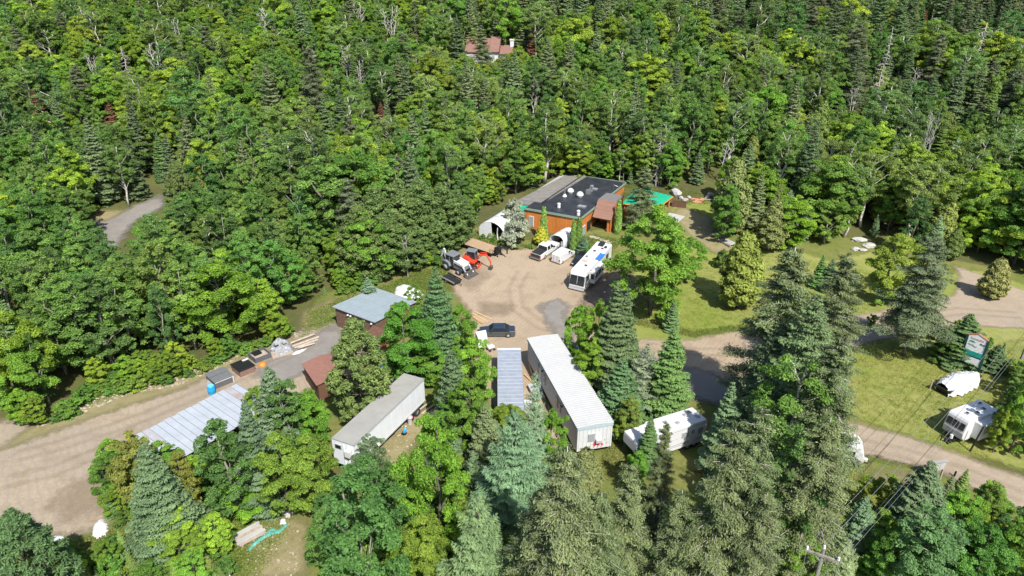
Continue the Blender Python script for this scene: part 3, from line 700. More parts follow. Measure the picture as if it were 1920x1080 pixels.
mat('soft_grey', (0.39, 0.398, 0.406), 0.6, var=0.1)

def rect(b, x0, x1, y, z0, z1, t=0.06):  # an upright plate facing -y
    return b.box(((x0 + x1) / 2, y, (z0 + z1) / 2), (x1 - x0, t, z1 - z0))

# ---------------------------------------------------------------- the orange building with the black flat roof
zb = 1.66
O = (11.55, 112.33)
RB = math.atan2(-0.467, 0.884)
bld = thing('orange_building', 'orange wood-clad building with a black flat roof and brown entrance roof', 'building', (O[0], O[1], zb), RB)
RH = 3.7
MB().box((-5.15, 11, RH / 2 - 1.0), (10.3, 22, RH + 2.0 - 0.1)).build('wall', 'orange_boards', bld)
roof = MB().box((-4.25, 11.0, RH), (8.9, 22.3, 0.24)).build('roof', 'roof_membrane', bld)
MB().slab([(-10.45, -0.15, RH + 0.122), (-8.70, -0.15, RH + 0.122), (-8.70, 5.2, RH + 0.122), (-10.45, 5.2, RH + 0.122)], 0.24).build('roof_corner', 'roof_membrane', bld)
for a, b_, nm in (((-10.5, -0.2), (0.25, -0.2), 0), ((0.25, -0.2), (0.25, 22.2), 0), ((-8.7, 22.2), (0.25, 22.2), 0)):
    c = ((a[0] + b_[0]) / 2, (a[1] + b_[1]) / 2, RH + 0.02)
    MB().box(c, (abs(a[0] - b_[0]) + 0.12, abs(a[1] - b_[1]) + 0.12, 0.36)).build('fascia', 'green_trim', bld)
# grey lower wing on the left
MB().box((-11.0, 12.9, RH / 2 - 0.95), (4.6, 17.6, RH + 1.7)).build('side_wing', 'soft_grey', bld)
MB().slab([(-13.6, 3.6, RH + 0.05), (-8.75, 3.6, RH + 0.30), (-8.0, 21.9, RH + 0.30), (-12.2, 21.9, RH + 0.05)], 0.2).build('grey_roof', 'grey_roof', bld)
MB().slab([(-13.9, 2.4, RH - 0.35), (-9.3, 2.4, RH - 0.15), (-9.3, 3.57, RH + 0.1), (-13.7, 3.57, RH + 0.02)], 0.1).build('grey_roof_apron', 'grey_shingle', bld)
MB().slab([(-12.6, 0.6, RH - 0.75), (-10.4, 0.1, RH - 0.55), (-10.4, 2.3, RH - 0.25), (-13.0, 2.35, RH - 0.45)], 0.08).build('green_awning', 'green_metal', bld)
MB().box((-8.75, 12.6, RH + 0.30), (0.2, 18.6, 0.22)).build('roof_upstand', 'roof_membrane', bld)
# things on the roof
def skylight(x, y):
    s = MB().box((x, y, RH + 0.22), (1.5, 1.0, 0.22)).build('skylight', 'galvanised', bld)
    for dx in (-0.36, 0.36): MB().box((x + dx, y, RH + 0.35), (0.62, 0.82, 0.05)).build('pane', 'pane_grey', s)
skylight(-3.7, 15.2); skylight(-1.8, 5.0)
for x, y, r in ((-6.7, 11.2, 0.64), (-4.3, 10.0, 0.68)):
    d = MB().lathe([(0.02, 1.5 * r), (0.45 * r, 1.4 * r), (0.8 * r, 1.1 * r), (r, 0.7 * r), (0.95 * r, 0.35 * r), (0.7 * r, 0.15), (0.7 * r, 0.0)], 14, (x, y, RH + 0.12)).build('roof_dome', 'white_paint', bld, smooth=True)
for x, y, h in ((-5.3, 2.9, 0.9), (-0.75, 0.9, 1.0)):
    v = MB().lathe([(0.3, 0), (0.3, h * 0.45), (0.2, h * 0.5), (0.2, h * 0.7)], 10, (x, y, RH + 0.1)).build('roof_vent', 'white_paint', bld)
    MB().lathe([(0.02, h + 0.02), (0.32, h * 0.85), (0.32, h * 0.68), (0.02, h * 0.68)], 10, (x, y, RH + 0.1)).build('vent_cap', 'white_paint', v)
p_ = MB().tube([(-6.9, 9.0, RH), (-6.9, 9.0, RH + 2.2)], 0.1, 8).build('stove_pipe', 'galvanised', bld)
MB().lathe([(0.45, 0), (0.15, 0.5)], 10, (-6.9, 9.0, RH + 0.1)).build('pipe_flashing', 'white_paint', p_)
u_ = MB().box((-3.6, 12.3, RH + 0.5), (0.8, 0.7, 0.8)).build('roof_unit', 'galvanised', bld)
MB().lathe([(0.02, 1.5), (0.4, 1.35), (0.4, 1.1), (0.2, 1.0), (0.2, 0.1)], 10, (-3.4, 13.4, RH + 0.1)).build('unit_cowl', 'galvanised', u_)
MB().tube([(-0.6, 17.6, RH), (-0.6, 17.6, RH + 0.8), (0.1, 17.9, RH + 0.5)], 0.05, 5).build('antenna', 'galvanised', bld)
MB().tube([(0.1, 20.8, RH), (0.1, 20.8, RH + 2.3)], 0.06, 6).build('mast', 'galvanised', bld)
# openings in the front and side walls
def window(par, c, w, h, face, frame='white_paint', pane='pane_grey', mull=1):
    """face: 'f' front (-y) or 'r' side (+x)"""
    d = (w, 0.1, h) if face == 'f' else (0.1, w, h)
    o = MB().box(c, d).build('window', frame, par)
    k = mull + 1
    for i in range(k):
        off = (i - (k - 1) / 2) * (w - 0.12) / k; pw = (w - 0.12) / k - 0.06
        cc = (c[0] + off, c[1] - 0.05, c[2]) if face == 'f' else (c[0] + 0.05, c[1] + off, c[2])
        MB().box(cc, (pw, 0.04, h - 0.16) if face == 'f' else (0.04, pw, h - 0.16)).build('pane', pane, o)
    return o
window(bld, (-9.2, -0.04, 1.55), 0.95, 1.9, 'f', mull=0)
window(bld, (0.04, 1.6, 0.9), 1.5, 1.7, 'r')
dr = MB().box((0.05, 4.0, 0.75), (0.12, 1.6, 2.3)).build('door', 'dark_void', bld)
MB().box((0.13, 4.6, 0.8), (0.05, 0.06, 0.2)).build('handle', 'galvanised', dr)
MB().box((-6.4, -0.2, RH - 0.5), (0.18, 0.45, 0.18), rx=0.5).build('wall_lamp', 'black_steel', bld)
# entrance with a steep brown roof
ent = MB().add([(0.5, 7.0, 5.1), (3.7, 7.0, 5.1), (3.9, 10.8, 5.1), (0.5, 10.8, 5.1), (0.5, 7.0, 4.9), (3.7, 7.0, 4.9), (3.9, 10.8, 4.9), (0.5, 10.8, 4.9)], [(0, 1, 2, 3), (7, 6, 5, 4), (0, 4, 5, 1), (1, 5, 6, 2), (2, 6, 7, 3), (3, 7, 4, 0)]).build('entrance_top', 'grey_shingle', bld)
MB().hexa([(0.5, 4.5, 2.4), (4.0, 4.3, 2.4), (3.85, 7.1, 4.9), (0.45, 7.1, 4.9)], [(0.5, 4.4, 2.6), (4.0, 4.2, 2.6), (3.85, 6.95, 5.12), (0.45, 6.95, 5.12)]).build('entrance_roof', 'brown_shingle', bld)
MB().add([(3.62, 4.9, -0.6), (3.62, 10.6, -0.6), (3.62, 10.6, 4.85), (3.62, 7.1, 4.85), (3.62, 4.9, 2.75), (3.78, 4.9, -0.6), (3.78, 10.6, -0.6), (3.78, 10.6, 4.85), (3.78, 7.1, 4.85), (3.78, 4.9, 2.75)],
         [(4, 3, 2, 1, 0), (5, 6, 7, 8, 9), (0, 1, 6, 5), (1, 2, 7, 6), (2, 3, 8, 7), (3, 4, 9, 8), (4, 0, 5, 9)]).build('entrance_side', 'orange_trim', bld)
MB().box((2.0, 9.4, 2.1), (3.1, 2.4, 5.5)).build('entrance_wall', 'orange_trim', bld)
e_d = MB().box((1.7, 8.12, 1.0), (1.1, 0.12, 2.2)).build('entrance_door', 'brown_wood', bld)
MB().box((2.1, 8.04, 1.0), (0.06, 0.06, 0.2)).build('handle', 'galvanised', e_d)
MB().box((3.35, 4.75, 0.9), (0.35, 0.25, 3.2)).build('post', 'orange_trim', bld)
MB().box((3.9, 8.6, 2.2), (0.12, 1.6, 3.0), rx=0.25).build('brace', 'orange_trim', bld)
MB().box((4.1, 11.9, 1.6), (0.5, 2.0, 1.6)).build('side_porch', 'orange_trim', bld)
# porch with the green roof
gp = thing('green_porch', 'log porch with a bright green metal roof right of the building', 'porch', (O[0], O[1], zb), RB)
q = [(2.6, 13.6, 2.55), (9.1, 15.2, 2.55), (10.2, 19.8, 3.35), (2.6, 21.6, 3.35)]
MB().slab(q, 0.1).build('roof', 'green_metal', gp)
for i in range(9):
    t = (i + 0.5) / 9
    a = Vector(q[0]).lerp(Vector(q[1]), t) + Vector((0, 0, 0.03)); b_ = Vector(q[3]).lerp(Vector(q[2]), t) + Vector((0, 0, 0.03))
    MB().tube([a, b_], 0.03, 4).build('roof_rib', 'green_metal', gp)
MB().tube([(9.2, 15.1, 2.43), (10.3, 19.8, 3.2)], 0.13, 6).build('rake_board', 'orange_trim', gp)
MB().tube([(2.6, 13.6, 2.42), (9.2, 15.1, 2.42)], 0.12, 6).build('eave_beam', 'orange_trim', gp)
for x, y, h in ((3.0, 14.0, 2.4), (6.0, 14.7, 2.4), (8.8, 15.4, 2.4), (9.3, 17.4, 2.7), (9.8, 19.4, 3.1)):
    MB().tube([(x, y, -0.6), (x, y, h)], 0.14, 7).build('post', 'orange_trim', gp)
MB().box((6.0, 19.6, 1.2), (7.0, 0.2, 3.4)).build('rear_wall', 'brown_wood', gp)
for z in (0.35, 0.85): MB().tube([(3.0, 14.0, z), (8.8, 15.4, z), (9.8, 19.4, z)], 0.07, 5).build('rail', 'orange_trim', gp)
pc = G(1240, 392)
tag(MB().lathe([(0.02, 1.9), (0.12, 1.7), (0.30, 0.6), (0.22, 0.5), (0.05, 0.5), (0.05, 0.0), (0.25, 0.0)], 9, tuple(pc)).build('parasol', mat('pink_cloth', (0.66, 0.36, 0.4), 0.8), smooth=True), 'folded pink parasol beside the green-roofed porch', 'parasol')
c4 = [G(x, y) for x, y in ((1238, 408), (1256, 400), (1284, 407), (1264, 424))]
struct(MB().hexa([(p[0], p[1], p[2] - 0.1) for p in c4], [(p[0], p[1], p[2] + 0.14) for p in c4]).build('patio', 'concrete'))
for i, (x, y) in enumerate(((1110, 444), (1118, 446), (1127, 449), (1136, 452), (1142, 455))):
    g_ = G(x, y); struct(MB().box((g_[0], g_[1], g_[2] + 0.02), (0.95, 0.9, 0.16), rz=0.4 + i * 0.13).build('footpath', 'paving'))

# ---------------------------------------------------------------- white tent garage and white car shelter
def vault(n, w, h, flat=0.55):
    """half-ring of points across the width: straight legs and a rounded roof"""
    out = [(-w / 2, 0.0), (-w / 2, h * flat * 0.6)]
    for i in range(n + 1):
        a = math.pi - math.pi * i / n
        out.append((w / 2 * math.cos(a), h * flat + (h - h * flat) * math.sin(a)))
    return out + [(w / 2, h * flat * 0.6), (w / 2, 0.0)]
def skin(par, name, m, ring, L, th=0.05, wob=0.03, seg=8, seed=1):
    r_ = random.Random(seed); b = MB(); k = len(ring)
    for i in range(seg + 1):
        y = L * i / seg; sg = -0.05 if i % 2 else 0.0
        for (x, z) in ring: b.v.append((x * (1 + r_.uniform(-wob, wob) * 0.4), y, z * (1 + sg * 0.5 + r_.uniform(-wob, wob) * 0.4)))
    for i in range(seg):
        for j in range(k - 1):
            b.f.append((i * k + j, i * k + j + 1, (i + 1) * k + j + 1, (i + 1) * k + j))
    o = b.build(name, m, par, smooth=True)
    s = o.modifiers.new('solid', 'SOLIDIFY'); s.thickness = th
    return o
t0 = G(921, 448); t1 = G(975, 402)
tent = thing('tent_garage', 'large white fabric tent garage with an open dark doorway', 'tent', tuple(t0), heading(t0, t1) - math.pi / 2)
ring = vault(10, 4.9, 3.1, 0.42)
skin(tent, 'cover', 'white_fabric', ring, 9.5, wob=0.05, seg=9)
lw = [(x, z) for x, z in ring if x <= 0.25]
MB().add([(x, 0.02, z) for x, z in lw] + [(0.25, 0.02, 0)], [tuple(range(len(lw) + 1))]).build('front_flap', 'white_fabric', tent)
MB().add([(x, 9.4, z) for x, z in ring], [tuple(range(len(ring)))]).build('rear_flap', 'white_fabric', tent)
for y in (0.0, 3.2, 6.4): MB().tube([(x * 0.97, y + 0.06, z * 0.97) for x, z in ring], 0.05, 5).build('hoop', 'galvanised', tent)
MB().tube([(1.3, 0.05, 0), (1.1, 0.15, 1.2), (1.25, 0.05, 2.2)], 0.09, 5).build('tied_flap', 'white_fabric', tent)
c0 = G(1043, 467); c1 = G(1066, 449)
shl = thing('car_shelter', 'small grey-white fabric car shelter against the orange wall', 'shelter', tuple(c0), heading(c0, c1) - math.pi / 2)
ring = vault(8, 2.7, 2.5, 0.62)
skin(shl, 'cover', 'white_fabric', ring, 4.4, wob=0.03, seg=6, seed=4)
for sx in (-1, 1): MB().box((sx * 1.1, -0.03, 0.8), (0.45, 0.05, 1.6)).build('side_flap', 'grey_fabric', shl)
MB().add([(x, 4.3, z) for x, z in ring], [tuple(range(len(ring)))]).build('rear_flap', 'grey_fabric', shl)
for y in (0.1, 2.2): MB().tube([(x * 0.97, y, z * 0.97) for x, z in ring], 0.04, 5).build('hoop', 'galvanised', shl)

# ---------------------------------------------------------------- office trailer with the ribbed white roof
mat('office_white', (0.562, 0.577, 0.585), 0.5, var=0.05, scale=1.5)
mat('office_grey', (0.437, 0.433, 0.421), 0.6, var=0.06, scale=1.5)
mat('office_trim', (0.36, 0.46, 0.5), 0.6, var=0.08)
off = thing('office_trailer', 'long white office trailer with a ribbed white roof and ground-level blocks', 'trailer', (6.05, 66.2, 0), math.radians(14.6))
OW, OL, Z0, Z1 = 3.75, 18.2, 0.75, 3.75
MB().box((0, 0, (Z0 + Z1) / 2), (OW, OL, Z1 - Z0)).build('wall', 'office_grey', off)
ew = MB().box((0, -OL / 2 - 0.03, (Z0 + Z1) / 2 - 0.1), (OW - 0.04, 0.06, Z1 - Z0 - 0.3)).build('end_wall', 'office_white', off)
for i in range(9): MB().box((-OW / 2 + 0.42 * (i + 0.5), -OL / 2 - 0.07, (Z0 + Z1) / 2 - 0.15), (0.03, 0.03, Z1 - Z0 - 0.45)).build('batten', 'office_grey', ew)
MB().box((0, -OL / 2 - 0.08, Z1 - 0.13), (OW + 0.06, 0.1, 0.34)).build('trim_band', 'office_trim', off)
for sx in (-1, 1): MB().box((sx * (OW / 2 + 0.04), 0, Z1 - 0.12), (0.08, OL, 0.30)).build('trim_band', mat('trim_grey', (0.2, 0.21, 0.22), 0.6), off)
mat('ribbed_white', (0.40, 0.405, 0.41), 0.5, scale=0.9, col2=(0.445, 0.45, 0.45), detail=7)
rb = MB(); nr_ = 52; pit = (OL + 0.24) / nr_
for i in range(nr_):
    y = -OL / 2 - 0.12 + pit * i
    for dy, dz in ((0, 0.0), (0.16, 0.0), (0.18, 0.09), (0.27, 0.09), (0.30, 0.0)):
        for x, zz in ((-OW / 2 - 0.1, 0.03), (0, 0.12), (OW / 2 + 0.1, 0.03)): rb.v.append((x, y + dy, Z1 + zz + dz))
k = len(rb.v) // 3
for i in range(k - 1):
    for j in (0, 1): rb.f.append((i * 3 + j, i * 3 + j + 1, (i + 1) * 3 + j + 1, (i + 1) * 3 + j))
rb.build('ribbed_roof', 'ribbed_white', off)
w_ = MB().box((-0.1, -OL / 2 - 0.1, 2.35), (1.25, 0.1, 0.95)).build('end_window', 'soft_grey', off)
MB().box((-0.38, -OL / 2 - 0.16, 2.35), (0.62, 0.04, 0.82)).build('pane', 'pane_grey', w_); MB().box((0.26, -OL / 2 - 0.16, 2.5), (0.5, 0.05, 0.55)).build('blind', 'white_paint', w_)
ac = MB().box((0.35, -OL / 2 - 0.3, 1.95), (0.6, 0.4, 0.4)).build('air_conditioner', 'white_metal', off)
MB().box((0.35, -OL / 2 - 0.52, 1.95), (0.5, 0.04, 0.3)).build('grille', 'soft_grey', ac)
mat('red_print', (0.62, 0.06, 0.09), 0.6, var=0.1); mat('grey_print', (0.28, 0.28, 0.3), 0.7, var=0.1)
rr = random.Random(5)
for i in range(3):      # three red dancing strokes and small grey scribbles along the end wall
    x = -0.05 + i * 0.42; y = -OL / 2 - 0.09; z = 1.35
    MB().tube([(x - 0.08, y, z - 0.38), (x + 0.06, y, z - 0.12), (x - 0.03, y, z + 0.12), (x + 0.02, y, z + 0.36)], [0.05, 0.075, 0.075, 0.04], 5).build('red_mark', 'red_print', ew)
    MB().tube([(x - 0.16, y, z + 0.02), (x + 0.04, y, z + 0.06), (x + 0.16, y, z - 0.16)], 0.035, 5).build('red_mark', 'red_print', ew)
for i in range(9):
    x = -0.1 + i * 0.19; z = 1.18 + 0.45 * (i % 3 == 0) + 0.1 * (i > 5)
    MB().tube([(x, -OL / 2 - 0.085, z), (x + 0.05, -OL / 2 - 0.085, z + 0.16), (x + 0.11, -OL / 2 - 0.085, z + rr.uniform(-0.05, 0.12))], 0.018, 4).build('grey_mark', 'grey_print', ew)
for y, w in ((1.9, 0.55), (-2.7, 0.5), (-3.7, 0.5), (4.2, 0.5)):
    f_ = MB().box((-OW / 2 - 0.04, y, 2.5), (0.1, w + 0.12, 1.25)).build('window', 'soft_grey', off); MB().box((-OW / 2 - 0.1, y, 2.5), (0.04, w, 1.1)).build('pane', 'glass', f_)
od = MB().box((-OW / 2 - 0.05, 3.6, 1.85), (0.1, 0.95, 2.1)).build('door', 'office_white', off); MB().box((-OW / 2 - 0.12, 3.25, 1.8), (0.05, 0.06, 0.15)).build('handle', 'galvanised', od)
for y in (2.7, -4.4): MB().box((-OW / 2 - 0.1, y, 3.1), (0.2, 0.16, 0.14)).build('wall_lamp', 'black_steel', off)
for i in range(7):
    for sx in (-1, 1): MB().box((sx * 1.3, -8 + i * 2.7, 0.36), (0.4, 0.4, 0.74)).build('block', 'concrete', off)
for sx in (-0.9, 0.9): MB().box((sx, 0, 0.66), (0.15, OL - 0.4, 0.16)).build('chassis_beam', 'black_steel', off)
dk = thing('deck_stairs', 'weathered wooden landing with steps at the office trailer door', 'stairs', (6.05, 66.2, 0), math.radians(14.6))
MB().box((-OW / 2 - 0.75, 3.3, 0.62), (1.4, 1.5, 0.1)).build('landing', 'soft_grey', dk)
for i in range(3): MB().box((-OW / 2 - 0.75, 2.4 - i * 0.3, 0.45 - i * 0.17), (1.3, 0.3, 0.06)).build('step', 'soft_grey', dk)
for sx in (-1.35, -0.15): MB().box((-OW / 2 + sx, 2.6, 0.3), (0.06, 2.4, 0.5), rx=0.1).build('stringer', 'old_lumber', dk)
for k_, (a, b_, lb) in enumerate((((992, 690), (1008, 735), 'long raw board lying from the steps towards the container'), ((984, 706), (1005, 725), 'short raw board crossing the long one beside the steps'), ((1000, 718), (1012, 738), 'short dark-edged board under the office trailer edge'))):
    A, B = G(*a), G(*b_); tag(MB().tube([(A[0], A[1], 0.55 - 0.2 * k_), (B[0], B[1], 0.15)], 0.10, 4).build('loose_board', 'raw_lumber'), lb, 'board')
bb = G(1000, 750); ob_ = thing('pale_bin', 'small pale open box beside the container', 'box', tuple(G(990, 765)), 0.1)
MB().box((0, 0, 0.35), (0.75, 0.9, 0.7)).build('body', 'office_white', ob_); MB().box((0, 0, 0.73), (0.85, 1.0, 0.06)).build('lid', 'white_paint', ob_)
for k_, y in enumerate((742, 748)):
    A, B = G(982, y), G(1000, y - 1); tag(MB().box(((A[0] + B[0]) / 2, A[1], 0.25), (1.5, 0.16, 0.12), rz=0.05).build('short_plank', 'old_lumber'), ['short grey plank beside the container, farther of two', 'short grey plank beside the container, nearer of two'][k_], 'plank')

# ---------------------------------------------------------------- storage container with blue-grey sheet roof
mat('blue_sheet', (0.24, 0.275, 0.34), 0.45, 0.1, col2=(0.33, 0.365, 0.42), scale=1.2, detail=8)
mat('seam_pale', (0.468, 0.476, 0.491), 0.5, var=0.15, scale=3)
con = thing('storage_container', 'narrow storage container roofed with blue-grey metal sheets', 'container', (-0.2, 66.05, 0), math.radians(1.2))
CW, CL = 2.85, 15.4
for sx in (-1, 1): MB().box((sx * (CW / 2 - 0.1), 0, 1.25), (0.1, CL - 0.2, 2.4)).build('side_wall', 'soft_grey', con)
MB().box((0, CL / 2 - 0.1, 1.25), (CW - 0.3, 0.1, 2.4)).build('end_wall', 'soft_grey', con)
MB().box((0, -CL / 2 + 0.1, 1.25), (CW - 0.3, 0.1, 2.4)).build('end_wall', 'soft_grey', con)
np_ = 21
for i in range(np_):
    y0, y1 = -CL / 2 + CL * i / np_, -CL / 2 + CL * (i + 1) / np_
    j = rr.uniform(-0.015, 0.02)
    MB().hexa([(-CW / 2, y0, 2.55 + j), (CW / 2, y0, 2.55 + j), (CW / 2, y1 + 0.03, 2.55 + j), (-CW / 2, y1 + 0.03, 2.55 + j)], [(-CW / 2, y0, 2.60 + j), (CW / 2, y0, 2.60 + j), (CW / 2, y1 + 0.03, 2.63 + j), (-CW / 2, y1 + 0.03, 2.63 + j)]).build('roof_sheet', 'blue_sheet', con)
    if i: MB().box((rr.uniform(-0.03, 0.03), y0, 2.665), (CW - rr.uniform(0, 0.25), rr.uniform(0.03, 0.075), 0.03), rz=rr.uniform(-0.015, 0.015)).build('seam', 'seam_pale', con)
MB().box((0, CL / 2 + 0.22, 2.58), (CW + 0.02, 0.5, 0.1)).build('roof_edge', 'white_metal', con)

# ---------------------------------------------------------------- white semi-trailer body
mat('semi_white', (0.70, 0.735, 0.77), 0.35, var=0.05, scale=0.8)
mat('semi_roof', (0.265, 0.26, 0.24), 0.7, scale=0.6, col2=(0.335, 0.33, 0.305), detail=8)
sem = thing('semi_trailer', 'old white box semi-trailer with a dirty grey roof', 'trailer', (-13.6, 60.15, 0), math.radians(-25.3))
SW, SL = 2.6, 12.7
MB().box((0, 0, 2.55), (SW, SL, 2.8)).build('box_body', 'semi_white', sem)
MB().box((0, 0, 3.985), (SW + 0.04, SL + 0.04, 0.09)).build('roof', 'semi_roof', sem)
for i in range(11): MB().box((SW / 2 + 0.004, -SL / 2 + 0.6 + i * 1.15, 2.55), (0.012, 0.03, 2.65)).build('side_post', 'semi_white', sem)
for z in (1.2, 3.88): MB().box((SW / 2 + 0.02, 0, z), (0.04, SL, 0.14)).build('rail', 'soft_grey', sem)
for i in range(9): MB().box((0, -SL / 2 + 0.9 + i * 1.35, 4.035), (SW - 0.1, 0.05, 0.02)).build('roof_bow', 'semi_roof', sem)
sw_ = MB().box((-0.55, -SL / 2 - 0.03, 3.3), (0.8, 0.08, 0.5)).build('end_window', 'soft_grey', sem); MB().box((-0.55, -SL / 2 - 0.09, 3.3), (0.62, 0.04, 0.34)).build('pane', 'glass', sw_)
for x in (0.1, 0.62, 1.12): MB().box((x, -SL / 2 - 0.05, 2.5), (0.06, 0.08, 2.5)).build('end_post', 'semi_white', sem)
MB().box((0.75, -SL / 2 - 0.25, 3.0), (0.6, 0.4, 0.7)).build('cooling_unit', 'white_paint', sem)
mat('rust', (0.16, 0.055, 0.03), 0.9, var=0.4, scale=4); mat('rim', (0.429, 0.429, 0.437), 0.4, 0.4, var=0.1)
def wheel(par, x, y, r, w, rim='rim', z=None):
    z = r if z is None else z
    t = MB().lathe([(r * 0.58, -w / 2), (r * 0.92, -w / 2), (r, -w * 0.3), (r, w * 0.3), (r * 0.92, w / 2), (r * 0.58, w / 2)], 18, (x, y, z), 'y').build('wheel', 'rubber', par, smooth=True)
    MB().lathe([(0.01, -w * 0.38), (r * 0.22, -w * 0.46), (r * 0.3, -w * 0.36), (r * 0.6, -w * 0.46), (r * 0.6, w * 0.46), (r * 0.3, w * 0.36), (r * 0.22, w * 0.46), (0.01, w * 0.38)], 14, (x, y, z), 'y').build('rim', rim, t, smooth=True)
    return t
def wheel_x(par, x, y, r, w, rim='rim'):
    t = MB().lathe([(r * 0.58, -w / 2), (r * 0.92, -w / 2), (r, -w * 0.3), (r, w * 0.3), (r * 0.92, w / 2), (r * 0.58, w / 2)], 18, (x, y, r), 'x').build('wheel', 'rubber', par, smooth=True)
    MB().lathe([(0.01, w * 0.38), (r * 0.22, w * 0.46), (r * 0.3, w * 0.36), (r * 0.6, w * 0.46), (r * 0.6, -w * 0.46), (0.01, -w * 0.4)], 14, (x, y, r), 'x').build('rim', rim, t, smooth=True)
    return t
for sx in (-1, 1):
    for y in (3.5, 4.8): wheel_x(sem, sx * 1.05, y, 0.5, 0.5)
    MB().box((sx * 0.5, 0, 1.05), (0.14, SL - 0.4, 0.2)).build('chassis_beam', 'black_steel', sem)
    MB().box((sx * 0.8, -3.2, 0.55), (0.14, 0.14, 1.1)).build('landing_leg', 'black_steel', sem)
    for i in range(3): MB().box((sx * 0.9, -SL / 2 + 1.2 + i * 0.9, 0.55), (0.3, 0.3, 1.05)).build('block', 'concrete', sem)
sp = thing('spare_wheel', 'loose wheel with a silver rim leaning by the semi-trailer', 'wheel', tuple(G(737, 815)), math.radians(-25.3))
wheel_x(sp, 0.0, 0, 0.52, 0.3); MB().lathe([(0.05, 0.17), (0.12, 0.19), (0.12, 0.22), (0.01, 0.22)], 10, (0, 0, 0.52), 'x').build('hub', 'galvanised', sp)

# ---------------------------------------------------------------- plank shed with the blue-grey roof
mat('shed_roof', (0.29, 0.345, 0.37), 0.5, 0.1, var=0.07, scale=0.9)
mat('shed_plank', (0.105, 0.058, 0.04), 0.85, scale=2.5, col2=(0.19, 0.115, 0.080), detail=7)
zf, zbk = 3.2, 2.75
A, B = P(627, 574, zf)[:2], P(703, 602, zf)[:2]
d1 = np.array(B) - np.array(A); Ls = float(np.linalg.norm(d1)); rzs = math.atan2(d1[1], d1[0])
shed = thing('plank_shed', 'dark brown plank shed with a pale blue-grey metal roof', 'shed', (float(A[0]), float(A[1]), 0), rzs)
D = 7.6
MB().hexa([(0.1, 0.1, -0.1), (Ls - 0.1, 0.1, -0.1), (Ls - 0.1, D, -0.1), (0.1, D, -0.1)], [(0.1, 0.1, zf - 0.16), (Ls - 0.1, 0.1, zf - 0.16), (Ls - 0.1, D, zbk - 0.16), (0.1, D, zbk - 0.16)]).build('wall', 'brown_wood', shed)
nk = 13
for i in range(nk):
    z = 0.02 + i * (zf - 0.2) / nk; h = (zf - 0.2) / nk
    MB().box((Ls / 2, 0.06, z + h / 2), (Ls - 0.15 + rr.uniform(-0.03, 0.03), 0.05 + 0.02 * (i % 2), h - 0.025)).build('plank', 'shed_plank', shed)
    MB().box((0.06, D / 2, (z + h / 2) * 0.93), (0.05 + 0.02 * (i % 2), D - 0.2, h * 0.93 - 0.025)).build('plank', 'shed_plank', shed)
    MB().box((Ls - 0.06, D / 2, (z + h / 2) * 0.93), (0.05 + 0.02 * (i % 2), D - 0.2, h * 0.93 - 0.025)).build('plank', 'shed_plank', shed)
MB().slab([(-0.2, -0.25, zf), (Ls + 0.2, -0.25, zf), (Ls + 0.2, D + 0.3, zbk), (-0.2, D + 0.3, zbk)], 0.1).build('roof', 'shed_roof', shed)
for i in range(11):
    x = -0.1 + (Ls + 0.2) * i / 10; MB().slab([(x - 0.02, -0.24, zf + 0.035), (x + 0.02, -0.24, zf + 0.035), (x + 0.02, D + 0.28, zbk + 0.035), (x - 0.02, D + 0.28, zbk + 0.035)], 0.05).build('roof_rib', 'shed_roof', shed)
for x in (2.6, 3.1, 6.9): MB().lathe([(0.02, 0.0), (0.16, 0.1), (0.12, 0.22), (0.01, 0.25)], 8, (x, -0.15, zf - 0.65)).build('flood_lamp', 'white_paint', shed)
MB().box((-0.15, 0.4, zf - 1.0), (0.2, 0.3, 0.3)).build('flood_lamp', 'white_paint', shed)
ph = thing('shed_porch', 'little porch with a white edged roof below the plank shed', 'porch', tuple(G(708, 655)), rzs)
MB().slab([(-1.3, -0.9, 2.2), (1.2, -0.9, 2.2), (1.2, 0.9, 2.75), (-1.3, 0.9, 2.75)], 0.1).build('roof', 'brown_wood', ph)
MB().box((1.22, 0, 2.46), (0.16, 1.95, 0.2), rx=0.3).build('white_edge', 'white_paint', ph); MB().box((0, -0.93, 2.16), (2.6, 0.12, 0.18)).build('white_edge', 'white_paint', ph)
for x in (-1.1, 1.0): MB().box((x, -0.7, 1.05), (0.14, 0.14, 2.2)).build('post', 'white_paint', ph)
MB().box((0.0, 0.6, 1.1), (2.0, 0.1, 2.2)).build('rear_wall', mat('red_brown', (0.3, 0.09, 0.05), 0.85), ph)
MB().box((1.3, -1.2, 0.25), (0.8, 0.5, 0.3)).build('step', 'white_paint', ph)

# ---------------------------------------------------------------- brown-roofed hut and the long sheet-metal roof
mat('hut_roof', (0.24, 0.115, 0.085), 0.9, var=0.15, scale=3)
a = P(565, 682, 2.3); b_ = P(593, 723, 2.3); d1 = b_[:2] - a[:2]; Lh = float(np.linalg.norm(d1))
hut = thing('brown_hut', 'small hut with a plain reddish brown roof beside the gravel apron', 'hut', (float(a[0]), float(a[1]), 0), math.atan2(d1[1], d1[0]))
MB().box((Lh / 2, 1.95, 1.0), (Lh - 0.3, 3.5, 2.1)).build('wall', 'brown_wood', hut)
MB().slab([(0, 0, 2.3), (Lh, 0, 2.3), (Lh, 2.2, 2.75), (0, 2.2, 2.75)], 0.1).build('roof', 'hut_roof', hut); MB().slab([(0, 2.2, 2.75), (Lh, 2.2, 2.75), (Lh, 4.2, 2.35), (0, 4.2, 2.35)], 0.1).build('roof', 'hut_roof', hut)
MB().box((Lh - 0.1, 2.4, 1.0), (0.08, 1.0, 1.8)).build('door', 'soft_grey', hut); MB().box((Lh + 0.02, 0.05, 2.2), (0.1, 0.1, 0.14)).build('gutter', 'black_steel', hut)
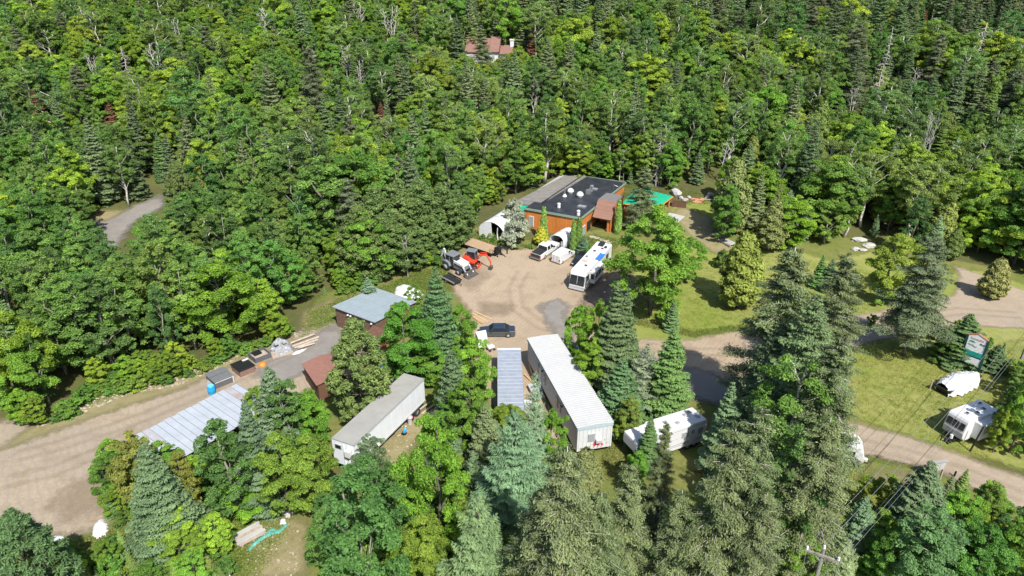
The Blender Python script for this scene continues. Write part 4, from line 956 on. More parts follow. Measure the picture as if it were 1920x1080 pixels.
mat('sheet_metal', (0.33, 0.36, 0.40), 0.45, scale=0.8, col2=(0.41, 0.44, 0.48), detail=6)
mat('rust_sheet', (0.38, 0.40, 0.43), 0.5, scale=0.55, col2=(0.30, 0.22, 0.18), detail=9)
a, b_ = P(443, 719, 2.5), P(252, 818, 2.5); d1 = b_[:2] - a[:2]; Lm = float(np.linalg.norm(d1))
mr = thing('metal_roof_shelter', 'long open shelter with a pale sheet-metal roof streaked with rust', 'shelter', (float(a[0]), float(a[1]), 0), math.atan2(d1[1], d1[0]))
npan = 15; Dm = 6.4
for i in range(npan):
    x0, x1 = Lm * i / npan, Lm * (i + 1) / npan; j = rr.uniform(-0.02, 0.02); e = rr.uniform(-0.12, 0.12)
    MB().hexa([(x0, -0.1 + e, 2.45 + j), (x1 + 0.05, -0.1 + e, 2.45 + j), (x1 + 0.05, Dm + e, 2.05 + j), (x0, Dm + e, 2.05 + j)], [(x0, -0.1 + e, 2.48 + j), (x1 + 0.05, -0.1 + e, 2.50 + j), (x1 + 0.05, Dm + e, 2.10 + j), (x0, Dm + e, 2.08 + j)]).build('roof_sheet', 'rust_sheet' if i in (1, 13) else 'sheet_metal', mr)
    MB().tube([(x0, -0.1 + e, 2.51 + j), (x0, Dm + e, 2.11 + j)], 0.03, 4).build('seam', 'trim_grey', mr)
for x in np.linspace(0.3, Lm - 0.3, 5):
    for y in (0.2, Dm - 0.4): MB().box((float(x), y, 1.0), (0.14, 0.14, 2.1)).build('post', 'old_lumber', mr)
for y in (0.2, Dm - 0.4): MB().box((Lm / 2, y, 2.33 if y < 1 else 1.95), (Lm - 0.2, 0.12, 0.16)).build('beam', 'old_lumber', mr)

# ---------------------------------------------------------------- house on the hill
mat('house_roof', (0.21, 0.115, 0.092), 0.9, var=0.12, scale=1.5)
h0 = G(910, 118); hz = float(h0[2])
hs = thing('hill_house', 'white house with a dusty red roof and white chimney among the trees', 'house', (float(h0[0]) + 0.5, float(h0[1]) + 3.0, hz), math.radians(-8))
MB().box((-1.0, 0, 1.6), (9.2, 7.0, 3.4)).build('wall', 'white_paint', hs)
MB().add([(-5.9, -4.0, 3.0), (1.2, -4.0, 3.0), (1.2, 0.3, 6.4), (-5.9, 0.3, 6.4), (-5.9, 4.2, 3.0), (1.2, 4.2, 3.0)], [(0, 1, 2, 3), (3, 2, 5, 4), (0, 3, 4), (1, 5, 2)]).build('roof', 'house_roof', hs)
MB().add([(1.2, -4.2, 3.2), (4.0, -4.2, 3.2), (4.0, 0.4, 6.9), (1.2, 0.4, 6.9), (1.2, 4.2, 3.2), (4.0, 4.2, 3.2)], [(0, 1, 2, 3), (3, 2, 5, 4), (0, 3, 4), (1, 5, 2)]).build('roof', 'house_roof', hs)
MB().box((5.6, 0.3, 1.3), (3.4, 5.0, 3.0)).build('wing_wall', 'white_paint', hs)
MB().add([(4.02, -2.9, 2.5), (7.8, -2.9, 2.5), (7.8, 0.3, 4.6), (4.02, 0.3, 4.6), (4.02, 3.4, 2.5), (7.8, 3.4, 2.5)], [(0, 1, 2, 3), (3, 2, 5, 4), (0, 3, 4), (1, 5, 2)]).build('wing_roof', 'house_roof', hs)
ch = MB().box((7.3, 0.2, 4.3), (1.1, 1.1, 3.4)).build('chimney', 'white_paint', hs); MB().box((7.3, 0.2, 6.1), (1.4, 1.4, 0.3)).build('chimney_cap', 'white_paint', ch)
for x in (-4.2, -2.2, -0.2, 2.3): window(hs, (x, -3.55, 1.7), 1.0, 1.2, 'f')
# ---------------------------------------------------------------- vehicles (local x forward, y left, z up)
mat('car_navy', (0.028, 0.042, 0.08), 0.28, 0.3, var=0.1, coat=0.6)
mat('car_side', (0.085, 0.095, 0.10), 0.35, 0.3, var=0.1, coat=0.4)
mat('car_white', (0.624, 0.624, 0.624), 0.35, var=0.02, coat=0.4)
mat('car_black', (0.012, 0.012, 0.015), 0.25, var=0.1, coat=0.6)
mat('plastic_black', (0.02, 0.02, 0.021), 0.6, var=0.15)
mat('tail_red', (0.45, 0.02, 0.02), 0.3, var=0.1)
mat('lamp_clear', (0.484, 0.499, 0.515), 0.2, var=0.05)
mat('chrome', (0.429, 0.437, 0.445), 0.25, 0.9, var=0.05)
def car(name, label, at_, rz, L, W, H, belt, hood, cab, col, side=None, wr=0.33, wb=None, cat='car', rim='rim', roof_col=None, trunk=True, windows=True):
    """hood: (x where windscreen starts), cab: x of roof front, roof rear, rear glass foot"""
    t = thing(name, label, cat, tuple(at_), rz, tilt=True)
    side = side or col; f = L / 2; w = W / 2; g = 0.22
    wb = wb or (f - 0.85, -f + 0.95)
    zt = belt if trunk else belt
    body = [(-f, 0.45), (-f + 0.08, g), (-f + 0.4, g), (f - 0.4, g), (f - 0.06, g + 0.05), (f, 0.5), (f - 0.08, belt * 0.78), (f - 0.3, belt * 0.86), (hood, belt), (cab[2], belt + 0.04), (-f + 0.1, zt), (-f - 0.02, zt * 0.75)]
    MB().prof(body, lambda x, z: w * (1.0 - 0.06 * abs(x / f) ** 3) * (0.94 if z < 0.3 else 1.0 - 0.05 * max(0, z - 0.75))).build('body', side, t, bevel=0.07)
    # painted upper faces: bonnet and boot lid
    MB().hexa([(f - 0.32, -w * 0.84, belt * 0.86), (hood, -w * 0.9, belt), (hood, w * 0.9, belt), (f - 0.32, w * 0.84, belt * 0.86)], [(f - 0.34, -w * 0.82, belt * 0.86 + 0.05), (hood, -w * 0.86, belt + 0.04), (hood, w * 0.86, belt + 0.04), (f - 0.34, w * 0.82, belt * 0.86 + 0.05)]).build('bonnet', col, t, bevel=0.02)
    if trunk: MB().hexa([(cab[2], -w * 0.88, belt), (-f + 0.1, -w * 0.86, zt - 0.03), (-f + 0.1, w * 0.86, zt - 0.03), (cab[2], w * 0.88, belt)], [(cab[2], -w * 0.84, belt + 0.07), (-f + 0.1, -w * 0.82, zt + 0.04), (-f + 0.1, w * 0.82, zt + 0.04), (cab[2], w * 0.84, belt + 0.07)]).build('boot_lid', col, t, bevel=0.02)
    gl = [(hood - 0.02, belt), (cab[0], H - 0.06), (cab[1], H - 0.06), (cab[2], belt)]
    ti = lambda x, z: w * (0.93 - 0.2 * (z - belt) / (H - belt))
    MB().prof(gl, ti).build('glass', 'glass', t)
    MB().prof([(cab[0] + 0.05, H - 0.10), (cab[0], H), (cab[1], H), (cab[1] - 0.08, H - 0.1)], lambda x, z: w * 0.75).build('roof', roof_col or col, t, bevel=0.04)
    for sy in (-1, 1):
        yb, yt = sy * w * 0.935, sy * w * 0.745
        mid = (cab[0] + cab[1]) / 2
        pil = [((hood, belt), (cab[0], H - 0.03)), ((mid - 0.05, belt), (mid - 0.05, H - 0.03)), ((cab[2], belt), (cab[1], H - 0.03))]
        for (x0, z0), (x1, z1) in pil: MB().tube([(x0, yb, z0), (x1, yt, z1)], 0.05, 5).build('pillar', roof_col or col, t)
        MB().box((f - 0.14, sy * w * 0.62, belt * 0.72), (0.2, 0.36, 0.15)).build('headlight', 'lamp_clear', t)
        MB().box((-f + 0.04, sy * w * 0.68, belt * 0.8), (0.12, 0.32, 0.16)).build('tail_light', 'tail_red', t)
        MB().box((hood - 0.35, sy * (w + 0.08), belt + 0.1), (0.12, 0.2, 0.14)).build('mirror', col, t, bevel=0.03)
        for x in wb: wheel(t, x, sy * (w - 0.1), wr, 0.22, rim)
    MB().box((f - 0.02, 0, 0.5), (0.08, W * 0.5, 0.18)).build('grille', 'plastic_black', t)
    return t
a, b_ = G(962, 633), G(903, 635)
c = (a + b_) / 2; c[0] -= 0.1; c[1] += 0.85
car('sedan', 'dark blue-grey sedan parked at the yard entrance', (float(c[0]), float(c[1]), float(T(c[0], c[1]))), heading(a, b_) - 0.06, 4.95, 1.88, 1.46, 0.93, 1.05, (0.45, -1.05, -1.75), 'car_navy', 'car_side', 0.36)
# pickup: cab ahead, bed with a black cover behind
pr, pf = G(1000, 491), G(1037, 464)
pk = thing('pickup_truck', 'white crew-cab pickup with a black bed cover', 'pickup', tuple((pr + pf) / 2 + np.array([0.35, 0.35, 0.0])), heading(pr, pf), tilt=True)
L, W = 5.95, 2.05; f = L / 2
MB().prof([(-f, 0.55), (-f + 0.1, 0.45), (f - 0.3, 0.42), (f, 0.6), (f - 0.03, 1.0), (f - 0.25, 1.16), (1.25, 1.26), (0.9, 1.22), (-0.85, 1.22), (-0.95, 1.26), (-f, 1.26)], lambda x, z: W / 2 * (1 if z < 1.1 else 0.97)).build('body', 'car_white', pk, bevel=0.05)
MB().prof([(1.15, 1.22), (0.55, 1.86), (-0.75, 1.86), (-0.92, 1.24)], lambda x, z: W / 2 * (0.95 - 0.22 * (z - 1.22) / 0.64)).build('glass', 'glass', pk)
MB().prof([(0.62, 1.80), (0.5, 1.92), (-0.72, 1.92), (-0.82, 1.82)], lambda x, z: W / 2 * 0.77).build('cab_roof', 'car_white', pk, bevel=0.05)
for sy in (-1, 1):
    for (x0, x1) in ((1.12, 0.58), (0.12, 0.08), (-0.88, -0.76)): MB().tube([(x0, sy * W / 2 * 0.955, 1.22), (x1, sy * W / 2 * 0.76, 1.86)], 0.06, 5).build('pillar', 'car_white', pk)
    MB().box((0.85, sy * (W / 2 + 0.14), 1.38), (0.16, 0.26, 0.24)).build('mirror', 'plastic_black', pk, bevel=0.03)
    MB().box((-f - 0.01, sy * W / 2 * 0.86, 0.98), (0.1, 0.2, 0.42)).build('tail_light', 'tail_red', pk)
    MB().box((f - 0.08, sy * W / 2 * 0.74, 0.88), (0.16, 0.34, 0.26)).build('headlight', 'lamp_clear', pk)
    for x in (f - 0.95, -f + 1.3): wheel(pk, x, sy * (W / 2 - 0.12), 0.40, 0.27)
MB().prof([(-1.02, 1.27), (-1.05, 1.34), (-f + 0.05, 1.33), (-f + 0.03, 1.27)], lambda x, z: W / 2 * 0.86).build('bed_cover', 'plastic_black', pk, bevel=0.02)
MB().box((-f - 0.03, 0, 0.98), (0.07, W * 0.74, 0.5)).build('tailgate', 'car_black', pk); MB().box((-f - 0.14, 0, 0.56), (0.22, W * 0.96, 0.22)).build('bumper', 'chrome', pk, bevel=0.03)
# small panel van
vr, vf = G(1043, 494), G(1063, 480)
vn = thing('panel_van', 'small white panel van beside the pickup', 'van', tuple((vr + vf) / 2 + np.array([0.25, 0.25, 0])), heading(vr, vf), tilt=True)
L, W = 4.5, 1.82; f = L / 2
MB().prof([(-f, 0.4), (-f + 0.1, 0.28), (f - 0.25, 0.28), (f, 0.5), (f - 0.05, 0.78), (f - 0.75, 1.02), (f - 1.55, 1.72), (f - 2.0, 1.84), (-f + 0.25, 1.84), (-f + 0.02, 1.7)], lambda x, z: W / 2 * (1 if z < 0.95 else 1 - 0.12 * (z - 0.95) / 0.9)).build('body', 'car_white', vn, bevel=0.09)
MB().add([(f - 0.80, -0.7, 1.07), (f - 0.80, 0.7, 1.07), (f - 1.53, 0.62, 1.73), (f - 1.53, -0.62, 1.73)], [(0, 1, 2, 3)]).build('windscreen', 'glass', vn)
for sy in (-1, 1):
    MB().hexa([(f - 1.15, sy * W / 2 * 0.93, 1.05), (f - 2.0, sy * W / 2 * 0.93, 1.05), (f - 2.0, sy * W / 2 * 0.985, 1.05), (f - 1.15, sy * W / 2 * 0.985, 1.05)], [(f - 1.65, sy * W / 2 * 0.86, 1.6), (f - 2.0, sy * W / 2 * 0.86, 1.6), (f - 2.0, sy * W / 2 * 0.925, 1.6), (f - 1.65, sy * W / 2 * 0.925, 1.6)]).build('side_window', 'glass', vn)
    MB().box((-f + 0.0, sy * W / 2 * 0.82, 0.9), (0.08, 0.16, 0.4)).build('tail_light', 'tail_red', vn); MB().box((f - 0.1, sy * W / 2 * 0.72, 0.72), (0.2, 0.28, 0.16)).build('headlight', 'lamp_clear', vn)
    MB().box((f - 1.3, sy * (W / 2 + 0.09), 1.1), (0.12, 0.2, 0.16)).build('mirror', 'plastic_black', vn)
    for x in (f - 0.8, -f + 0.85): wheel(vn, x, sy * (W / 2 - 0.1), 0.31, 0.2)
for y in (-0.32, 0.32): MB().box((-f - 0.03, y, 0.95), (0.03, 0.03, 1.4)).build('door_seam', 'soft_grey', vn)
# dark car behind the motorhome
dr_, df = G(1078, 502), G(1096, 484)
car('dark_car', 'black car half hidden behind the motorhome', tuple((dr_ + df) / 2 + np.array([0.2, 0.2, 0])), heading(df, dr_), 4.5, 1.8, 1.48, 0.92, 0.95, (0.35, -1.1, -1.85), 'car_black')

# ---------------------------------------------------------------- motorhome
mat('coach_white', (0.624, 0.624, 0.616), 0.4, var=0.03)
mat('coach_grey', (0.39, 0.398, 0.413), 0.45, var=0.05)
mat('blue_tarp', (0.03, 0.16, 0.5), 0.5, var=0.3, scale=4)
mf_, mb_ = G(1081, 546), G(1142, 474)
d_ = mb_ - mf_; d_ = d_ / np.linalg.norm(d_)
ML, MW = 11.6, 2.55
mc = mf_ + d_ * ML / 2; 
mh = thing('motorhome', 'large white motorhome with a slide-out and blue tarp on its roof', 'motorhome', (float(mc[0]), float(mc[1]), float(T(mc[0], mc[1]))), heading(mb_, mf_), tilt=True)
f = ML / 2
MB().prof([(-f, 0.45), (f - 0.7, 0.42), (f - 0.1, 0.42), (f + 0.05, 0.75), (f, 1.25), (f - 0.28, 2.75), (f - 0.55, 3.12), (f - 0.9, 3.2), (-f + 0.15, 3.2), (-f, 3.05)], lambda x, z: MW / 2 * (0.97 if x > f - 0.3 else 1)).build('body', 'coach_white', mh, bevel=0.10)
MB().add([(f + 0.005, -1.15, 1.42), (f + 0.005, 1.15, 1.42), (f - 0.27, 1.12, 2.62), (f - 0.27, -1.12, 2.62)], [(0, 1, 2, 3)]).build('windscreen', 'glass', mh).location = (0.03, 0, 0)
for y in (0.0,): MB().box((f - 0.08, y, 2.0), (0.05, 0.06, 1.3), ry=-0.22).build('screen_bar', 'coach_grey', mh)
MB().box((f + 0.06, 0, 1.3), (0.1, 2.3, 0.16)).build('wiper_panel', 'plastic_black', mh); MB().box((f + 0.06, 0, 0.78), (0.14, 2.4, 0.36)).build('grille', 'coach_grey', mh); MB().box((f + 0.1, 0, 0.5), (0.2, 2.5, 0.24)).build('bumper', 'coach_grey', mh, bevel=0.04)
for sy in (-1, 1):
    MB().box((f + 0.07, sy * 0.98, 0.8), (0.1, 0.36, 0.28)).build('headlight', 'lamp_clear', mh)
    w_ = MB().box((f - 1.0, sy * (MW / 2 + 0.01), 2.15), (1.1, 0.06, 0.95)).build('side_window', 'glass', mh)
    MB().tube([(f - 0.35, sy * MW / 2, 2.75), (f + 0.1, sy * (MW / 2 + 0.25), 2.6), (f + 0.12, sy * (MW / 2 + 0.28), 2.1)], 0.05, 5).build('mirror', 'plastic_black', mh)
    MB().box((0, sy * (MW / 2 + 0.015), 0.62), (ML - 1.0, 0.03, 0.5)).build('skirt', 'coach_grey', mh)
    MB().box((-1.0, sy * (MW / 2 + 0.02), 1.25), (ML - 3.5, 0.03, 0.12)).build('stripe', mat('stripe_tan', (0.42, 0.36, 0.3), 0.5), mh)
    for x in (f - 1.9, -f + 3.2): wheel(mh, x, sy * (MW / 2 - 0.14), 0.48, 0.3)
# slide-out on the side towards the camera's right (driver's left)
so = MB().box((f - 3.9, MW / 2 + 0.38, 1.85), (3.9, 0.78, 1.95)).build('slide_out', 'coach_white', mh, bevel=0.05)
for x, w in ((f - 2.75, 0.7), (f - 4.0, 1.0), (f - 5.3, 0.8)):
    fr2 = MB().box((x, MW / 2 + 0.79, 2.05), (w + 0.12, 0.05, 1.0)).build('window', 'coach_grey', so); 
    MB().box((x, MW / 2 + 0.82, 2.05), (w, 0.03, 0.86)).build('pane', 'glass', so)
s1 = MB().box((f - 1.92, MW / 2 + 0.42, 2.05), (0.05, 0.5, 0.9)).build('window', 'glass', so)
MB().box((-f + 2.2, MW / 2 + 0.015, 2.0), (1.2, 0.06, 0.8)).build('window', 'glass', mh)
MB().tube([(f - 2.0, MW / 2 + 0.12, 3.05), (-f + 1.5, MW / 2 + 0.12, 3.05)], 0.09, 7).build('awning', 'coach_grey', mh)
MB().tube([(-f + 0.3, MW / 2 + 0.15, 0.8), (-f + 2.6, MW / 2 + 0.95, 1.05)], 0.06, 5).build('awning_arm', 'coach_grey', mh)
for nm, x, y, d in (('roof_vent', 3.2, 0.3, (0.5, 0.5, 0.16)), ('roof_vent', -2.0, -0.3, (0.5, 0.5, 0.14)), ('roof_vent', -3.3, 0.5, (0.45, 0.45, 0.12)), ('roof_vent', 0.3, -0.7, (0.4, 0.4, 0.12))):
    v = MB().box((x, y, 3.26), d).build(nm, 'coach_grey', mh, bevel=0.03); MB().box((x, y, 3.26 + d[2] / 2 + 0.02), (d[0] * 0.8, d[1] * 0.8, 0.03)).build('lid', 'plastic_black', v)
ac1 = MB().box((1.5, -0.35, 3.36), (1.0, 0.75, 0.3)).build('roof_air_unit', mat('tan_plastic', (0.6, 0.42, 0.32), 0.6), mh, bevel=0.06)
MB().box((1.5, -0.35, 3.53), (0.5, 0.4, 0.03)).build('grille', 'coach_white', ac1)
MB().box((-4.6, -0.1, 3.42), (1.1, 0.8, 0.4)).build('roof_air_unit', 'plastic_black', mh, bevel=0.05)
MB().box((-4.0, 0.8, 3.3), (0.5, 0.35, 0.2)).build('roof_box', 'plastic_black', mh)
MB().lathe([(0.02, 0.32), (0.24, 0.24), (0.3, 0.0)], 10, (-2.6, -0.75, 3.2)).build('satellite_dome', 'coach_white', mh, smooth=True)
tp = MB()
n_ = 8
for i in range(n_ + 1):
    for j in range(4): tp.v.append((0.6 - 2.3 * i / n_ + rr.uniform(-0.06, 0.06), 0.72 + 0.3 * j + rr.uniform(-0.06, 0.06), 3.24 + rr.uniform(0.0, 0.12)))
for i in range(n_):
    for j in range(3): tp.f.append((i * 4 + j, i * 4 + j + 1, (i + 1) * 4 + j + 1, (i + 1) * 4 + j))
tb = tp.build('roof_tarp', 'blue_tarp', None); tb.parent = mh
tb.modifiers.new('solid', 'SOLIDIFY').thickness = 0.03

# ---------------------------------------------------------------- backhoe loader (white and grey)
mat('machine_white', (0.562, 0.562, 0.554), 0.5, var=0.08, scale=2)
mat('machine_grey', (0.16, 0.17, 0.18), 0.6, var=0.12)
mat('machine_red', (0.62, 0.05, 0.02), 0.45, var=0.12, scale=2)
mat('bucket_steel', (0.1, 0.09, 0.085), 0.6, 0.4, var=0.3, scale=3)
b0, b1 = G(842, 506), G(868, 517)
bh = thing('backhoe_loader', 'white and dark grey backhoe loader facing the yard', 'backhoe', tuple((b0 + b1) / 2 + np.array([-0.1, 0.9, 0.12])), heading(b0, b1), tilt=True)
MB().prof([(-1.6, 0.6), (1.9, 0.55), (2.2, 0.75), (2.15, 1.35), (0.6, 1.5), (0.3, 1.2), (-1.6, 1.1)], lambda x, z: 0.55).build('chassis', 'machine_grey', bh, bevel=0.06)
MB().prof([(0.45, 1.45), (0.5, 1.75), (2.0, 1.5), (2.18, 1.2)], lambda x, z: 0.52).build('bonnet', 'machine_white', bh, bevel=0.07)
cb_ = MB().prof([(0.45, 1.2), (0.25, 2.45), (-1.15, 2.45), (-1.35, 1.2)], lambda x, z: 0.78 - 0.05 * (z - 1.2)).build('cab', 'glass', bh)
MB().box((-0.45, 0, 2.52), (1.75, 1.65, 0.14)).build('cab_roof', 'machine_grey', bh, bevel=0.05)
for x0, x1 in ((0.44, 0.26), (-1.33, -1.14), (-0.45, -0.45)):
    for sy in (-1, 1): MB().tube([(x0, sy * 0.78, 1.2), (x1, sy * 0.73, 2.46)], 0.05, 5).build('pillar', 'machine_grey', bh)
for sy in (-1, 1):
    wheel(bh, -0.95, sy * 0.95, 0.72, 0.42, 'machine_white'); wheel(bh, 1.45, sy * 0.92, 0.50, 0.34, 'machine_white')
    MB().prof([(-1.75, 1.2), (-1.5, 1.55), (-0.95, 1.66), (-0.35, 1.5), (-0.1, 1.0), (-0.2, 0.98), (-0.4, 1.4), (-0.95, 1.54), (-1.45, 1.45), (-1.65, 1.18)], lambda x, z: 0.22, sy * 0.95).build('mudguard', 'machine_grey', bh)
    MB().hexa([(0.35, sy * 0.62 - 0.09, 1.55), (2.1, sy * 0.62 - 0.09, 1.35), (2.1, sy * 0.62 + 0.09, 1.35), (0.35, sy * 0.62 + 0.09, 1.55)], [(0.35, sy * 0.62 - 0.09, 1.95), (2.15, sy * 0.62 - 0.09, 1.72), (2.15, sy * 0.62 + 0.09, 1.72), (0.35, sy * 0.62 + 0.09, 1.95)]).build('loader_arm', 'machine_white', bh, bevel=0.03)
    MB().hexa([(1.9, sy * 0.62 - 0.08, 1.5), (2.25, sy * 0.62 - 0.08, 1.35), (2.25, sy * 0.62 + 0.08, 1.35), (1.9, sy * 0.62 + 0.08, 1.5)], [(2.75, sy * 0.62 - 0.08, 0.35), (3.05, sy * 0.62 - 0.08, 0.4), (3.05, sy * 0.62 + 0.08, 0.4), (2.75, sy * 0.62 + 0.08, 0.35)]).build('loader_arm', 'machine_white', bh, bevel=0.03)
    MB().tube([(1.3, sy * 0.62, 1.75), (2.75, sy * 0.62, 0.95)], 0.05, 6).build('ram', 'chrome', bh)
    MB().tube([(-1.7, sy * 0.4, 0.9), (-2.1, sy * 1.0, 0.5), (-2.15, sy * 1.1, 0.08)], 0.1, 6).build('stabiliser', 'machine_white', bh)
MB().prof([(2.75, 0.15), (3.6, 0.05), (3.65, 0.1), (2.95, 0.3), (2.8, 0.85), (2.7, 0.85), (2.62, 0.5)], lambda x, z: 1.1).build('loader_bucket', 'bucket_steel', bh)
MB().hexa([(-1.6, -0.14, 1.0), (-1.6, 0.14, 1.0), (-1.9, 0.14, 0.9), (-1.9, -0.14, 0.9)], [(-2.0, -0.1, 2.7), (-2.0, 0.1, 2.7), (-2.35, 0.1, 2.65), (-2.35, -0.1, 2.65)]).build('boom', 'machine_white', bh, bevel=0.03)
MB().hexa([(-2.0, -0.11, 2.8), (-2.0, 0.11, 2.8), (-2.3, 0.11, 2.85), (-2.3, -0.11, 2.85)], [(-2.75, -0.09, 1.2), (-2.75, 0.09, 1.2), (-3.0, 0.09, 1.25), (-3.0, -0.09, 1.25)]).build('dipper', 'machine_white', bh, bevel=0.03)
MB().prof([(-3.05, 1.3), (-2.6, 1.2), (-2.35, 0.75), (-2.65, 0.45), (-3.05, 0.6)], lambda x, z: 0.3).build('rear_bucket', 'bucket_steel', bh)
bh.scale = (1.08, 1.08, 1.08)

# ---------------------------------------------------------------- red compact excavator behind it
e0, e1 = G(868, 498), G(898, 503)
ex_ = thing('red_excavator', 'orange-red compact excavator with a folded lattice-like arm beside the backhoe', 'excavator', tuple(G(884, 499)), heading(e0, e1), tilt=True)
for sy in (-1, 1):
    tr_ = MB().prof([(-1.0, 0.25), (-0.8, 0.05), (0.8, 0.05), (1.0, 0.25), (0.95, 0.48), (0.8, 0.56), (-0.8, 0.56), (-0.95, 0.48)], lambda x, z: 0.17, sy * 0.62).build('track', 'rubber', ex_)
    for x in (-0.75, -0.25, 0.25, 0.75): MB().lathe([(0.02, -0.19), (0.16, -0.19), (0.16, 0.19), (0.02, 0.19)], 10, (x, sy * 0.62, 0.28), 'y').build('roller', 'machine_red', tr_)
MB().box((0, 0, 0.6), (1.2, 1.0, 0.2)).build('undercarriage', 'machine_grey', ex_)
MB().prof([(-1.15, 0.75), (0.7, 0.7), (0.75, 1.05), (0.1, 1.15), (-0.3, 1.55), (-1.0, 1.5), (-1.25, 1.2)], lambda x, z: 0.72).build('engine_cover', 'machine_red', ex_, bevel=0.08)
MB().prof([(0.65, 1.0), (0.55, 2.15), (-0.55, 2.15), (-0.6, 1.4), (-0.2, 1.1)], lambda x, z: 0.42, 0.28).build('cab', 'glass', ex_)
MB().box((0.0, 0.28, 2.22), (1.3, 1.0, 0.12)).build('cab_roof', 'machine_grey', ex_, bevel=0.04)
for x0, z0, x1 in ((0.66, 1.0, 0.56), (-0.6, 1.4, -0.55)):
    for y in (-0.14, 0.7): MB().tube([(x0, y, z0), (x1, y, 2.18)], 0.04, 5).build('pillar', 'machine_grey', ex_)
ar = [(0.75, -0.15, 0.9), (1.25, -0.15, 2.0), (2.2, -0.15, 2.15)]
for y in (-0.27, -0.03):
    MB().tube([(p[0], y, p[2]) for p in ar], [0.11, 0.12, 0.09], 6).build('boom', 'machine_red', ex_)
MB().tube([(2.1, -0.15, 2.25), (2.75, -0.15, 1.2), (2.8, -0.15, 0.6)], [0.1, 0.1, 0.07], 6).build('dipper', 'machine_red', ex_)
MB().tube([(0.85, -0.15, 1.1), (1.6, -0.15, 1.95)], 0.05, 6).build('ram', 'chrome', ex_); MB().tube([(1.4, -0.15, 2.3), (2.25, -0.15, 2.4)], 0.06, 6).build('ram', 'machine_red', ex_)
MB().prof([(2.65, 0.65), (2.95, 0.6), (3.0, 0.2), (2.7, 0.05), (2.45, 0.25)], lambda x, z: 0.25, -0.15).build('bucket', 'bucket_steel', ex_)
MB().box((1.15, 0, 0.25), (0.08, 1.5, 0.4)).build('blade', 'machine_red', ex_)
ex_.scale = (1.22, 1.22, 1.22)

# ---------------------------------------------------------------- gooseneck flatbed trailer
mat('deck_planks', (0.4, 0.29, 0.18), 0.9, scale=2, col2=(0.30, 0.20, 0.12), detail=7)
g0, g1 = G(880, 466), G(932, 484)
gt = thing('flatbed_trailer', 'black gooseneck flatbed trailer with a tan plank deck', 'trailer', tuple((g0 + g1) / 2 + np.array([-0.1, 0.9, 0.0])), heading(g0, g1), tilt=True)
for i in range(9): MB().box((-0.3, -1.12 + i * 0.28, 0.98), (6.4, 0.262, 0.07)).build('deck_plank', 'deck_planks', gt)
MB().hexa([(-4.6, -1.2, 0.55), (-3.52, -1.2, 0.93), (-3.52, 1.2, 0.93), (-4.6, 1.2, 0.55)], [(-4.6, -1.2, 0.62), (-3.52, -1.2, 1.0), (-3.52, 1.2, 1.0), (-4.6, 1.2, 0.62)]).build('ramp', 'deck_planks', gt)
for y in (-1.28, 1.28): MB().box((-0.3, y, 0.86), (6.5, 0.08, 0.3)).build('side_rail', 'black_steel', gt)
for y in (-0.6, 0.6): MB().box((-0.2, y, 0.72), (6.8, 0.14, 0.34)).build('frame_beam', 'black_steel', gt)
for y in (-1.0, 1.0):
    for x in (-1.6, -0.75): wheel(gt, x, y, 0.38, 0.24)
for y in (-0.75, 0.75):
    MB().tube([(2.9, y, 0.8), (3.1, y * 0.95, 1.9), (3.6, y * 0.6, 2.15), (4.7, y * 0.15, 2.0), (5.0, 0, 1.75)], [0.14, 0.16, 0.15, 0.13, 0.1], 6).build('gooseneck', 'black_steel', gt)
MB().tube([(5.0, 0, 1.8), (5.0, 0, 1.1)], 0.11, 7).build('coupler', 'black_steel', gt)
for x in (3.05, 3.15): MB().box((x, 0, 1.45), (0.1, 1.5, 0.12)).build('cross_member', 'black_steel', gt)
MB().box((3.1, 0, 1.15), (0.5, 1.3, 0.7)).build('tool_box', 'black_steel', gt)
for y in (-0.5, 0.5): MB().tube([(3.4, y, 0.9), (3.5, y, 0.05)], 0.08, 6).build('landing_leg', 'black_steel', gt)
for y in (-1.1, 1.1): MB().tube([(2.3, y, 1.0), (2.3, y, 1.5), (2.9, y, 1.5), (2.9, y, 1.0)], 0.04, 5).build('hoop', 'black_steel', gt)
# low trailer partly behind the trees at the yard's left
l0, l1 = G(834, 522), G(858, 535)
lt = thing('low_trailer', 'low dark trailer with a pale side rail at the left of the yard', 'trailer', tuple((l0 + l1) / 2), heading(l0, l1), tilt=True)
MB().box((0, 0, 0.5), (3.2, 1.5, 0.1)).build('deck', 'plastic_black', lt); MB().box((0, -0.8, 0.68), (3.4, 0.08, 0.2)).build('side_rail', 'semi_roof', lt); MB().box((0, 0.8, 0.68), (3.2, 0.08, 0.2)).build('side_rail', 'black_steel', lt)
for y in (-0.85, 0.85): wheel(lt, -0.2, y, 0.3, 0.18)
MB().tube([(1.6, 0, 0.5), (2.6, 0, 0.45)], 0.06, 5).build('tow_bar', 'black_steel', lt)

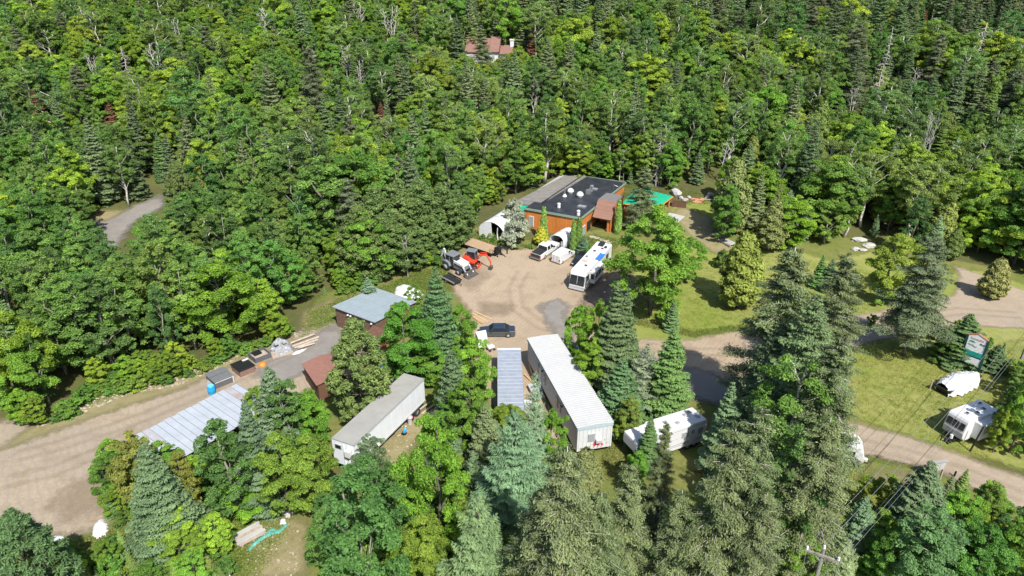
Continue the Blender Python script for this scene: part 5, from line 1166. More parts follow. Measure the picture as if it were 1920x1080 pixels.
# ---------------------------------------------------------------- fifth-wheel camper
mat('camper_white', (0.608, 0.612, 0.616), 0.4, var=0.03)
mat('decal_grey', (0.3, 0.32, 0.36), 0.5, var=0.1)
A = P(1265, 806, 3.2); B = P(1327, 786, 3.2); ax = (B - A)[:2]; ax = ax / np.linalg.norm(ax)
rzc = math.atan2(-ax[1], -ax[0])                      # forward is towards the nose
nrm_ = np.array([ax[1], -ax[0]])                      # towards the camera side
cc = B[:2] - ax * 2.9 - nrm_ * 1.2
fw = thing('fifth_wheel_camper', 'white fifth-wheel camper between the spruces', 'camper', (float(cc[0]), float(cc[1]), 0), rzc)
MB().prof([(-2.9, 0.5), (2.9, 0.5), (2.9, 1.35), (3.6, 1.45), (5.6, 1.5), (5.75, 1.9), (5.65, 2.85), (3.3, 2.95), (3.1, 3.2), (-2.8, 3.2), (-2.9, 3.05)], lambda x, z: 1.2).build('body', 'camper_white', fw, bevel=0.06)
MB().add([(5.74, -1.0, 1.75), (5.74, 1.0, 1.75), (5.68, 1.0, 2.6), (5.68, -1.0, 2.6)], [(0, 1, 2, 3)]).build('nose_panel', 'coach_grey', fw).location = (0.04, 0, 0)
for sy in (-1, 1):
    for z, h in ((0.95, 0.05), (1.15, 0.08), (2.85, 0.04)): MB().box((0, sy * 1.215, z), (5.6, 0.02, h)).build('stripe', 'decal_grey', fw)
    for x, w in ((-2.1, 0.7), (-0.2, 0.9)):
        w_ = MB().box((x, sy * 1.21, 2.1), (w, 0.05, 0.7)).build('window', 'coach_grey', fw); MB().box((x, sy * 1.235, 2.1), (w - 0.12, 0.03, 0.58)).build('pane', 'pane_grey', w_)
    d__ = MB().box((-1.15, sy * 1.21, 1.75), (0.68, 0.04, 1.95)).build('door', 'camper_white', fw); MB().box((-0.88, sy * 1.245, 1.7), (0.05, 0.04, 0.16)).build('handle', 'plastic_black', d__); MB().box((-1.15, sy * 1.236, 2.2), (0.4, 0.02, 0.5)).build('door_pane', 'pane_grey', d__)
    pts = [(1.9 - 0.11 * i, sy * 1.225, 1.9 + 0.07 * math.sin(i * 2.3) + 0.03 * (i % 3)) for i in range(11)]
    MB().tube([p if sy > 0 else p for p in pts], 0.028, 4).build('script_mark', 'decal_grey', fw)
    for x in (-1.6, -0.8): wheel(fw, x, sy * 1.05, 0.36, 0.24)
    MB().box((2.7, sy * 0.9, 0.3), (0.12, 0.12, 0.6)).build('landing_leg', 'black_steel', fw)
for x, y in ((-2.2, 0.4), (-1.2, -0.35), (0.3, 0.45), (-1.9, -0.6), (1.4, -0.2)):
    v = MB().box((x, y, 3.26), (0.42, 0.42, 0.12)).build('roof_vent', 'coach_grey', fw, bevel=0.02); MB().box((x, y, 3.335), (0.32, 0.32, 0.03)).build('lid', 'decal_grey', v)
MB().box((-2.93, 0, 2.75), (0.05, 2.2, 0.5)).build('rear_window', 'glass', fw)

# ---------------------------------------------------------------- travel trailer with slide-out by the sign
fl_, fr_c, br_ = P(1780, 769, 3.0), P(1818, 791, 3.0), P(1847, 753, 3.0)
wv = (fr_c - fl_)[:2]; TW = float(np.linalg.norm(wv)); lv = np.array([-wv[1], wv[0]]) / TW
TL = 5.0
ctr = (fl_[:2] + fr_c[:2]) / 2 + lv * TL / 2
tt = thing('travel_trailer', 'white travel trailer with three dark front windows and an open slide-out', 'camper', (float(ctr[0]), float(ctr[1]), 0.0), math.atan2(-lv[1], -lv[0]))
f = TL / 2; w = TW / 2
MB().prof([(-f, 0.5), (f - 0.1, 0.5), (f + 0.25, 0.9), (f + 0.3, 1.4), (f + 0.02, 2.75), (f - 0.15, 3.0), (-f + 0.25, 3.0), (-f, 2.75)], lambda x, z: w).build('body', 'camper_white', tt, bevel=0.06)
for i in range(3):
    y = (i - 1) * w * 0.6; MB().hexa([(f + 0.27, y - w * 0.26, 1.72), (f + 0.27, y + w * 0.26, 1.72), (f + 0.11, y + w * 0.26, 2.5), (f + 0.11, y - w * 0.26, 2.5)], [(f + 0.29, y - w * 0.26, 1.73), (f + 0.29, y + w * 0.26, 1.73), (f + 0.13, y + w * 0.26, 2.51), (f + 0.13, y - w * 0.26, 2.51)]).build('front_window', 'glass', tt)
MB().box((f + 0.31, 0, 1.15), (0.04, w * 1.9, 0.7)).build('front_panel', 'soft_grey', tt); MB().box((f + 0.34, 0.1, 1.35), (0.03, 0.5, 0.12)).build('name_mark', 'decal_grey', tt)
sl = MB().box((0.3, w + 0.42, 1.75), (2.3, 0.84, 1.9)).build('slide_out', 'camper_white', tt, bevel=0.04)
MB().box((0.3, w + 0.855, 1.9), (1.4, 0.03, 0.8)).build('window', 'pane_grey', sl)
MB().box((-0.2, -w - 0.35, 1.95), (1.4, 0.7, 0.06), rx=0.15).build('side_awning', 'camper_white', tt)
for x, y in ((1.4, 0.1), (0.3, 0.45), (-0.9, 0.3), (-1.5, -0.5)):
    v = MB().box((x, y, 3.06), (0.38, 0.38, 0.12)).build('roof_vent', 'coach_grey', tt, bevel=0.02); MB().box((x, y, 3.14), (0.28, 0.28, 0.03)).build('lid', 'plastic_black', v)
for sy in (-1, 1): wheel(tt, -0.5, sy * (w - 0.1), 0.34, 0.22)
for sy in (-1, 1): MB().tube([(f, sy * 0.7, 0.45), (f + 1.3, 0, 0.45)], 0.06, 5).build('tow_frame', 'black_steel', tt)
MB().tube([(f + 0.55, -0.15, 0.45), (f + 0.55, -0.15, 0.9)], 0.16, 8).build('gas_bottle', 'plastic_black', tt); MB().tube([(f + 0.55, 0.2, 0.45), (f + 0.55, 0.2, 0.9)], 0.16, 8).build('gas_bottle', 'white_paint', tt)
MB().tube([(f + 1.2, 0, 0.0), (f + 1.2, 0, 0.6)], 0.05, 6).build('jockey_post', 'black_steel', tt)

# ---------------------------------------------------------------- small caravan at the road
k0 = G(1609, 872)
cv = thing('small_caravan', 'rounded white caravan peeping out beside the gravel road', 'caravan', (float(k0[0]) - 1.6, float(k0[1]) + 0.9, 0), math.radians(-20))
MB().prof([(-2.2, 0.5), (1.6, 0.5), (1.95, 0.8), (2.1, 1.3), (1.9, 2.0), (1.45, 2.55), (1.0, 2.7), (-1.9, 2.7), (-2.15, 2.4)], lambda x, z: 1.1).build('body', 'camper_white', cv, bevel=0.1)
for sy in (-1, 1):
    for z in (0.85, 1.15): MB().box((0, sy * 1.115, z), (3.6, 0.02, 0.07)).build('stripe', 'decal_grey', cv)
    w_ = MB().box((0.6, sy * 1.11, 1.75), (1.1, 0.04, 0.6)).build('window', 'glass', cv); wheel(cv, -0.3, sy * 0.98, 0.32, 0.2)
MB().box((2.08, 0, 1.0), (0.08, 1.6, 0.5)).build('front_panel', 'soft_grey', cv); MB().box((1.9, 0, 1.75), (0.06, 1.5, 0.45), ry=-0.4).build('front_window', 'glass', cv)
MB().tube([(1.9, 0, 0.5), (3.0, 0, 0.45)], 0.07, 5).build('tow_bar', 'black_steel', cv); MB().lathe([(0.02, 0.3), (0.2, 0.25), (0.2, 0.0)], 9, (2.4, 0, 0.5)).build('gas_bottle', 'white_paint', cv)
# ---------------------------------------------------------------- tall sign
mat('sign_green', (0.008, 0.05, 0.045), 0.5, var=0.1); mat('sign_teal', (0.01, 0.3, 0.24), 0.5, var=0.05); mat('sign_white', (0.78, 0.79, 0.78), 0.5, var=0.03); mat('sign_red', (0.42, 0.15, 0.1), 0.6, var=0.1)
mat('print_dark', (0.12, 0.13, 0.13), 0.6, var=0.1); mat('print_rose', (0.58, 0.34, 0.33), 0.6, var=0.1)
s0, s1 = G(1794, 693), G(1831, 707)
d1 = (s1 - s0)[:2]; SWd = float(np.linalg.norm(d1))
zt = lambda px, py, b: b[1] * (((540 - py) / CAM_F) * CC - CS) / (CC + ((540 - py) / CAM_F) * CS) + CAM_H
HT = float((zt(0, 627, s0) + zt(0, 640, s1)) / 2)
sg = thing('tall_sign', 'tall white and teal roadside sign on two dark green posts', 'sign', (float(s0[0]), float(s0[1]), 0), math.atan2(d1[1], d1[0]))
W_ = SWd
for x in (0.0, W_): MB().box((x, 0, HT / 2), (0.26, 0.26, HT)).build('post', 'sign_green', sg)
pz = HT * 0.50
MB().add([(0.14, -0.08, pz), (W_ - 0.14, -0.08, pz), (W_ - 0.14, -0.08, HT), (W_ / 2, -0.08, HT + 0.42), (0.14, -0.08, HT), (0.14, 0.08, pz), (W_ - 0.14, 0.08, pz), (W_ - 0.14, 0.08, HT), (W_ / 2, 0.08, HT + 0.42), (0.14, 0.08, HT)],
         [(0, 1, 2, 3, 4), (9, 8, 7, 6, 5), (0, 5, 6, 1), (1, 6, 7, 2), (2, 7, 8, 3), (3, 8, 9, 4), (4, 9, 5, 0)]).build('board', 'sign_white', sg)
MB().tube([(0.0, -0.02, HT + 0.05), (W_ / 2, -0.02, HT + 0.5), (W_, -0.02, HT + 0.05)], 0.11, 5).build('cap', 'sign_red', sg)
MB().box((W_ / 2, -0.09, pz + 0.32), (W_ - 0.3, 0.05, 0.62)).build('teal_band', 'sign_teal', sg)
MB().box((W_ / 2, 0, pz - 0.1), (W_, 0.14, 0.12)).build('crossbar', 'sign_green', sg)
MB().box((W_ / 2, -0.02, pz - 0.62), (W_ - 0.3, 0.12, 0.86)).build('lower_board', 'sign_white', sg)
y = -0.10
for i in range(13):       # illegible script line
    x = W_ * 0.2 + W_ * 0.6 * i / 12; MB().tube([(x, y, HT - 0.30), (x + 0.04, y, HT - 0.12 + 0.08 * (i % 3 == 0)), (x + 0.09, y, HT - 0.28)], 0.018, 3).build('script_mark', 'print_rose', sg)
MB().add([(W_ * 0.16, y, HT - 0.62), (W_ * 0.24, y, HT - 0.52), (W_ * 0.38, y, HT - 0.55), (W_ * 0.46, y, HT - 0.66), (W_ * 0.36, y, HT - 0.74), (W_ * 0.22, y, HT - 0.72), (W_ * 0.14, y, HT - 0.8)], [tuple(range(7))]).build('fish_mark', 'sign_teal', sg)
MB().add([(W_ * 0.66, y, HT - 0.66), (W_ * 0.72, y, HT - 0.54), (W_ * 0.78, y, HT - 0.64), (W_ * 0.9, y, HT - 0.62), (W_ * 0.94, y, HT - 0.74), (W_ * 0.84, y, HT - 0.86), (W_ * 0.78, y, HT - 0.76), (W_ * 0.7, y, HT - 0.82)], [tuple(range(8))]).build('animal_mark', 'print_dark', sg)
MB().tube([(W_ * 0.16, y, HT - 0.98), (W_ * 0.28, y, HT - 1.08), (W_ * 0.36, y, HT - 1.04), (W_ * 0.5, y, HT - 1.2), (W_ * 0.58, y, HT - 1.17)], 0.03, 4).build('squiggle_mark', 'print_dark', sg)
for x in (0.0, W_): MB().tube([(x, 0.2, 0), (x, 0.14, HT * 0.3)], 0.07, 5).build('prop', 'old_lumber', sg)

# ---------------------------------------------------------------- crumpled covers, tarps, heaps
def drape(name, label, cat, m, px, h, seed, n=16, par=None, lumps=0.35, dz=0.0, ridge=None, group=None, th=0.03):
    """a sheet thrown over something: outline on the ground, raised and creased inside"""
    rg = np.random.default_rng(seed)
    poly = np.array([G(*p)[:2] if not isinstance(p, np.ndarray) else p for p in px])
    lo, hi = poly.min(0), poly.max(0); st = max(hi - lo) / n
    xs, ys = np.arange(lo[0] - st, hi[0] + 2 * st, st), np.arange(lo[1] - st, hi[1] + 2 * st, st)
    X, Y = np.meshgrid(xs, ys); sd = signed([tuple(p) for p in poly], X, Y)
    dm = max(sd.max(), 0.1)
    nz = sum(np.sin(X * k * rg.uniform(0.8, 1.2) + rg.uniform(0, 6)) * np.sin(Y * k * rg.uniform(0.8, 1.2) + rg.uniform(0, 6)) / (i + 1) for i, k in enumerate((1.3, 2.9, 5.7, 9.0)))
    Z = T(X, Y) + dz + h * np.clip(sd / (0.6 * dm), 0, 1) ** 0.5 * (0.8 + lumps * nz * 0.35) + 0.03 + rg.normal(0, 0.02 * h + 0.005, X.shape)
    b = MB(); nx = len(xs); ok = sd > -st * 0.4
    b.v = [(float(x), float(y_), float(z)) for x, y_, z in zip(X.ravel(), Y.ravel(), Z.ravel())]
    for j in range(len(ys) - 1):
        for i in range(nx - 1):
            if ok[j, i] and ok[j, i + 1] and ok[j + 1, i] and ok[j + 1, i + 1]: b.f.append((j * nx + i, j * nx + i + 1, (j + 1) * nx + i + 1, (j + 1) * nx + i))
    used = sorted({k for f_ in b.f for k in f_}); mp = {k: i for i, k in enumerate(used)}
    c0 = np.array(b.v)[used].mean(0); c0[2] = float(T(c0[0], c0[1]))
    b.v = [tuple(np.array(b.v[k]) - c0) for k in used]; b.f = [tuple(mp[k] for k in f_) for f_ in b.f]
    o = b.build(name, m, par, loc=tuple(c0)); 
    s = o.modifiers.new('solid', 'SOLIDIFY'); s.thickness = th
    return tag(o, label, cat, group) if label else o
mat('white_tarp', (0.624, 0.624, 0.624), 0.45, var=0.05, scale=3); mat('grey_tarp', (0.17, 0.175, 0.185), 0.45, scale=3, col2=(0.38, 0.385, 0.40), detail=8); mat('teal_tarp', (0.10, 0.33, 0.27), 0.5, var=0.25, scale=3); mat('black_tarp', (0.02, 0.02, 0.022), 0.5, var=0.3)
ba_, bb_ = G(1776, 742), G(1826, 722)
bt = thing('covered_boat', 'boat hidden under a bright white tarp in front of the sign', 'boat', tuple((ba_ + bb_) / 2 + np.array([0, 0.6, 0])), heading(ba_, bb_))
rg_ = np.random.default_rng(3); tb_ = MB(); nl, nc = 22, 13
for i in range(nl + 1):
    t = i / nl; x = -3.2 + 6.4 * t; w = 1.35 * (1 - abs(2 * t - 0.9) ** 3 * 0.55); h = 1.45 + 0.35 * math.sin(t * 3.1) - 0.25 * t
    for j in range(nc + 1):
        a_ = math.pi * j / nc; y = -w * math.cos(a_) * (1 + 0.05 * rg_.normal()); fold = 0.10 * math.sin(i * 1.9) * abs(math.cos(a_)) + rg_.normal(0, 0.025)
        z = 0.25 + (h - 0.25) * (math.sin(a_) ** 0.65 if 0 < a_ < math.pi else 0.0) + fold; tb_.v.append((x + rg_.normal(0, 0.03), y + fold * 0.6, max(0.12, z)))
for i in range(nl):
    for j in range(nc): tb_.f.append((i * (nc + 1) + j, (i + 1) * (nc + 1) + j, (i + 1) * (nc + 1) + j + 1, i * (nc + 1) + j + 1))
o = tb_.build('tarp', 'white_tarp', bt); o.modifiers.new('solid', 'SOLIDIFY').thickness = 0.03
MB().prof([(-3.3, 0.95), (-3.0, 0.3), (2.6, 0.2), (3.3, 0.8), (3.4, 1.0)], lambda x, z: (0.6 + 0.55 * min(1, z)) * (1 - 0.5 * max(0, x - 1.5) / 1.9)).build('hull', 'plastic_black', bt, bevel=0.05)
MB().tube([(-3.0, 0.3, 1.4), (0, 0.05, 1.95), (2.8, -0.1, 1.45)], 0.03, 4).build('rope', 'decal_grey', bt)
for y in (-1.0, 1.0): MB().box((-0.5, y, 0.15), (1.4, 0.2, 0.3)).build('cradle', 'old_lumber', bt)
drape('white_bundle', 'white tarp heap behind the plank shed', 'tarp', 'white_tarp', [(738, 560), (742, 540), (758, 534), (786, 545), (796, 556), (780, 566), (758, 564)], 0.8, 5, 18, lumps=0.7)
drape('blue_tarp', 'crumpled blue tarp below the plank shed', 'tarp', 'blue_tarp', [(712, 690), (718, 672), (738, 676), (742, 692), (722, 704)], 0.8, 6, 14)
drape('white_rubbish', 'white plastic rubbish heap at the lower left lot edge, left one', 'rubbish', 'white_tarp', [(75, 1020), (82, 1006), (120, 1006), (128, 1022), (110, 1040), (85, 1044)], 0.28, 7, 14, lumps=0.6)
drape('white_rubbish', 'white plastic rubbish heap beside the bluish fir, right one', 'rubbish', 'white_tarp', [(172, 1008), (176, 985), (190, 972), (204, 985), (200, 1005), (184, 1012)], 0.25, 8, 14, lumps=0.6)
drape('teal_tarp', 'torn teal tarp strip on the bare earth', 'tarp', 'teal_tarp', [(463, 1033), (474, 1018), (492, 1004), (508, 990), (524, 992), (538, 980), (543, 984), (526, 1002), (508, 1006), (494, 1014), (478, 1026), (468, 1038)], 0.22, 9, 30, lumps=0.8)
drape('grey_rag', 'pale grey rag heap at the top of the bare earth', 'rubbish', 'concrete', [(527, 965), (534, 948), (546, 950), (552, 962), (540, 976)], 0.45, 10, 12, lumps=0.6)
drape('white_sack', 'small white sack beside the teal tarp', 'sack', 'white_tarp', [(524, 986), (526, 975), (536, 974), (538, 984)], 0.3, 11, 8)
drape('black_sheet', 'black plastic sheet at the bottom edge', 'sheet', 'black_tarp', [(360, 1085), (362, 1066), (380, 1062), (390, 1072), (388, 1088)], 0.4, 12, 10)
tp_ = thing('tarped_pile', 'heap under grey plastic beside the hot tubs', 'heap', tuple(G(527, 660)), 0.5)
o = drape('cover', None, None, 'grey_tarp', [(505, 660), (508, 646), (528, 640), (548, 646), (550, 660), (528, 670)], 1.0, 13, 22, lumps=0.8); o.parent = tp_; o.location = tuple(Vector(o.location) - Vector(tp_.location)); o.rotation_euler = (0, 0, -0.5); o.location.rotate(Euler((0, 0, -0.5)))
MB().box((0, -0.6, 0.12), (2.6, 1.6, 0.24)).build('pallet', 'old_lumber', tp_)
po = [(-0.4, 0.3), (0.6, 0.2)]
for a in po: MB().box((a[0], a[1], 1.25), (0.5, 0.4, 0.3), rz=0.4).build('scrap', 'soft_grey', tp_)

# ---------------------------------------------------------------- hot tubs and barrel on the lot
def tub(label, px0, px1, wd, h, body, lid, trim=None, open_=False, cat='hot tub'):
    a, b = G(*px0), G(*px1); d = b - a; L = float(np.linalg.norm(d))
    t = thing('hot_tub', label, cat, tuple(a), heading(a, b))
    if open_:
        for c, s in (((L / 2, 0.05, h / 2), (L, 0.1, h)), ((L / 2, wd - 0.05, h / 2), (L, 0.1, h)), ((0.05, wd / 2, h / 2), (0.1, wd - 0.2, h)), ((L - 0.05, wd / 2, h / 2), (0.1, wd - 0.2, h))): MB().box(c, s).build('side', body, t)
        MB().box((L / 2, wd / 2, h * 0.5), (L - 0.22, wd - 0.22, 0.1)).build('floor_panel', lid, t)
    else:
        MB().box((L / 2, wd / 2, h / 2), (L, wd, h)).build('shell', body, t, bevel=0.08)
        l_ = MB().box((L / 2, wd / 2, h + 0.07), (L + 0.14, wd + 0.14, 0.14)).build('lid', lid, t, bevel=0.05)
        MB().box((L / 2, wd / 2, h + 0.145), (L + 0.1, 0.03, 0.02)).build('fold_seam', 'plastic_black', l_)
        if trim: MB().box((L / 2, -0.03, h - 0.08), (L * 0.96, 0.05, 0.06)).build('trim', trim, t); MB().box((L - 0.02, -0.03, h / 2), (0.1, 0.06, h)).build('trim', trim, t) 
    return t
mat('tub_grey', (0.1, 0.1, 0.11), 0.7, var=0.15); mat('lid_grey', (0.14, 0.145, 0.15), 0.6, var=0.1); mat('tub_brown', (0.21, 0.125, 0.105), 0.7, var=0.2, scale=3); mat('lid_black', (0.014, 0.014, 0.015), 0.5, var=0.2)
t1 = tub('grey hot tub with a flat grey lid and white edge', (405, 731), (439, 717), 2.5, 0.95, 'tub_grey', 'lid_grey', 'white_paint')
MB().box((-0.3, 0.9, 0.4), (0.08, 1.3, 0.8), ry=0.3).build('loose_panel', 'soft_grey', t1)
t2 = tub('brown hot tub with a black lid', (452, 709), (480, 697), 2.3, 0.85, 'tub_brown', 'lid_black')
MB().box((1.7, 1.9, 1.04), (0.75, 0.35, 0.05)).build('paper', 'white_paint', t2)
t3 = tub('open dark hot tub behind the small spruce', (480, 683), (510, 671), 2.0, 0.75, 'tub_grey', 'old_lumber', open_=True)
MB().box((0.9, 1.4, 0.72), (1.0, 0.9, 0.08)).build('lid', 'lid_black', t3)
og = G(492, 686); tag(MB().lathe([(0.02, 0.5), (0.35, 0.42), (0.5, 0.2), (0.45, 0.0)], 10, (0, 0, 0)).build('orange_bag', mat('orange_plastic', (0.72, 0.22, 0.03), 0.5), None, smooth=True, loc=tuple(og)), 'orange bag beside the open hot tub', 'bag')
br2 = G(398, 738)
ba = thing('blue_barrel', 'bright blue plastic barrel beside the grey hot tub', 'barrel', tuple(br2))
mat('barrel_blue', (0.01, 0.28, 0.58), 0.4, var=0.08)
MB().lathe([(0.02, 0.0), (0.40, 0.0), (0.43, 0.08), (0.44, 0.5), (0.46, 0.55), (0.44, 0.6), (0.44, 1.0), (0.40, 1.1), (0.36, 1.12)], 18).build('body', 'barrel_blue', ba, smooth=True)
MB().lathe([(0.36, 1.12), (0.35, 1.07), (0.02, 1.06)], 18).build('lid', mat('barrel_top', (0.16, 0.45, 0.66), 0.5), ba)
for i, (a, b_) in enumerate((((548, 652), (598, 634)), ((552, 656), (596, 640)), ((545, 648), (590, 630)), ((560, 658), (590, 648)))):
    A, B = G(*a), G(*b_); tag(MB().tube([(A[0], A[1], 0.2 + 0.08 * i), (B[0], B[1], 0.2 + 0.05 * i)], 0.16, 4).build('timber', 'old_lumber'), 'long grey timber in the pile beyond the tarped heap, %s' % ['longest', 'lower middle one', 'rearmost', 'shortest and nearest'][i], 'timber', 'timbers beyond the tarped heap')
drape('white_wrap', 'strip of white wrapping lying by the timbers', 'wrapping', 'white_tarp', [(545, 668), (552, 660), (576, 652), (580, 655), (560, 666)], 0.2, 15, 14, lumps=0.6)
# loose boards in the yard near the big fir
for i, (a, b_) in enumerate((((886, 588), (915, 604)), ((884, 592), (908, 606)), ((890, 586), (920, 600)), ((888, 598), (905, 609)))):
    A, B = G(*a), G(*b_); tag(MB().tube([(A[0], A[1], 0.1 + 0.06 * i), (B[0], B[1], 0.1 + 0.05 * i)], 0.09, 4).build('yard_board', 'raw_lumber'), 'raw board in the loose pile at the yard edge, %s' % ['middle one', 'left one', 'right one', 'shortest'][i], 'board', 'boards in the loose pile at the yard edge')
# white tilted box and cart beside the sedan
wb_ = G(909, 650)
wx = thing('white_box_body', 'white box body leaning beside the dark sedan', 'box', (float(wb_[0]) - 0.2, float(wb_[1]), 0), 0.25)
MB().hexa([(-0.8, -0.6, 0.2), (0.5, -0.7, 0.2), (0.6, 0.9, 0.2), (-0.9, 0.9, 0.2)], [(-0.7, -0.4, 1.5), (0.45, -0.5, 1.7), (0.6, 1.0, 1.9), (-0.8, 1.0, 1.8)]).build('shell', 'white_paint', wx, bevel=0.05)
MB().box((-0.35, -0.55, 0.9), (0.3, 0.12, 0.3)).build('opening', 'plastic_black', wx); 
for x in (-0.6, 0.4): MB().box((x, 0.1, 0.1), (0.2, 1.4, 0.2)).build('skid', 'old_lumber', wx)
ct = thing('small_cart', 'small white cart with black wheels right of the white box', 'cart', tuple(G(920, 657)), 0.6)
MB().box((0, 0, 0.55), (0.9, 0.6, 0.3)).build('tray', 'white_paint', ct, bevel=0.03)
for x in (-0.3, 0.35):
    for y in (-0.35, 0.35): wheel(ct, x, y, 0.18, 0.1, 'plastic_black')
MB().tube([(-0.45, 0, 0.6), (-0.9, 0, 1.0)], 0.03, 5).build('handle', 'black_steel', ct)
# scrap beside the semi-trailer
rk = thing('rusty_rack', 'rusty metal rack leaning on the semi-trailer side', 'rack', tuple(G(777, 783)), math.radians(64))
for x in (-0.8, 0.0, 0.8): MB().tube([(x, 0, 0), (x, 0.5, 1.9)], 0.06, 4).build('upright', 'rust', rk)
for z in (0.3, 0.8, 1.3, 1.8): MB().tube([(-0.9, z * 0.26, z), (0.9, z * 0.26, z)], 0.05, 4).build('rung', 'rust' if z < 1.5 else 'galvanised', rk)
for i in range(4): MB().tube([(-0.7 + i * 0.42, 0.1, 0.2), (-0.5 + i * 0.42, 0.45, 1.5)], 0.035, 4).build('rod', 'rust', rk)
for i, (a, b_, mm) in enumerate((((790, 778), (815, 762), 'old_lumber'), ((795, 784), (822, 768), 'old_lumber'), ((786, 772), (806, 758), 'old_lumber'), ((800, 790), (815, 775), 'rust'), ((782, 795), (800, 785), 'black_steel'))):
    A, B = G(*a), G(*b_); tag(MB().tube([(A[0], A[1], 0.15 + 0.05 * i), (B[0], B[1], 0.3)], 0.13, 4).build('scrap_beam', mm), 'scrap beam in the heap behind the semi-trailer, %s' % ['pale middle one', 'pale right one', 'pale left one', 'rusty one', 'black nearest one'][i], 'beam', 'scrap beams behind the semi-trailer')
pp = thing('grey_drum', 'pale grey upright drum with a pink cloth on top', 'drum', tuple(G(769, 796)))
MB().lathe([(0.02, 0), (0.24, 0), (0.24, 0.95), (0.02, 0.97)], 12).build('body', 'concrete', pp); MB().lathe([(0.02, 0.22), (0.25, 0.12), (0.36, 0.0), (0.30, -0.12)], 9, (0, 0, 0.97)).build('cloth', 'pink_cloth', pp)
sh = thing('saw_horse', 'tan wooden sawhorse beside the semi-trailer wheels', 'sawhorse', tuple(G(746, 803)), 0.9)
MB().box((0, 0, 0.68), (1.0, 0.14, 0.12)).build('beam', 'raw_lumber', sh)
for x in (-0.4, 0.4):
    for sy in (-1, 1): MB().tube([(x, 0, 0.66), (x * 1.15, sy * 0.3, 0)], 0.05, 4).build('leg', 'raw_lumber', sh)
g_ = G(746, 803)
tag(MB().lathe([(0.02, 0), (0.17, 0.0), (0.19, 0.12), (0.16, 0.3), (0.06, 0.36), (0.05, 0.42), (0.01, 0.43)], 10, (0, 0, 0)).build('red_jug', 'tail_red', None, smooth=True, loc=(float(g_[0]), float(g_[1]), 0.74)), 'red plastic jug standing on the sawhorse', 'jug')
# pallet, rubbish around the bare earth
pl = thing('plank_pallet', 'weathered plank platform lying on the bare earth', 'pallet', tuple(G(468, 1006)), heading(G(441, 1016), G(486, 992)))
for i in range(6): MB().box((0, -0.75 + i * 0.3, 0.3), (2.6 if i % 2 else 2.4, 0.28, 0.06), rz=rr.uniform(-0.02, 0.02)).build('plank', 'concrete' if i % 3 else 'old_lumber', pl)
for x in (-1.0, 0.0, 1.0): MB().box((x, 0, 0.14), (0.14, 1.8, 0.26)).build('bearer', 'old_lumber', pl)
A, B = G(430, 1085), G(434, 1062); tag(MB().tube([(A[0], A[1], 0.2), (B[0], B[1], 0.9)], 0.1, 4).build('white_stake', 'white_paint'), 'white stake leaning at the bottom edge', 'stake')
A, B = G(195, 895), G(215, 889); tag(MB().tube([(A[0], A[1], 0.12), (B[0], B[1], 0.15)], 0.12, 5).build('short_log', 'raw_lumber'), 'short pale log at the lot edge by the fir', 'log')
# boulders and red-brown retaining edge behind the porch; rocks at the lawn's back
def rock(name, label, px, py, r, seed, m='stone', group=None, par=None):
    rg = np.random.default_rng(seed); bm = bmesh.new(); bmesh.ops.create_icosphere(bm, subdivisions=2, radius=1.0)
    k = rg.uniform(0, 6, 9)
    for v in bm.verts:
        p = v.co; n_ = 1 + 0.16 * math.sin(p.x * 3 + k[0]) + 0.14 * math.sin(p.y * 4 + k[1]) + 0.12 * math.sin(p.z * 4 + k[2] + p.x * 2)
        v.co = Vector((p.x * n_ * r[0], p.y * n_ * r[1], p.z * n_ * r[2]))
    me = bpy.data.meshes.new(name); bm.to_mesh(me); bm.free(); me.materials.append(MATS[m])
    o = bpy.data.objects.new(name, me); C.objects.link(o); g = G(px, py); o.location = (float(g[0]), float(g[1]), float(g[2]) + r[2] * 0.4)
    return tag(o, label, 'rock', group)
mat('pale_stone', (0.39, 0.374, 0.359), 0.95, var=0.2, scale=2, bump=0.5); mat('red_stone', (0.42, 0.2, 0.11), 0.9, var=0.25, scale=2, bump=0.4)
rock('boulder', 'large round pale boulder behind the green-roofed porch', 1269, 366, (1.05, 0.9, 0.95), 1, 'pale_stone')
for i, (x, y, s, lb) in enumerate(((1277, 373, 0.55, 'small stone right of the large boulder'), (1285, 376, 0.5, 'small stone second right of the large boulder'), (1292, 372, 0.45, 'small stone above the planting bed'), (1333, 367, 0.7, 'pale stone at the right end of the planting bed'), (1326, 371, 0.5, 'low stone beside the pale end stone'))): rock('garden_stone', lb, x, y, (s, s * 0.9, s * 0.8), 20 + i, 'pale_stone' if i > 2 else 'stone')
for i, (x, y) in enumerate(((1300, 374), (1306, 375), (1312, 376), (1318, 374), (1303, 379), (1310, 380))): rock('red_stone', 'reddish flat stone in the planting bed behind the lawn, %s' % ['leftmost of the back row', 'second of the back row', 'third of the back row', 'rightmost of the back row', 'left of the front row', 'right of the front row'][i], x, y, (0.6, 0.45, 0.22), 40 + i, 'red_stone', 'reddish stones in the planting bed')
A, B = G(1318, 376), G(1344, 377); rl = thing('bed_edge', 'long pale plank edging the shaded planting bed', 'edging', tuple((A + B) / 2), heading(A, B))
MB().box((0, 0, 0.25), (3.4, 0.25, 0.12)).build('plank', 'semi_roof', rl); 
for x in (-1.2, 0, 1.2): MB().box((x, 0, 0.05), (0.14, 0.2, 0.4)).build('stake', 'old_lumber', rl)
A, B = G(1262, 388), G(1286, 391); db = thing('dark_bin', 'dark brown wooden bin beside the large boulder', 'bin', tuple((A + B) / 2 + np.array([0, 0.6, 0])), heading(A, B))
for i in range(4): MB().box((0, -0.6, 0.15 + i * 0.24), (2.6, 0.06, 0.22)).build('board', 'brown_wood', db)
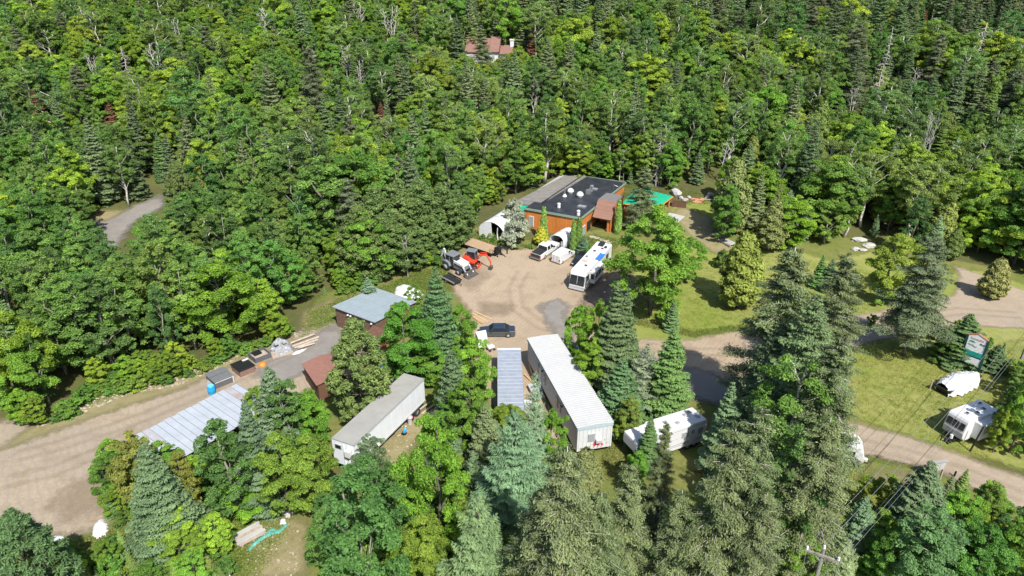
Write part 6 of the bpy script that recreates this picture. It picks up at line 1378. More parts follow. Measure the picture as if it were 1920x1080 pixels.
for x in (-1.28, 1.28): MB().box((x, 0, 0.5), (0.06, 1.2, 0.95)).build('end_board', 'brown_wood', db)
MB().box((0, 0.6, 0.5), (2.6, 0.06, 0.95)).build('rear_board', 'brown_wood', db)
for i, (x, y, s, lb) in enumerate(((1612, 452, (1.6, 0.6, 0.45), 'long white rock in the bushes behind the lawn'), (1630, 462, (1.3, 0.6, 0.4), 'white flat rock right of the long one'), (1604, 468, (0.7, 0.5, 0.35), 'small pale rock below the long white one'), (1618, 470, (0.8, 0.4, 0.3), 'small pinkish rock below the white flat one'))): rock('white_rock', lb, x, y, s, 60 + i, 'pale_stone' if i != 3 else 'stone')
# steps in the shade
A, B = G(1352, 449), G(1376, 464); st_ = thing('garden_steps', 'weathered timber steps in the tree shade by the lawn', 'steps', tuple(A), heading(A, B), tilt=False)
for i in range(8): MB().box((i * 0.42, 0, 0.12 + 0.02 * i), (0.14, 1.5, 0.16)).build('step', 'soft_grey', st_)
for y in (-0.8, 0.8): MB().box((1.5, y, 0.1), (3.4, 0.12, 0.14)).build('stringer', 'old_lumber', st_)
A = G(1343, 446); pd = thing('picnic_table', 'pale picnic table in the tree shade', 'table', tuple(A), 0.5)
MB().box((0, 0, 0.74), (1.7, 0.75, 0.06)).build('top', 'semi_roof', pd)
for y in (-0.65, 0.65): MB().box((0, y, 0.44), (1.7, 0.26, 0.05)).build('seat', 'semi_roof', pd)
for x in (-0.6, 0.6):
    for sy in (-1, 1): MB().tube([(x, sy * 0.2, 0.72), (x, sy * 0.6, 0)], 0.05, 4).build('leg', 'old_lumber', pd)
# ---------------------------------------------------------------- utility poles and wires
bark_mat('pole_wood', (0.3, 0.28, 0.25), (0.20, 0.18, 0.16), 4)
def at_depth(px, py, y):
    d = ray(px, py); t = y / d[1]; return np.array([0, 0, CAM_H]) + t * d
top = at_depth(1543, 1035, 36.5)
pb = np.array([top[0], top[1], 0.0])
la, ra = at_depth(1519, 1022, 36.9), at_depth(1574, 1057, 35.9)
ra[2] = la[2] = (la[2] + ra[2]) / 2
cdir = heading(la, ra); cw = float(np.linalg.norm((ra - la)[:2]))
up_ = thing('utility_pole', 'grey utility pole with a wooden crossarm at the bottom edge', 'utility pole', tuple(pb), cdir)
ht_ = float(la[2])
MB().tube([(0, 0, -0.3), (0, 0, ht_ + 0.45)], [0.2, 0.13], 10).build('pole', 'pole_wood', up_)
MB().box((0, -0.16, ht_ - 0.1), (cw + 0.2, 0.14, 0.17)).build('crossarm', 'pole_wood', up_)
INS = []
for x in (-cw / 2, 0.0, cw / 2):
    z = ht_ + (0.0 if x else 0.45); MB().lathe([(0.02, 0.36), (0.08, 0.3), (0.11, 0.18), (0.07, 0.16), (0.11, 0.06), (0.05, 0.0)], 9, (x, -0.16 if x else 0, z)).build('insulator', 'white_paint', up_)
    INS.append(Vector((x, -0.16 if x else 0, z + 0.3)))
for sx in (-1, 1): MB().tube([(sx * cw * 0.28, -0.16, ht_ - 0.14), (0, -0.1, ht_ - 0.7)], 0.03, 4).build('brace', 'galvanised', up_)
far_base = G(1906, 694)
hf = float(zt(0, 560, far_base))
up2 = thing('utility_pole', 'leaning grey utility pole at the right edge beyond the travel trailer', 'utility pole', tuple(far_base), cdir)
MB().tube([(0, 0, -0.3), (0.25, 0, hf + 0.4)], [0.17, 0.12], 9).build('pole', 'pole_wood', up2)
MB().box((0.25, -0.14, hf), (cw, 0.12, 0.15)).build('crossarm', 'pole_wood', up2)
for x in (-cw / 2 + 0.25, 0.25, cw / 2 + 0.25): MB().lathe([(0.02, 0.32), (0.1, 0.18), (0.05, 0.0)], 8, (x, -0.14, hf + 0.05)).build('insulator', 'white_paint', up2)
M1 = Matrix.Translation(Vector(pb)) @ Matrix.Rotation(cdir, 4, 'Z'); M2 = Matrix.Translation(Vector(far_base)) @ Matrix.Rotation(cdir, 4, 'Z')
mat('wire', (0.26, 0.26, 0.26), 0.5, 0.3, var=0.1); mat('wire_dark', (0.03, 0.03, 0.032), 0.6, var=0.1)
def wire(label, a, b, r, m, sag, back=None):
    n_ = 14; pts = [a.lerp(b, i / n_) - Vector((0, 0, sag * 4 * (i / n_) * (1 - i / n_))) for i in range(n_ + 1)]
    tag(MB().tube(pts, r, 5).build('power_line', m), label, 'wire')
for i, (x, lb) in enumerate(((-cw / 2, 'left'), (0.0, 'middle'), (cw / 2, 'right'))):
    a = M1 @ INS[i]; b = M2 @ Vector((x + 0.25, -0.14, hf + 0.36))
    wire('pale power line from the %s insulator to the right edge pole' % lb, a, b, 0.014, 'wire', 0.9)
    back = a + (a - b).normalized() * 30; back.z = a.z - 0.3
    dv = Vector((-math.sin(cdir) * -1, math.cos(cdir) * -1, 0)) * 26
    wire('pale power line running down from the %s insulator to the bottom edge' % lb, a, a + dv * 0.9 + Vector((0, 0, -0.6)), 0.014, 'wire', 0.3)
wire('thick dark cable slung below the power lines', M1 @ Vector((0.1, -0.1, ht_ - 2.2)), M2 @ Vector((0.3, -0.1, hf - 1.4)), 0.02, 'wire_dark', 0.8)
wire('thin pale line beside the right power line', M1 @ Vector((cw / 2 + 0.15, -0.16, ht_ - 0.2)), M2 @ Vector((cw / 2 + 0.3, -0.14, hf - 0.1)), 0.011, 'wire', 1.1)
# notice board, posts
nb_ = G(1752, 900); nt = thing('notice_board', 'grey notice board on posts by the gravel road', 'notice board', tuple(nb_), 0.2)
MB().box((0, 0, 1.75), (1.35, 0.1, 0.95)).build('board', 'soft_grey', nt)
for x in (-0.3, 0.32): MB().box((x, -0.06, 1.75), (0.5, 0.04, 0.75)).build('poster', 'concrete', nt)
for x in (-0.6, 0.6): MB().box((x, 0, 0.9), (0.12, 0.14, 1.9)).build('post', 'old_lumber', nt)
MB().box((0, 0, 2.28), (1.6, 0.4, 0.07)).build('cap', 'semi_roof', nt)
for px, py, tp__, lb, m in ((1818, 847, 800, 'dark leaning post on the grass beside the travel trailer', 'black_steel'), (1743, 730, 713, 'short dark post on the lawn left of the covered boat', 'old_lumber'), (1788, 895, 884, 'thin dark post by the roadside maples', 'black_steel')):
    b = G(px, py); z = float(zt(0, tp__, b)); tag(MB().tube([(0, 0, -0.1), (0.5 if tp__ == 800 else 0.05, 0, z)], 0.09, 6).build('post_stub' if z < 2 else 'leaning_post', m, loc=tuple(b)), lb, 'post')
fp = thing('metal_junk', 'black metal junk lying in front of the travel trailer', 'junk', tuple(G(1783, 829)), 0.4)
for i in range(4): MB().tube([(-0.7 + i * 0.4, -0.2, 0.1), (-0.5 + i * 0.4, 0.3, 0.3 + 0.1 * (i % 2))], 0.09, 5).build('bar', 'black_steel', fp)
MB().lathe([(0.02, 0.3), (0.3, 0.3), (0.34, 0.0)], 9, (0.3, 0.1, 0)).build('bucket', 'plastic_black', fp)
# cut trunk piece and log by the sign
A, B = G(1779, 699), G(1796, 694); tag(MB().tube([(A[0], A[1], 0.22), (B[0], B[1], 0.25)], 0.2, 8).build('pale_log', 'raw_lumber'), 'pale log lying at the foot of the tall sign', 'log')
# white banded trunk mark of the egg-shaped cedar is a notice nailed to it
nb2 = G(1387, 572); tag(MB().box((0, 0, 0), (0.34, 0.05, 0.5)).build('tree_notice', 'white_paint', None, loc=(float(nb2[0]), float(nb2[1]) - 0.26, float(nb2[2]) + 1.1)), 'white notice nailed to the trunk of the egg-shaped cedar', 'notice')
# ---------------------------------------------------------------- the person by the semi-trailer
mat('skin_tone', (0.52, 0.3, 0.21), 0.6, var=0.05); mat('shirt_blue', (0.02, 0.3, 0.52), 0.8, var=0.15, scale=6); mat('shorts_dark', (0.02, 0.022, 0.03), 0.85, var=0.2); mat('hair_grey', (0.42, 0.38, 0.36), 0.8, var=0.2, scale=12)
def limb(b, pts, rs, n=10): return b.tube(pts, rs, n)
pe = G(758, 818)
ps = thing('person', 'person in a blue shirt and dark shorts crouching beside the semi-trailer', 'person', tuple(pe), math.radians(205))
def ring_loft(b, pts, rx, ry, n=12): 
    o = len(b.v)
    for p, a, c_ in zip(pts, rx, ry):
        for j in range(n): b.v.append((p[0] + a * math.cos(6.2832 * j / n), p[1] + c_ * math.sin(6.2832 * j / n), p[2]))
    for i in range(len(pts) - 1):
        for j in range(n): b.f.append((o + i * n + j, o + i * n + (j + 1) % n, o + (i + 1) * n + (j + 1) % n, o + (i + 1) * n + j))
    b.f.append(tuple(o + j for j in range(n))[::-1]); b.f.append(tuple(o + (len(pts) - 1) * n + j for j in range(n)))
def to_body():
    b = MB()
    b.tube([(0, 0, 0.42), (-0.05, 0, 0.58), (-0.14, 0, 0.82), (-0.18, 0, 0.95), (-0.20, 0, 1.02), (-0.23, 0, 1.10), (-0.25, 0, 1.2), (-0.25, 0, 1.27)], [0.16, 0.165, 0.18, 0.14, 0.07, 0.075, 0.10, 0.07], 12)
    for s in (-1, 1):
        b.tube([(-0.16, s * 0.17, 0.92), (-0.22, s * 0.24, 0.72), (-0.42, s * 0.2, 0.52), (-0.52, s * 0.17, 0.46)], [0.07, 0.055, 0.045, 0.035], 9)
        for k in range(4): b.tube([(-0.5, s * (0.13 + 0.025 * k), 0.46), (-0.57, s * (0.13 + 0.025 * k), 0.43), (-0.60 + 0.01 * abs(k - 1), s * (0.13 + 0.025 * k), 0.38)], [0.012, 0.011, 0.009], 6)
        b.tube([(-0.49, s * 0.12, 0.46), (-0.53, s * 0.085, 0.43), (-0.56, s * 0.08, 0.40)], [0.013, 0.012, 0.01], 6)
    b.tube([(0, 0.10, 0.42), (-0.18, 0.17, 0.44), (-0.38, 0.2, 0.46), (-0.22, 0.19, 0.24), (-0.10, 0.18, 0.07), (-0.2, 0.18, 0.04)], [0.10, 0.095, 0.075, 0.06, 0.045, 0.04], 10)
    b.tube([(0, -0.10, 0.42), (0.12, -0.16, 0.32), (0.30, -0.2, 0.18), (0.52, -0.24, 0.10), (0.70, -0.28, 0.07), (0.72, -0.28, 0.02)], [0.10, 0.095, 0.075, 0.06, 0.045, 0.04], 10)
    return b
body = to_body().build('body', 'skin_tone', ps, smooth=True)
rm = body.modifiers.new('remesh', 'REMESH'); rm.mode = 'VOXEL'; rm.voxel_size = 0.013; rm.use_smooth_shade = True
sm = body.modifiers.new('smooth', 'SMOOTH'); sm.iterations = 2
MB().tube([(0.01, 0, 0.44), (-0.05, 0, 0.58), (-0.14, 0, 0.82), (-0.18, 0, 0.97), (-0.195, 0, 1.0)], [0.175, 0.185, 0.20, 0.16, 0.08], 14).build('shirt', 'shirt_blue', ps, smooth=True)
for s in (-1, 1): MB().tube([(-0.155, s * 0.14, 0.94), (-0.21, s * 0.235, 0.74)], [0.095, 0.075], 10).build('sleeve', 'shirt_blue', ps, smooth=True)
MB().tube([(0, 0, 0.36), (0.0, 0, 0.48), (-0.03, 0, 0.54)], [0.17, 0.185, 0.18], 14).build('shorts', 'shorts_dark', ps, smooth=True)
MB().tube([(0, 0.10, 0.42), (-0.18, 0.17, 0.445), (-0.30, 0.19, 0.455)], [0.125, 0.115, 0.10], 10).build('shorts_leg', 'shorts_dark', ps, smooth=True)
MB().tube([(0, -0.10, 0.42), (0.12, -0.16, 0.32), (0.24, -0.19, 0.22)], [0.125, 0.115, 0.10], 10).build('shorts_leg', 'shorts_dark', ps, smooth=True)
MB().lathe([(0.105, -0.02), (0.112, 0.04), (0.09, 0.10), (0.02, 0.13)], 12, (-0.24, 0, 1.19)).build('hair', 'hair_grey', ps, smooth=True)
for y, z in ((0.035, 1.19), (-0.035, 1.19)): MB().box((-0.335, y, z), (0.015, 0.025, 0.012)).build('eye', 'plastic_black', ps)
MB().box((-0.35, 0, 1.155), (0.03, 0.025, 0.04)).build('nose', 'skin_tone', ps); MB().box((-0.335, 0, 1.12), (0.01, 0.05, 0.01)).build('mouth', 'tail_red', ps)
for c_ in ((-0.18, 0.18, 0.045), (0.74, -0.28, 0.055)): MB().box(c_, (0.28, 0.1, 0.09)).build('shoe', 'plastic_black', ps, bevel=0.03)

# ---------------------------------------------------------------- rubble on the gravel bank and grass tufts (nobody could count them)
def strew(name, label, polys, n, size, m, seed, cat, squash=0.6):
    rg = random.Random(seed); b = MB()
    for poly, share in polys:
        xs = [p[0] for p in poly]; ys = [p[1] for p in poly]; k = 0
        while k < n * share:
            px, py = rg.uniform(min(xs), max(xs)), rg.uniform(min(ys), max(ys))
            if not inside(poly, px, py): continue
            g = G(px, py); s_ = rg.uniform(*size) * (0.6 + 0.8 * rg.random() ** 3); k += 1
            M = Euler((rg.uniform(-0.4, 0.4), rg.uniform(-0.4, 0.4), rg.uniform(0, 6.28))).to_matrix()
            vs = [Vector(g) + M @ Vector((x * s_ * rg.uniform(0.7, 1.2), y_ * s_ * rg.uniform(0.7, 1.2), z_ * s_ * squash)) + Vector((0, 0, 0.08)) for x, y_, z_ in ((1, 0, 0), (-1, 0, 0), (0, 1, 0), (0, -1, 0), (0, 0, 1), (0, 0, -1))]
            b.add(vs, [(0, 2, 4), (2, 1, 4), (1, 3, 4), (3, 0, 4), (2, 0, 5), (1, 2, 5), (3, 1, 5), (0, 3, 5)])
    o = b.build(name, m); o['kind'] = 'stuff'; o['label'] = label; o['category'] = cat
    return o
BANK = [(60, 806), (130, 785), (240, 742), (340, 722), (420, 686), (500, 648), (560, 634), (556, 622), (500, 632), (400, 674), (300, 712), (190, 738), (100, 785)]
mat('rubble_stone', (0.30, 0.25, 0.20), 0.95, scale=0.7, col2=(0.44, 0.38, 0.31), detail=4)
strew('rubble', 'broken stones and wood chips strewn along the gravel bank', [(BANK, 1.0)], 1100, (0.08, 0.24), 'rubble_stone', 3, 'rubble')
strew('litter', 'small scraps and stones lying about the lots and yard edges', [([(430, 1020), (540, 965), (570, 1000), (560, 1080), (480, 1080)], 0.3), ([(700, 860), (740, 810), (810, 765), (830, 775), (760, 850)], 0.25), ([(60, 1000), (200, 900), (210, 985), (100, 1010)], 0.12), ([(850, 505), (890, 470), (985, 466), (980, 480), (880, 540)], 0.13), ([(985, 700), (1005, 690), (1050, 790), (1000, 790)], 0.2)], 330, (0.05, 0.16), 'rubble_stone', 4, 'litter')

def tuft_mesh(seed, n=20, r=0.5, h=(0.08, 0.2)):
    rg = np.random.default_rng(seed); a = rg.uniform(0, 6.28, n); q = r * np.sqrt(rg.uniform(0, 1, n))
    pos = np.stack([q * np.cos(a), q * np.sin(a), np.zeros(n)], 1); hh = rg.uniform(*h, n); pos[:, 2] = hh * 0.25
    al = np.stack([rg.normal(0, 0.5, n), rg.normal(0, 0.5, n), np.ones(n)], 1); nr = rg.normal(0, 0.5, (n, 3)) + np.array([0, 0, 1.0]); al = rg.normal(0, 1, (n, 3)) * np.array([1, 1, 0.25])
    return leaf_mesh('grass_tuft', pos, nr, al, hh * 0.5, np.full(n, 0.035), np.clip(rg.normal(0.5, 0.2, n), 0, 1), 'foliage')
# ---------------------------------------------------------------- the single trees that stand out, each with its own look
FEATURES = []
def ht(kind, tx, ty, by, w, label, tint=None, group=None, var=None, name=None, rz=None, shape=None):
    bx = tx + (960 - tx) * (by - ty) / (540 + CAM_F / math.tan(CAM_TH) - ty)
    b = G(bx, by); k = (540 - ty) / CAM_F
    z = b[1] * (k * CC - CS) / (CC + k * CS) + CAM_H
    mid = (b[0], b[1], (b[2] + z) / 2)
    if ty < 330 and by < 360:
        m_ = ty + (by - ty) * 0.62; FEATURES.append((PR(b)[2], [(tx - w * 0.4, m_), (tx - w * 0.3, ty), (tx + w * 0.3, ty), (tx + w * 0.4, m_)]))
    return plant(kind, float(b[0]), float(b[1]), float(z - b[2]), w / 2 * PR(mid)[2] / CAM_F, tint, label, group, var, rz, name=name, shape=shape)
DARKG, DULL, BLUE, YEL, SILV = (0.056, 0.106, 0.026), (0.085, 0.110, 0.050), (0.125, 0.180, 0.135), (0.20, 0.225, 0.03), (0.36, 0.38, 0.29)
BRIGHT, AUT, GREYG = (0.105, 0.215, 0.015), (0.13, 0.145, 0.03), (0.084, 0.104, 0.044)
# front row, left to right
ht('pine', 12, 962, 1170, 140, 'dark pine filling the bottom left corner', (0.05, 0.085, 0.03))
ht('maple', 238, 812, 965, 100, 'yellowing maple at the lot edge behind the bluish fir', (0.12, 0.14, 0.03))
ht('fir', 268, 832, 1030, 135, 'big bluish fir in front of the rusty metal roof', (0.075, 0.115, 0.052), var=0)
ht('maple', 330, 850, 985, 80, 'orange-tinged young maple just right of the bluish fir', (0.125, 0.14, 0.028))
ht('aspen', 398, 788, 975, 120, 'dark leafy aspen covering the middle of the metal roof', DARKG)
ht('maple', 310, 945, 1040, 105, 'low bright maple at the foot of the bluish fir', None)
ht('fir', 456, 750, 955, 92, 'dark narrow fir at the right end of the metal roof', (0.06, 0.09, 0.045), var=1)
ht('spruce', 502, 690, 850, 95, 'small spruce leaning over the open hot tub', (0.08, 0.115, 0.06))
ht('aspen', 528, 716, 860, 100, 'dark round aspen below the brown-roofed hut', DARKG)
ht('maple', 578, 815, 960, 110, 'bright maple left of the white semi-trailer nose', (0.085, 0.145, 0.02))
ht('maple', 515, 810, 965, 110, 'light green maple between the dark aspen and narrow fir', (0.08, 0.14, 0.02))
ht('maple', 440, 890, 965, 100, 'low maple above the plank pallet', (0.10, 0.18, 0.02))
ht('maple', 572, 745, 850, 85, 'maple between the pine and the semi-trailer roof', (0.09, 0.16, 0.02))
ht('aspen', 655, 882, 1190, 190, 'large dark poplar in front of the semi-trailer', DARKG, var=0)
ht('aspen', 690, 815, 930, 70, 'thin grey-green aspen against the semi-trailer nose', (0.075, 0.115, 0.05))
ht('maple', 812, 782, 1040, 165, 'largest bright maple in front, right of the semi-trailer', (0.10, 0.165, 0.018), var=1)
ht('maple', 795, 965, 1120, 110, 'yellow-green maple at the foot of the large bright maple', (0.105, 0.15, 0.02), var=2)
ht('larch', 893, 930, 1160, 150, 'pale feathery larch at the bottom edge', (0.095, 0.138, 0.058), var=0)
ht('larch', 965, 772, 1000, 145, 'dark feathery larch below the blue-grey container roof', (0.085, 0.145, 0.075), var=1)
ht('larch', 1003, 700, 910, 70, 'thin larch between the container and the office trailer', (0.11, 0.16, 0.09), var=0)
ht('maple', 1036, 768, 905, 82, 'green maple at the near end of the office trailer', (0.075, 0.15, 0.018))
ht('cedar', 1100, 842, 925, 64, 'olive cedar under the office trailer end wall', (0.10, 0.11, 0.04))
ht('old_spruce', 1062, 845, 1230, 175, 'largest old grey spruce with dead limbs at the bottom edge', GREYG, var=0)
ht('old_spruce', 1185, 875, 1170, 125, 'old grey spruce beside the pale snag', (0.086, 0.109, 0.044), var=1)
ht('dead_spruce', 1243, 935, 1075, 26, 'pale bare snag with stubby twigs at the bottom', None)
ht('old_spruce', 1250, 795, 985, 58, 'half-dead lichened spruce in front of the fifth-wheel camper', (0.086, 0.109, 0.044), var=2)
ht('fir', 1222, 778, 880, 48, 'small dark fir covering the overhang of the fifth-wheel camper', (0.06, 0.11, 0.035))
ht('maple', 1200, 845, 905, 48, 'low green maple left of the half-dead spruce', (0.085, 0.16, 0.02))
ht('fir', 1282, 1005, 1150, 95, 'small blue-green spruce at the bottom edge', BLUE, var=2)
ht('fir', 1374, 718, 885, 82, 'slender fir with a pointed tip right of the fifth-wheel camper', (0.075, 0.115, 0.055), var=1)
ht('old_spruce', 1378, 800, 1200, 170, 'huge old spruce with lichened branches below the slender fir', (0.086, 0.109, 0.044), var=1)
ht('old_spruce', 1430, 770, 1130, 140, 'old spruce between the huge spruce and the green birch', (0.086, 0.109, 0.044), var=2)
ht('birch', 1505, 675, 930, 160, 'bright green birch in front of the tall spruce clump', (0.085, 0.14, 0.025), var=0)
ht('aspen', 1500, 800, 1060, 130, 'dark green aspen low in the tall spruce clump', (0.055, 0.115, 0.028))
ht('old_spruce', 1490, 470, 790, 165, 'tallest grey spruce by the driveway with ragged limbs', (0.086, 0.109, 0.044), var=0)
ht('old_spruce', 1590, 478, 715, 120, 'grey half-bare spruce standing right of the tallest', (0.086, 0.109, 0.044), var=1)
ht('spruce', 1532, 558, 850, 185, 'dark full spruce in the middle of the tall clump', (0.075, 0.11, 0.045), var=0)
ht('spruce', 1462, 610, 820, 130, 'dark spruce with drooping limbs over the driveway', (0.07, 0.095, 0.045), var=1)
ht('old_spruce', 1575, 640, 940, 150, 'old spruce at the right side of the clump, by the lawn', (0.086, 0.109, 0.044), var=2)
ht('old_spruce', 1555, 790, 1080, 150, 'old grey spruce hiding the small caravan', (0.086, 0.109, 0.044), var=0)
ht('old_spruce', 1440, 920, 1230, 130, 'wide grey spruce at the bottom beside the utility pole', GREYG, var=1)
ht('maple', 1500, 985, 1100, 110, 'green maple under the near utility pole', (0.075, 0.15, 0.02))
ht('old_spruce', 1008, 925, 1200, 130, 'grey spruce left of the largest old spruce at the bottom', (0.086, 0.109, 0.044), var=2)
ht('old_spruce', 1128, 930, 1210, 130, 'grey spruce right of the largest old spruce at the bottom', (0.086, 0.109, 0.044), var=0)
ht('old_spruce', 1278, 925, 1190, 120, 'lichened spruce left of the huge old spruce', (0.086, 0.109, 0.044), var=0)
ht('old_spruce', 1425, 880, 1210, 130, 'lichened spruce right of the huge old spruce', (0.086, 0.109, 0.044), var=2)
# round the driveway
ht('spruce', 1265, 618, 785, 92, 'neat bright green spruce beside the shaded drive', (0.075, 0.125, 0.035), var=2)
ht('fir', 1265, 562, 620, 30, 'little spruce alone on the lawn edge', (0.085, 0.13, 0.05))
ht('larch', 1216, 645, 775, 80, 'thin see-through larch left of the neat spruce', (0.12, 0.15, 0.09), var=1)
ht('fir', 1158, 533, 735, 85, 'tall dark fir with twin tips right of the office trailer', (0.06, 0.088, 0.036), var=0)
ht('fir', 1178, 543, 730, 75, 'tall dark fir, right one of the twin tips', (0.062, 0.09, 0.036), var=1)
ht('maple', 1090, 572, 690, 64, 'bright small maple shading the far end of the office trailer', (0.12, 0.20, 0.02))
ht('maple', 1126, 562, 700, 74, 'bright green maple between the small maple and the twin firs', (0.11, 0.195, 0.02))
ht('maple', 1116, 635, 740, 74, 'low maple right of the office trailer roof', (0.10, 0.18, 0.02))
ht('fir', 1168, 672, 800, 92, 'dark green fir below the twin firs', (0.055, 0.10, 0.04), var=2)
ht('maple', 1185, 745, 830, 54, 'yellow-green bush beside the fifth-wheel camper front', (0.11, 0.15, 0.03))
ht('maple', 1240, 388, 592, 165, 'big spreading maple beside the motorhome', (0.10, 0.17, 0.022), var=0)
ht('maple', 1262, 425, 575, 105, 'fuller maple crown just right of the big spreading maple', (0.095, 0.162, 0.022))
ht('maple', 1295, 445, 530, 72, 'round maple bush right of the big spreading maple', (0.085, 0.165, 0.022))
ht('old_spruce', 1209, 315, 432, 64, 'scraggly spruce in front of the green-roofed porch', (0.086, 0.109, 0.044), var=2)
ht('cedar', 1404, 436, 576, 84, 'egg-shaped cedar with a banded trunk on the lawn', (0.11, 0.132, 0.024))
ht('cedar', 1456, 374, 470, 56, 'brownish cedar at the forest edge of the lawn', (0.09, 0.105, 0.032))
ht('shrub', 1357, 468, 505, 36, 'dark round bush left of the egg-shaped cedar', (0.08, 0.13, 0.03))
ht('maple', 1372, 345, 455, 60, 'dark green maple over the wooden steps', (0.06, 0.13, 0.022))
ht('cedar', 1385, 300, 440, 70, 'tall olive cedar behind the wooden steps', (0.09, 0.105, 0.032))
# right side
ht('spruce', 1757, 445, 668, 128, 'tall dark spruce on the lawn with a bare lower trunk', (0.07, 0.092, 0.046), var=0, rz=1.0, shape='stem_spruce')
ht('spruce', 1735, 500, 655, 80, 'dark spruce close behind the tall lawn spruce', (0.06, 0.082, 0.04), var=1, shape='stem_spruce')
ht('maple', 1688, 440, 565, 125, 'spreading yellow-green maple at the back of the lawn', (0.14, 0.185, 0.028), var=1)
ht('fir', 1545, 478, 540, 28, 'tiny fir behind the tallest grey spruce', (0.07, 0.13, 0.035))
ht('fir', 1563, 485, 545, 36, 'small fir beside the tiny fir on the lawn', (0.07, 0.12, 0.05))
ht('shrub', 1640, 590, 612, 22, 'little bush by the driveway', (0.08, 0.13, 0.025))
ht('cedar', 1880, 485, 560, 50, 'bare-looking olive bush on the right lawn', (0.12, 0.125, 0.04))
ht('shrub', 1660, 520, 570, 44, 'low bush under the spreading lawn maple', (0.11, 0.19, 0.03))
ht('spruce', 1822, 590, 680, 80, 'dark spruce bush behind the tall sign', (0.06, 0.10, 0.035))
ht('spruce', 1875, 648, 692, 50, 'dark spruce right of the tall sign', (0.055, 0.09, 0.035))
ht('maple', 1780, 615, 680, 60, 'dark maple bush left of the tall sign', (0.05, 0.10, 0.02))
ht('aspen', 1915, 720, 830, 70, 'dark aspen right of the travel trailer', DARKG)
ht('maple', 1950, 700, 850, 80, 'bright maple at the right edge above the gravel road', (0.09, 0.165, 0.02))
ht('maple', 1893, 765, 850, 44, 'yellow-green maple beside the slide-out', (0.14, 0.20, 0.025))
ht('spruce', 1748, 868, 1030, 115, 'grey-green spruce beside the notice board', (0.072, 0.105, 0.05), var=2)
ht('maple', 1870, 905, 1000, 95, 'bright round maple by the gravel road at right', (0.115, 0.185, 0.022))
ht('maple', 1805, 925, 1040, 110, 'bright maple between the grey-green spruce and the road', (0.095, 0.175, 0.022))
ht('fir', 1815, 880, 950, 34, 'small pointed fir peeping over the roadside maples', (0.10, 0.15, 0.04))
ht('aspen', 1770, 960, 1130, 150, 'grey-green aspen in the bottom right thicket', (0.075, 0.125, 0.045))
ht('maple', 1680, 1000, 1110, 120, 'dark glossy maple right of the utility pole', (0.06, 0.125, 0.02))
ht('spruce', 1625, 935, 1050, 80, 'small blue-green spruce under the wires', (0.085, 0.14, 0.07), var=1)
ht('maple', 1865, 985, 1120, 130, 'dark maple in the bottom right thicket', (0.06, 0.125, 0.022))
ht('maple', 1940, 990, 1120, 120, 'bright maple cut by the right edge at the bottom', (0.09, 0.165, 0.022))
ht('larch', 1590, 1010, 1110, 80, 'thin larch behind the utility pole', (0.13, 0.17, 0.08))
# the knot of trees left of the yard entrance
ht('pine', 662, 598, 790, 115, 'bushy pine in front of the plank shed', (0.08, 0.11, 0.03), var=0)
ht('maple', 752, 568, 720, 130, 'green maple covering the corner of the plank shed', (0.065, 0.14, 0.018), var=1)
ht('fir', 815, 508, 700, 112, 'large dark fir at the left edge of the yard', (0.052, 0.092, 0.036), var=2)
ht('maple', 862, 572, 700, 76, 'bright maple right of the large dark fir', (0.085, 0.165, 0.02))
ht('maple', 800, 640, 722, 95, 'green maple below the large dark fir', (0.07, 0.145, 0.02))
ht('maple', 885, 632, 780, 84, 'bright maple beside the white tilted box', (0.10, 0.185, 0.022))
ht('spruce', 845, 660, 830, 90, 'dark spruce in the knot left of the container', (0.06, 0.092, 0.04))
ht('maple', 880, 715, 870, 110, 'green maple left of the container roof', (0.075, 0.15, 0.02))
ht('spruce', 910, 760, 900, 80, 'olive spruce left of the container near end', (0.085, 0.105, 0.045))
ht('fir', 765, 642, 712, 70, 'blue-grey fir right of the blue tarp', (0.095, 0.135, 0.085))
ht('maple', 735, 676, 716, 44, 'yellow-green maple below the blue tarp', (0.13, 0.165, 0.025))
ht('maple', 848, 745, 850, 70, 'maple above the scrap pile', (0.065, 0.13, 0.02))
ht('maple', 572, 730, 800, 60, 'small maple between the hut and the dark aspen', (0.09, 0.16, 0.02))
for i, (x, y, b, w) in enumerate([(700, 350, 505, 100), (742, 338, 490, 100), (785, 338, 478, 100), (826, 345, 468, 90), (856, 356, 455, 70), (668, 385, 525, 95), (722, 395, 515, 95), (800, 395, 484, 85), (762, 410, 500, 90), (838, 405, 466, 66)]):
    ht('pine', x, y, b, w, 'dark olive pine in the tight pine stand left of the yard', (0.066, 0.098, 0.028), group='pines in the tight stand left of the yard')
ht('dead_tree', 760, 440, 520, 24, 'thin grey bare tree in front of the pine stand')
ht('maple', 778, 530, 590, 40, 'slim green maple in front of the white tarp heap', (0.085, 0.145, 0.022))
ht('fir', 688, 520, 580, 44, 'young blue-green fir beyond the plank shed', (0.09, 0.135, 0.08))
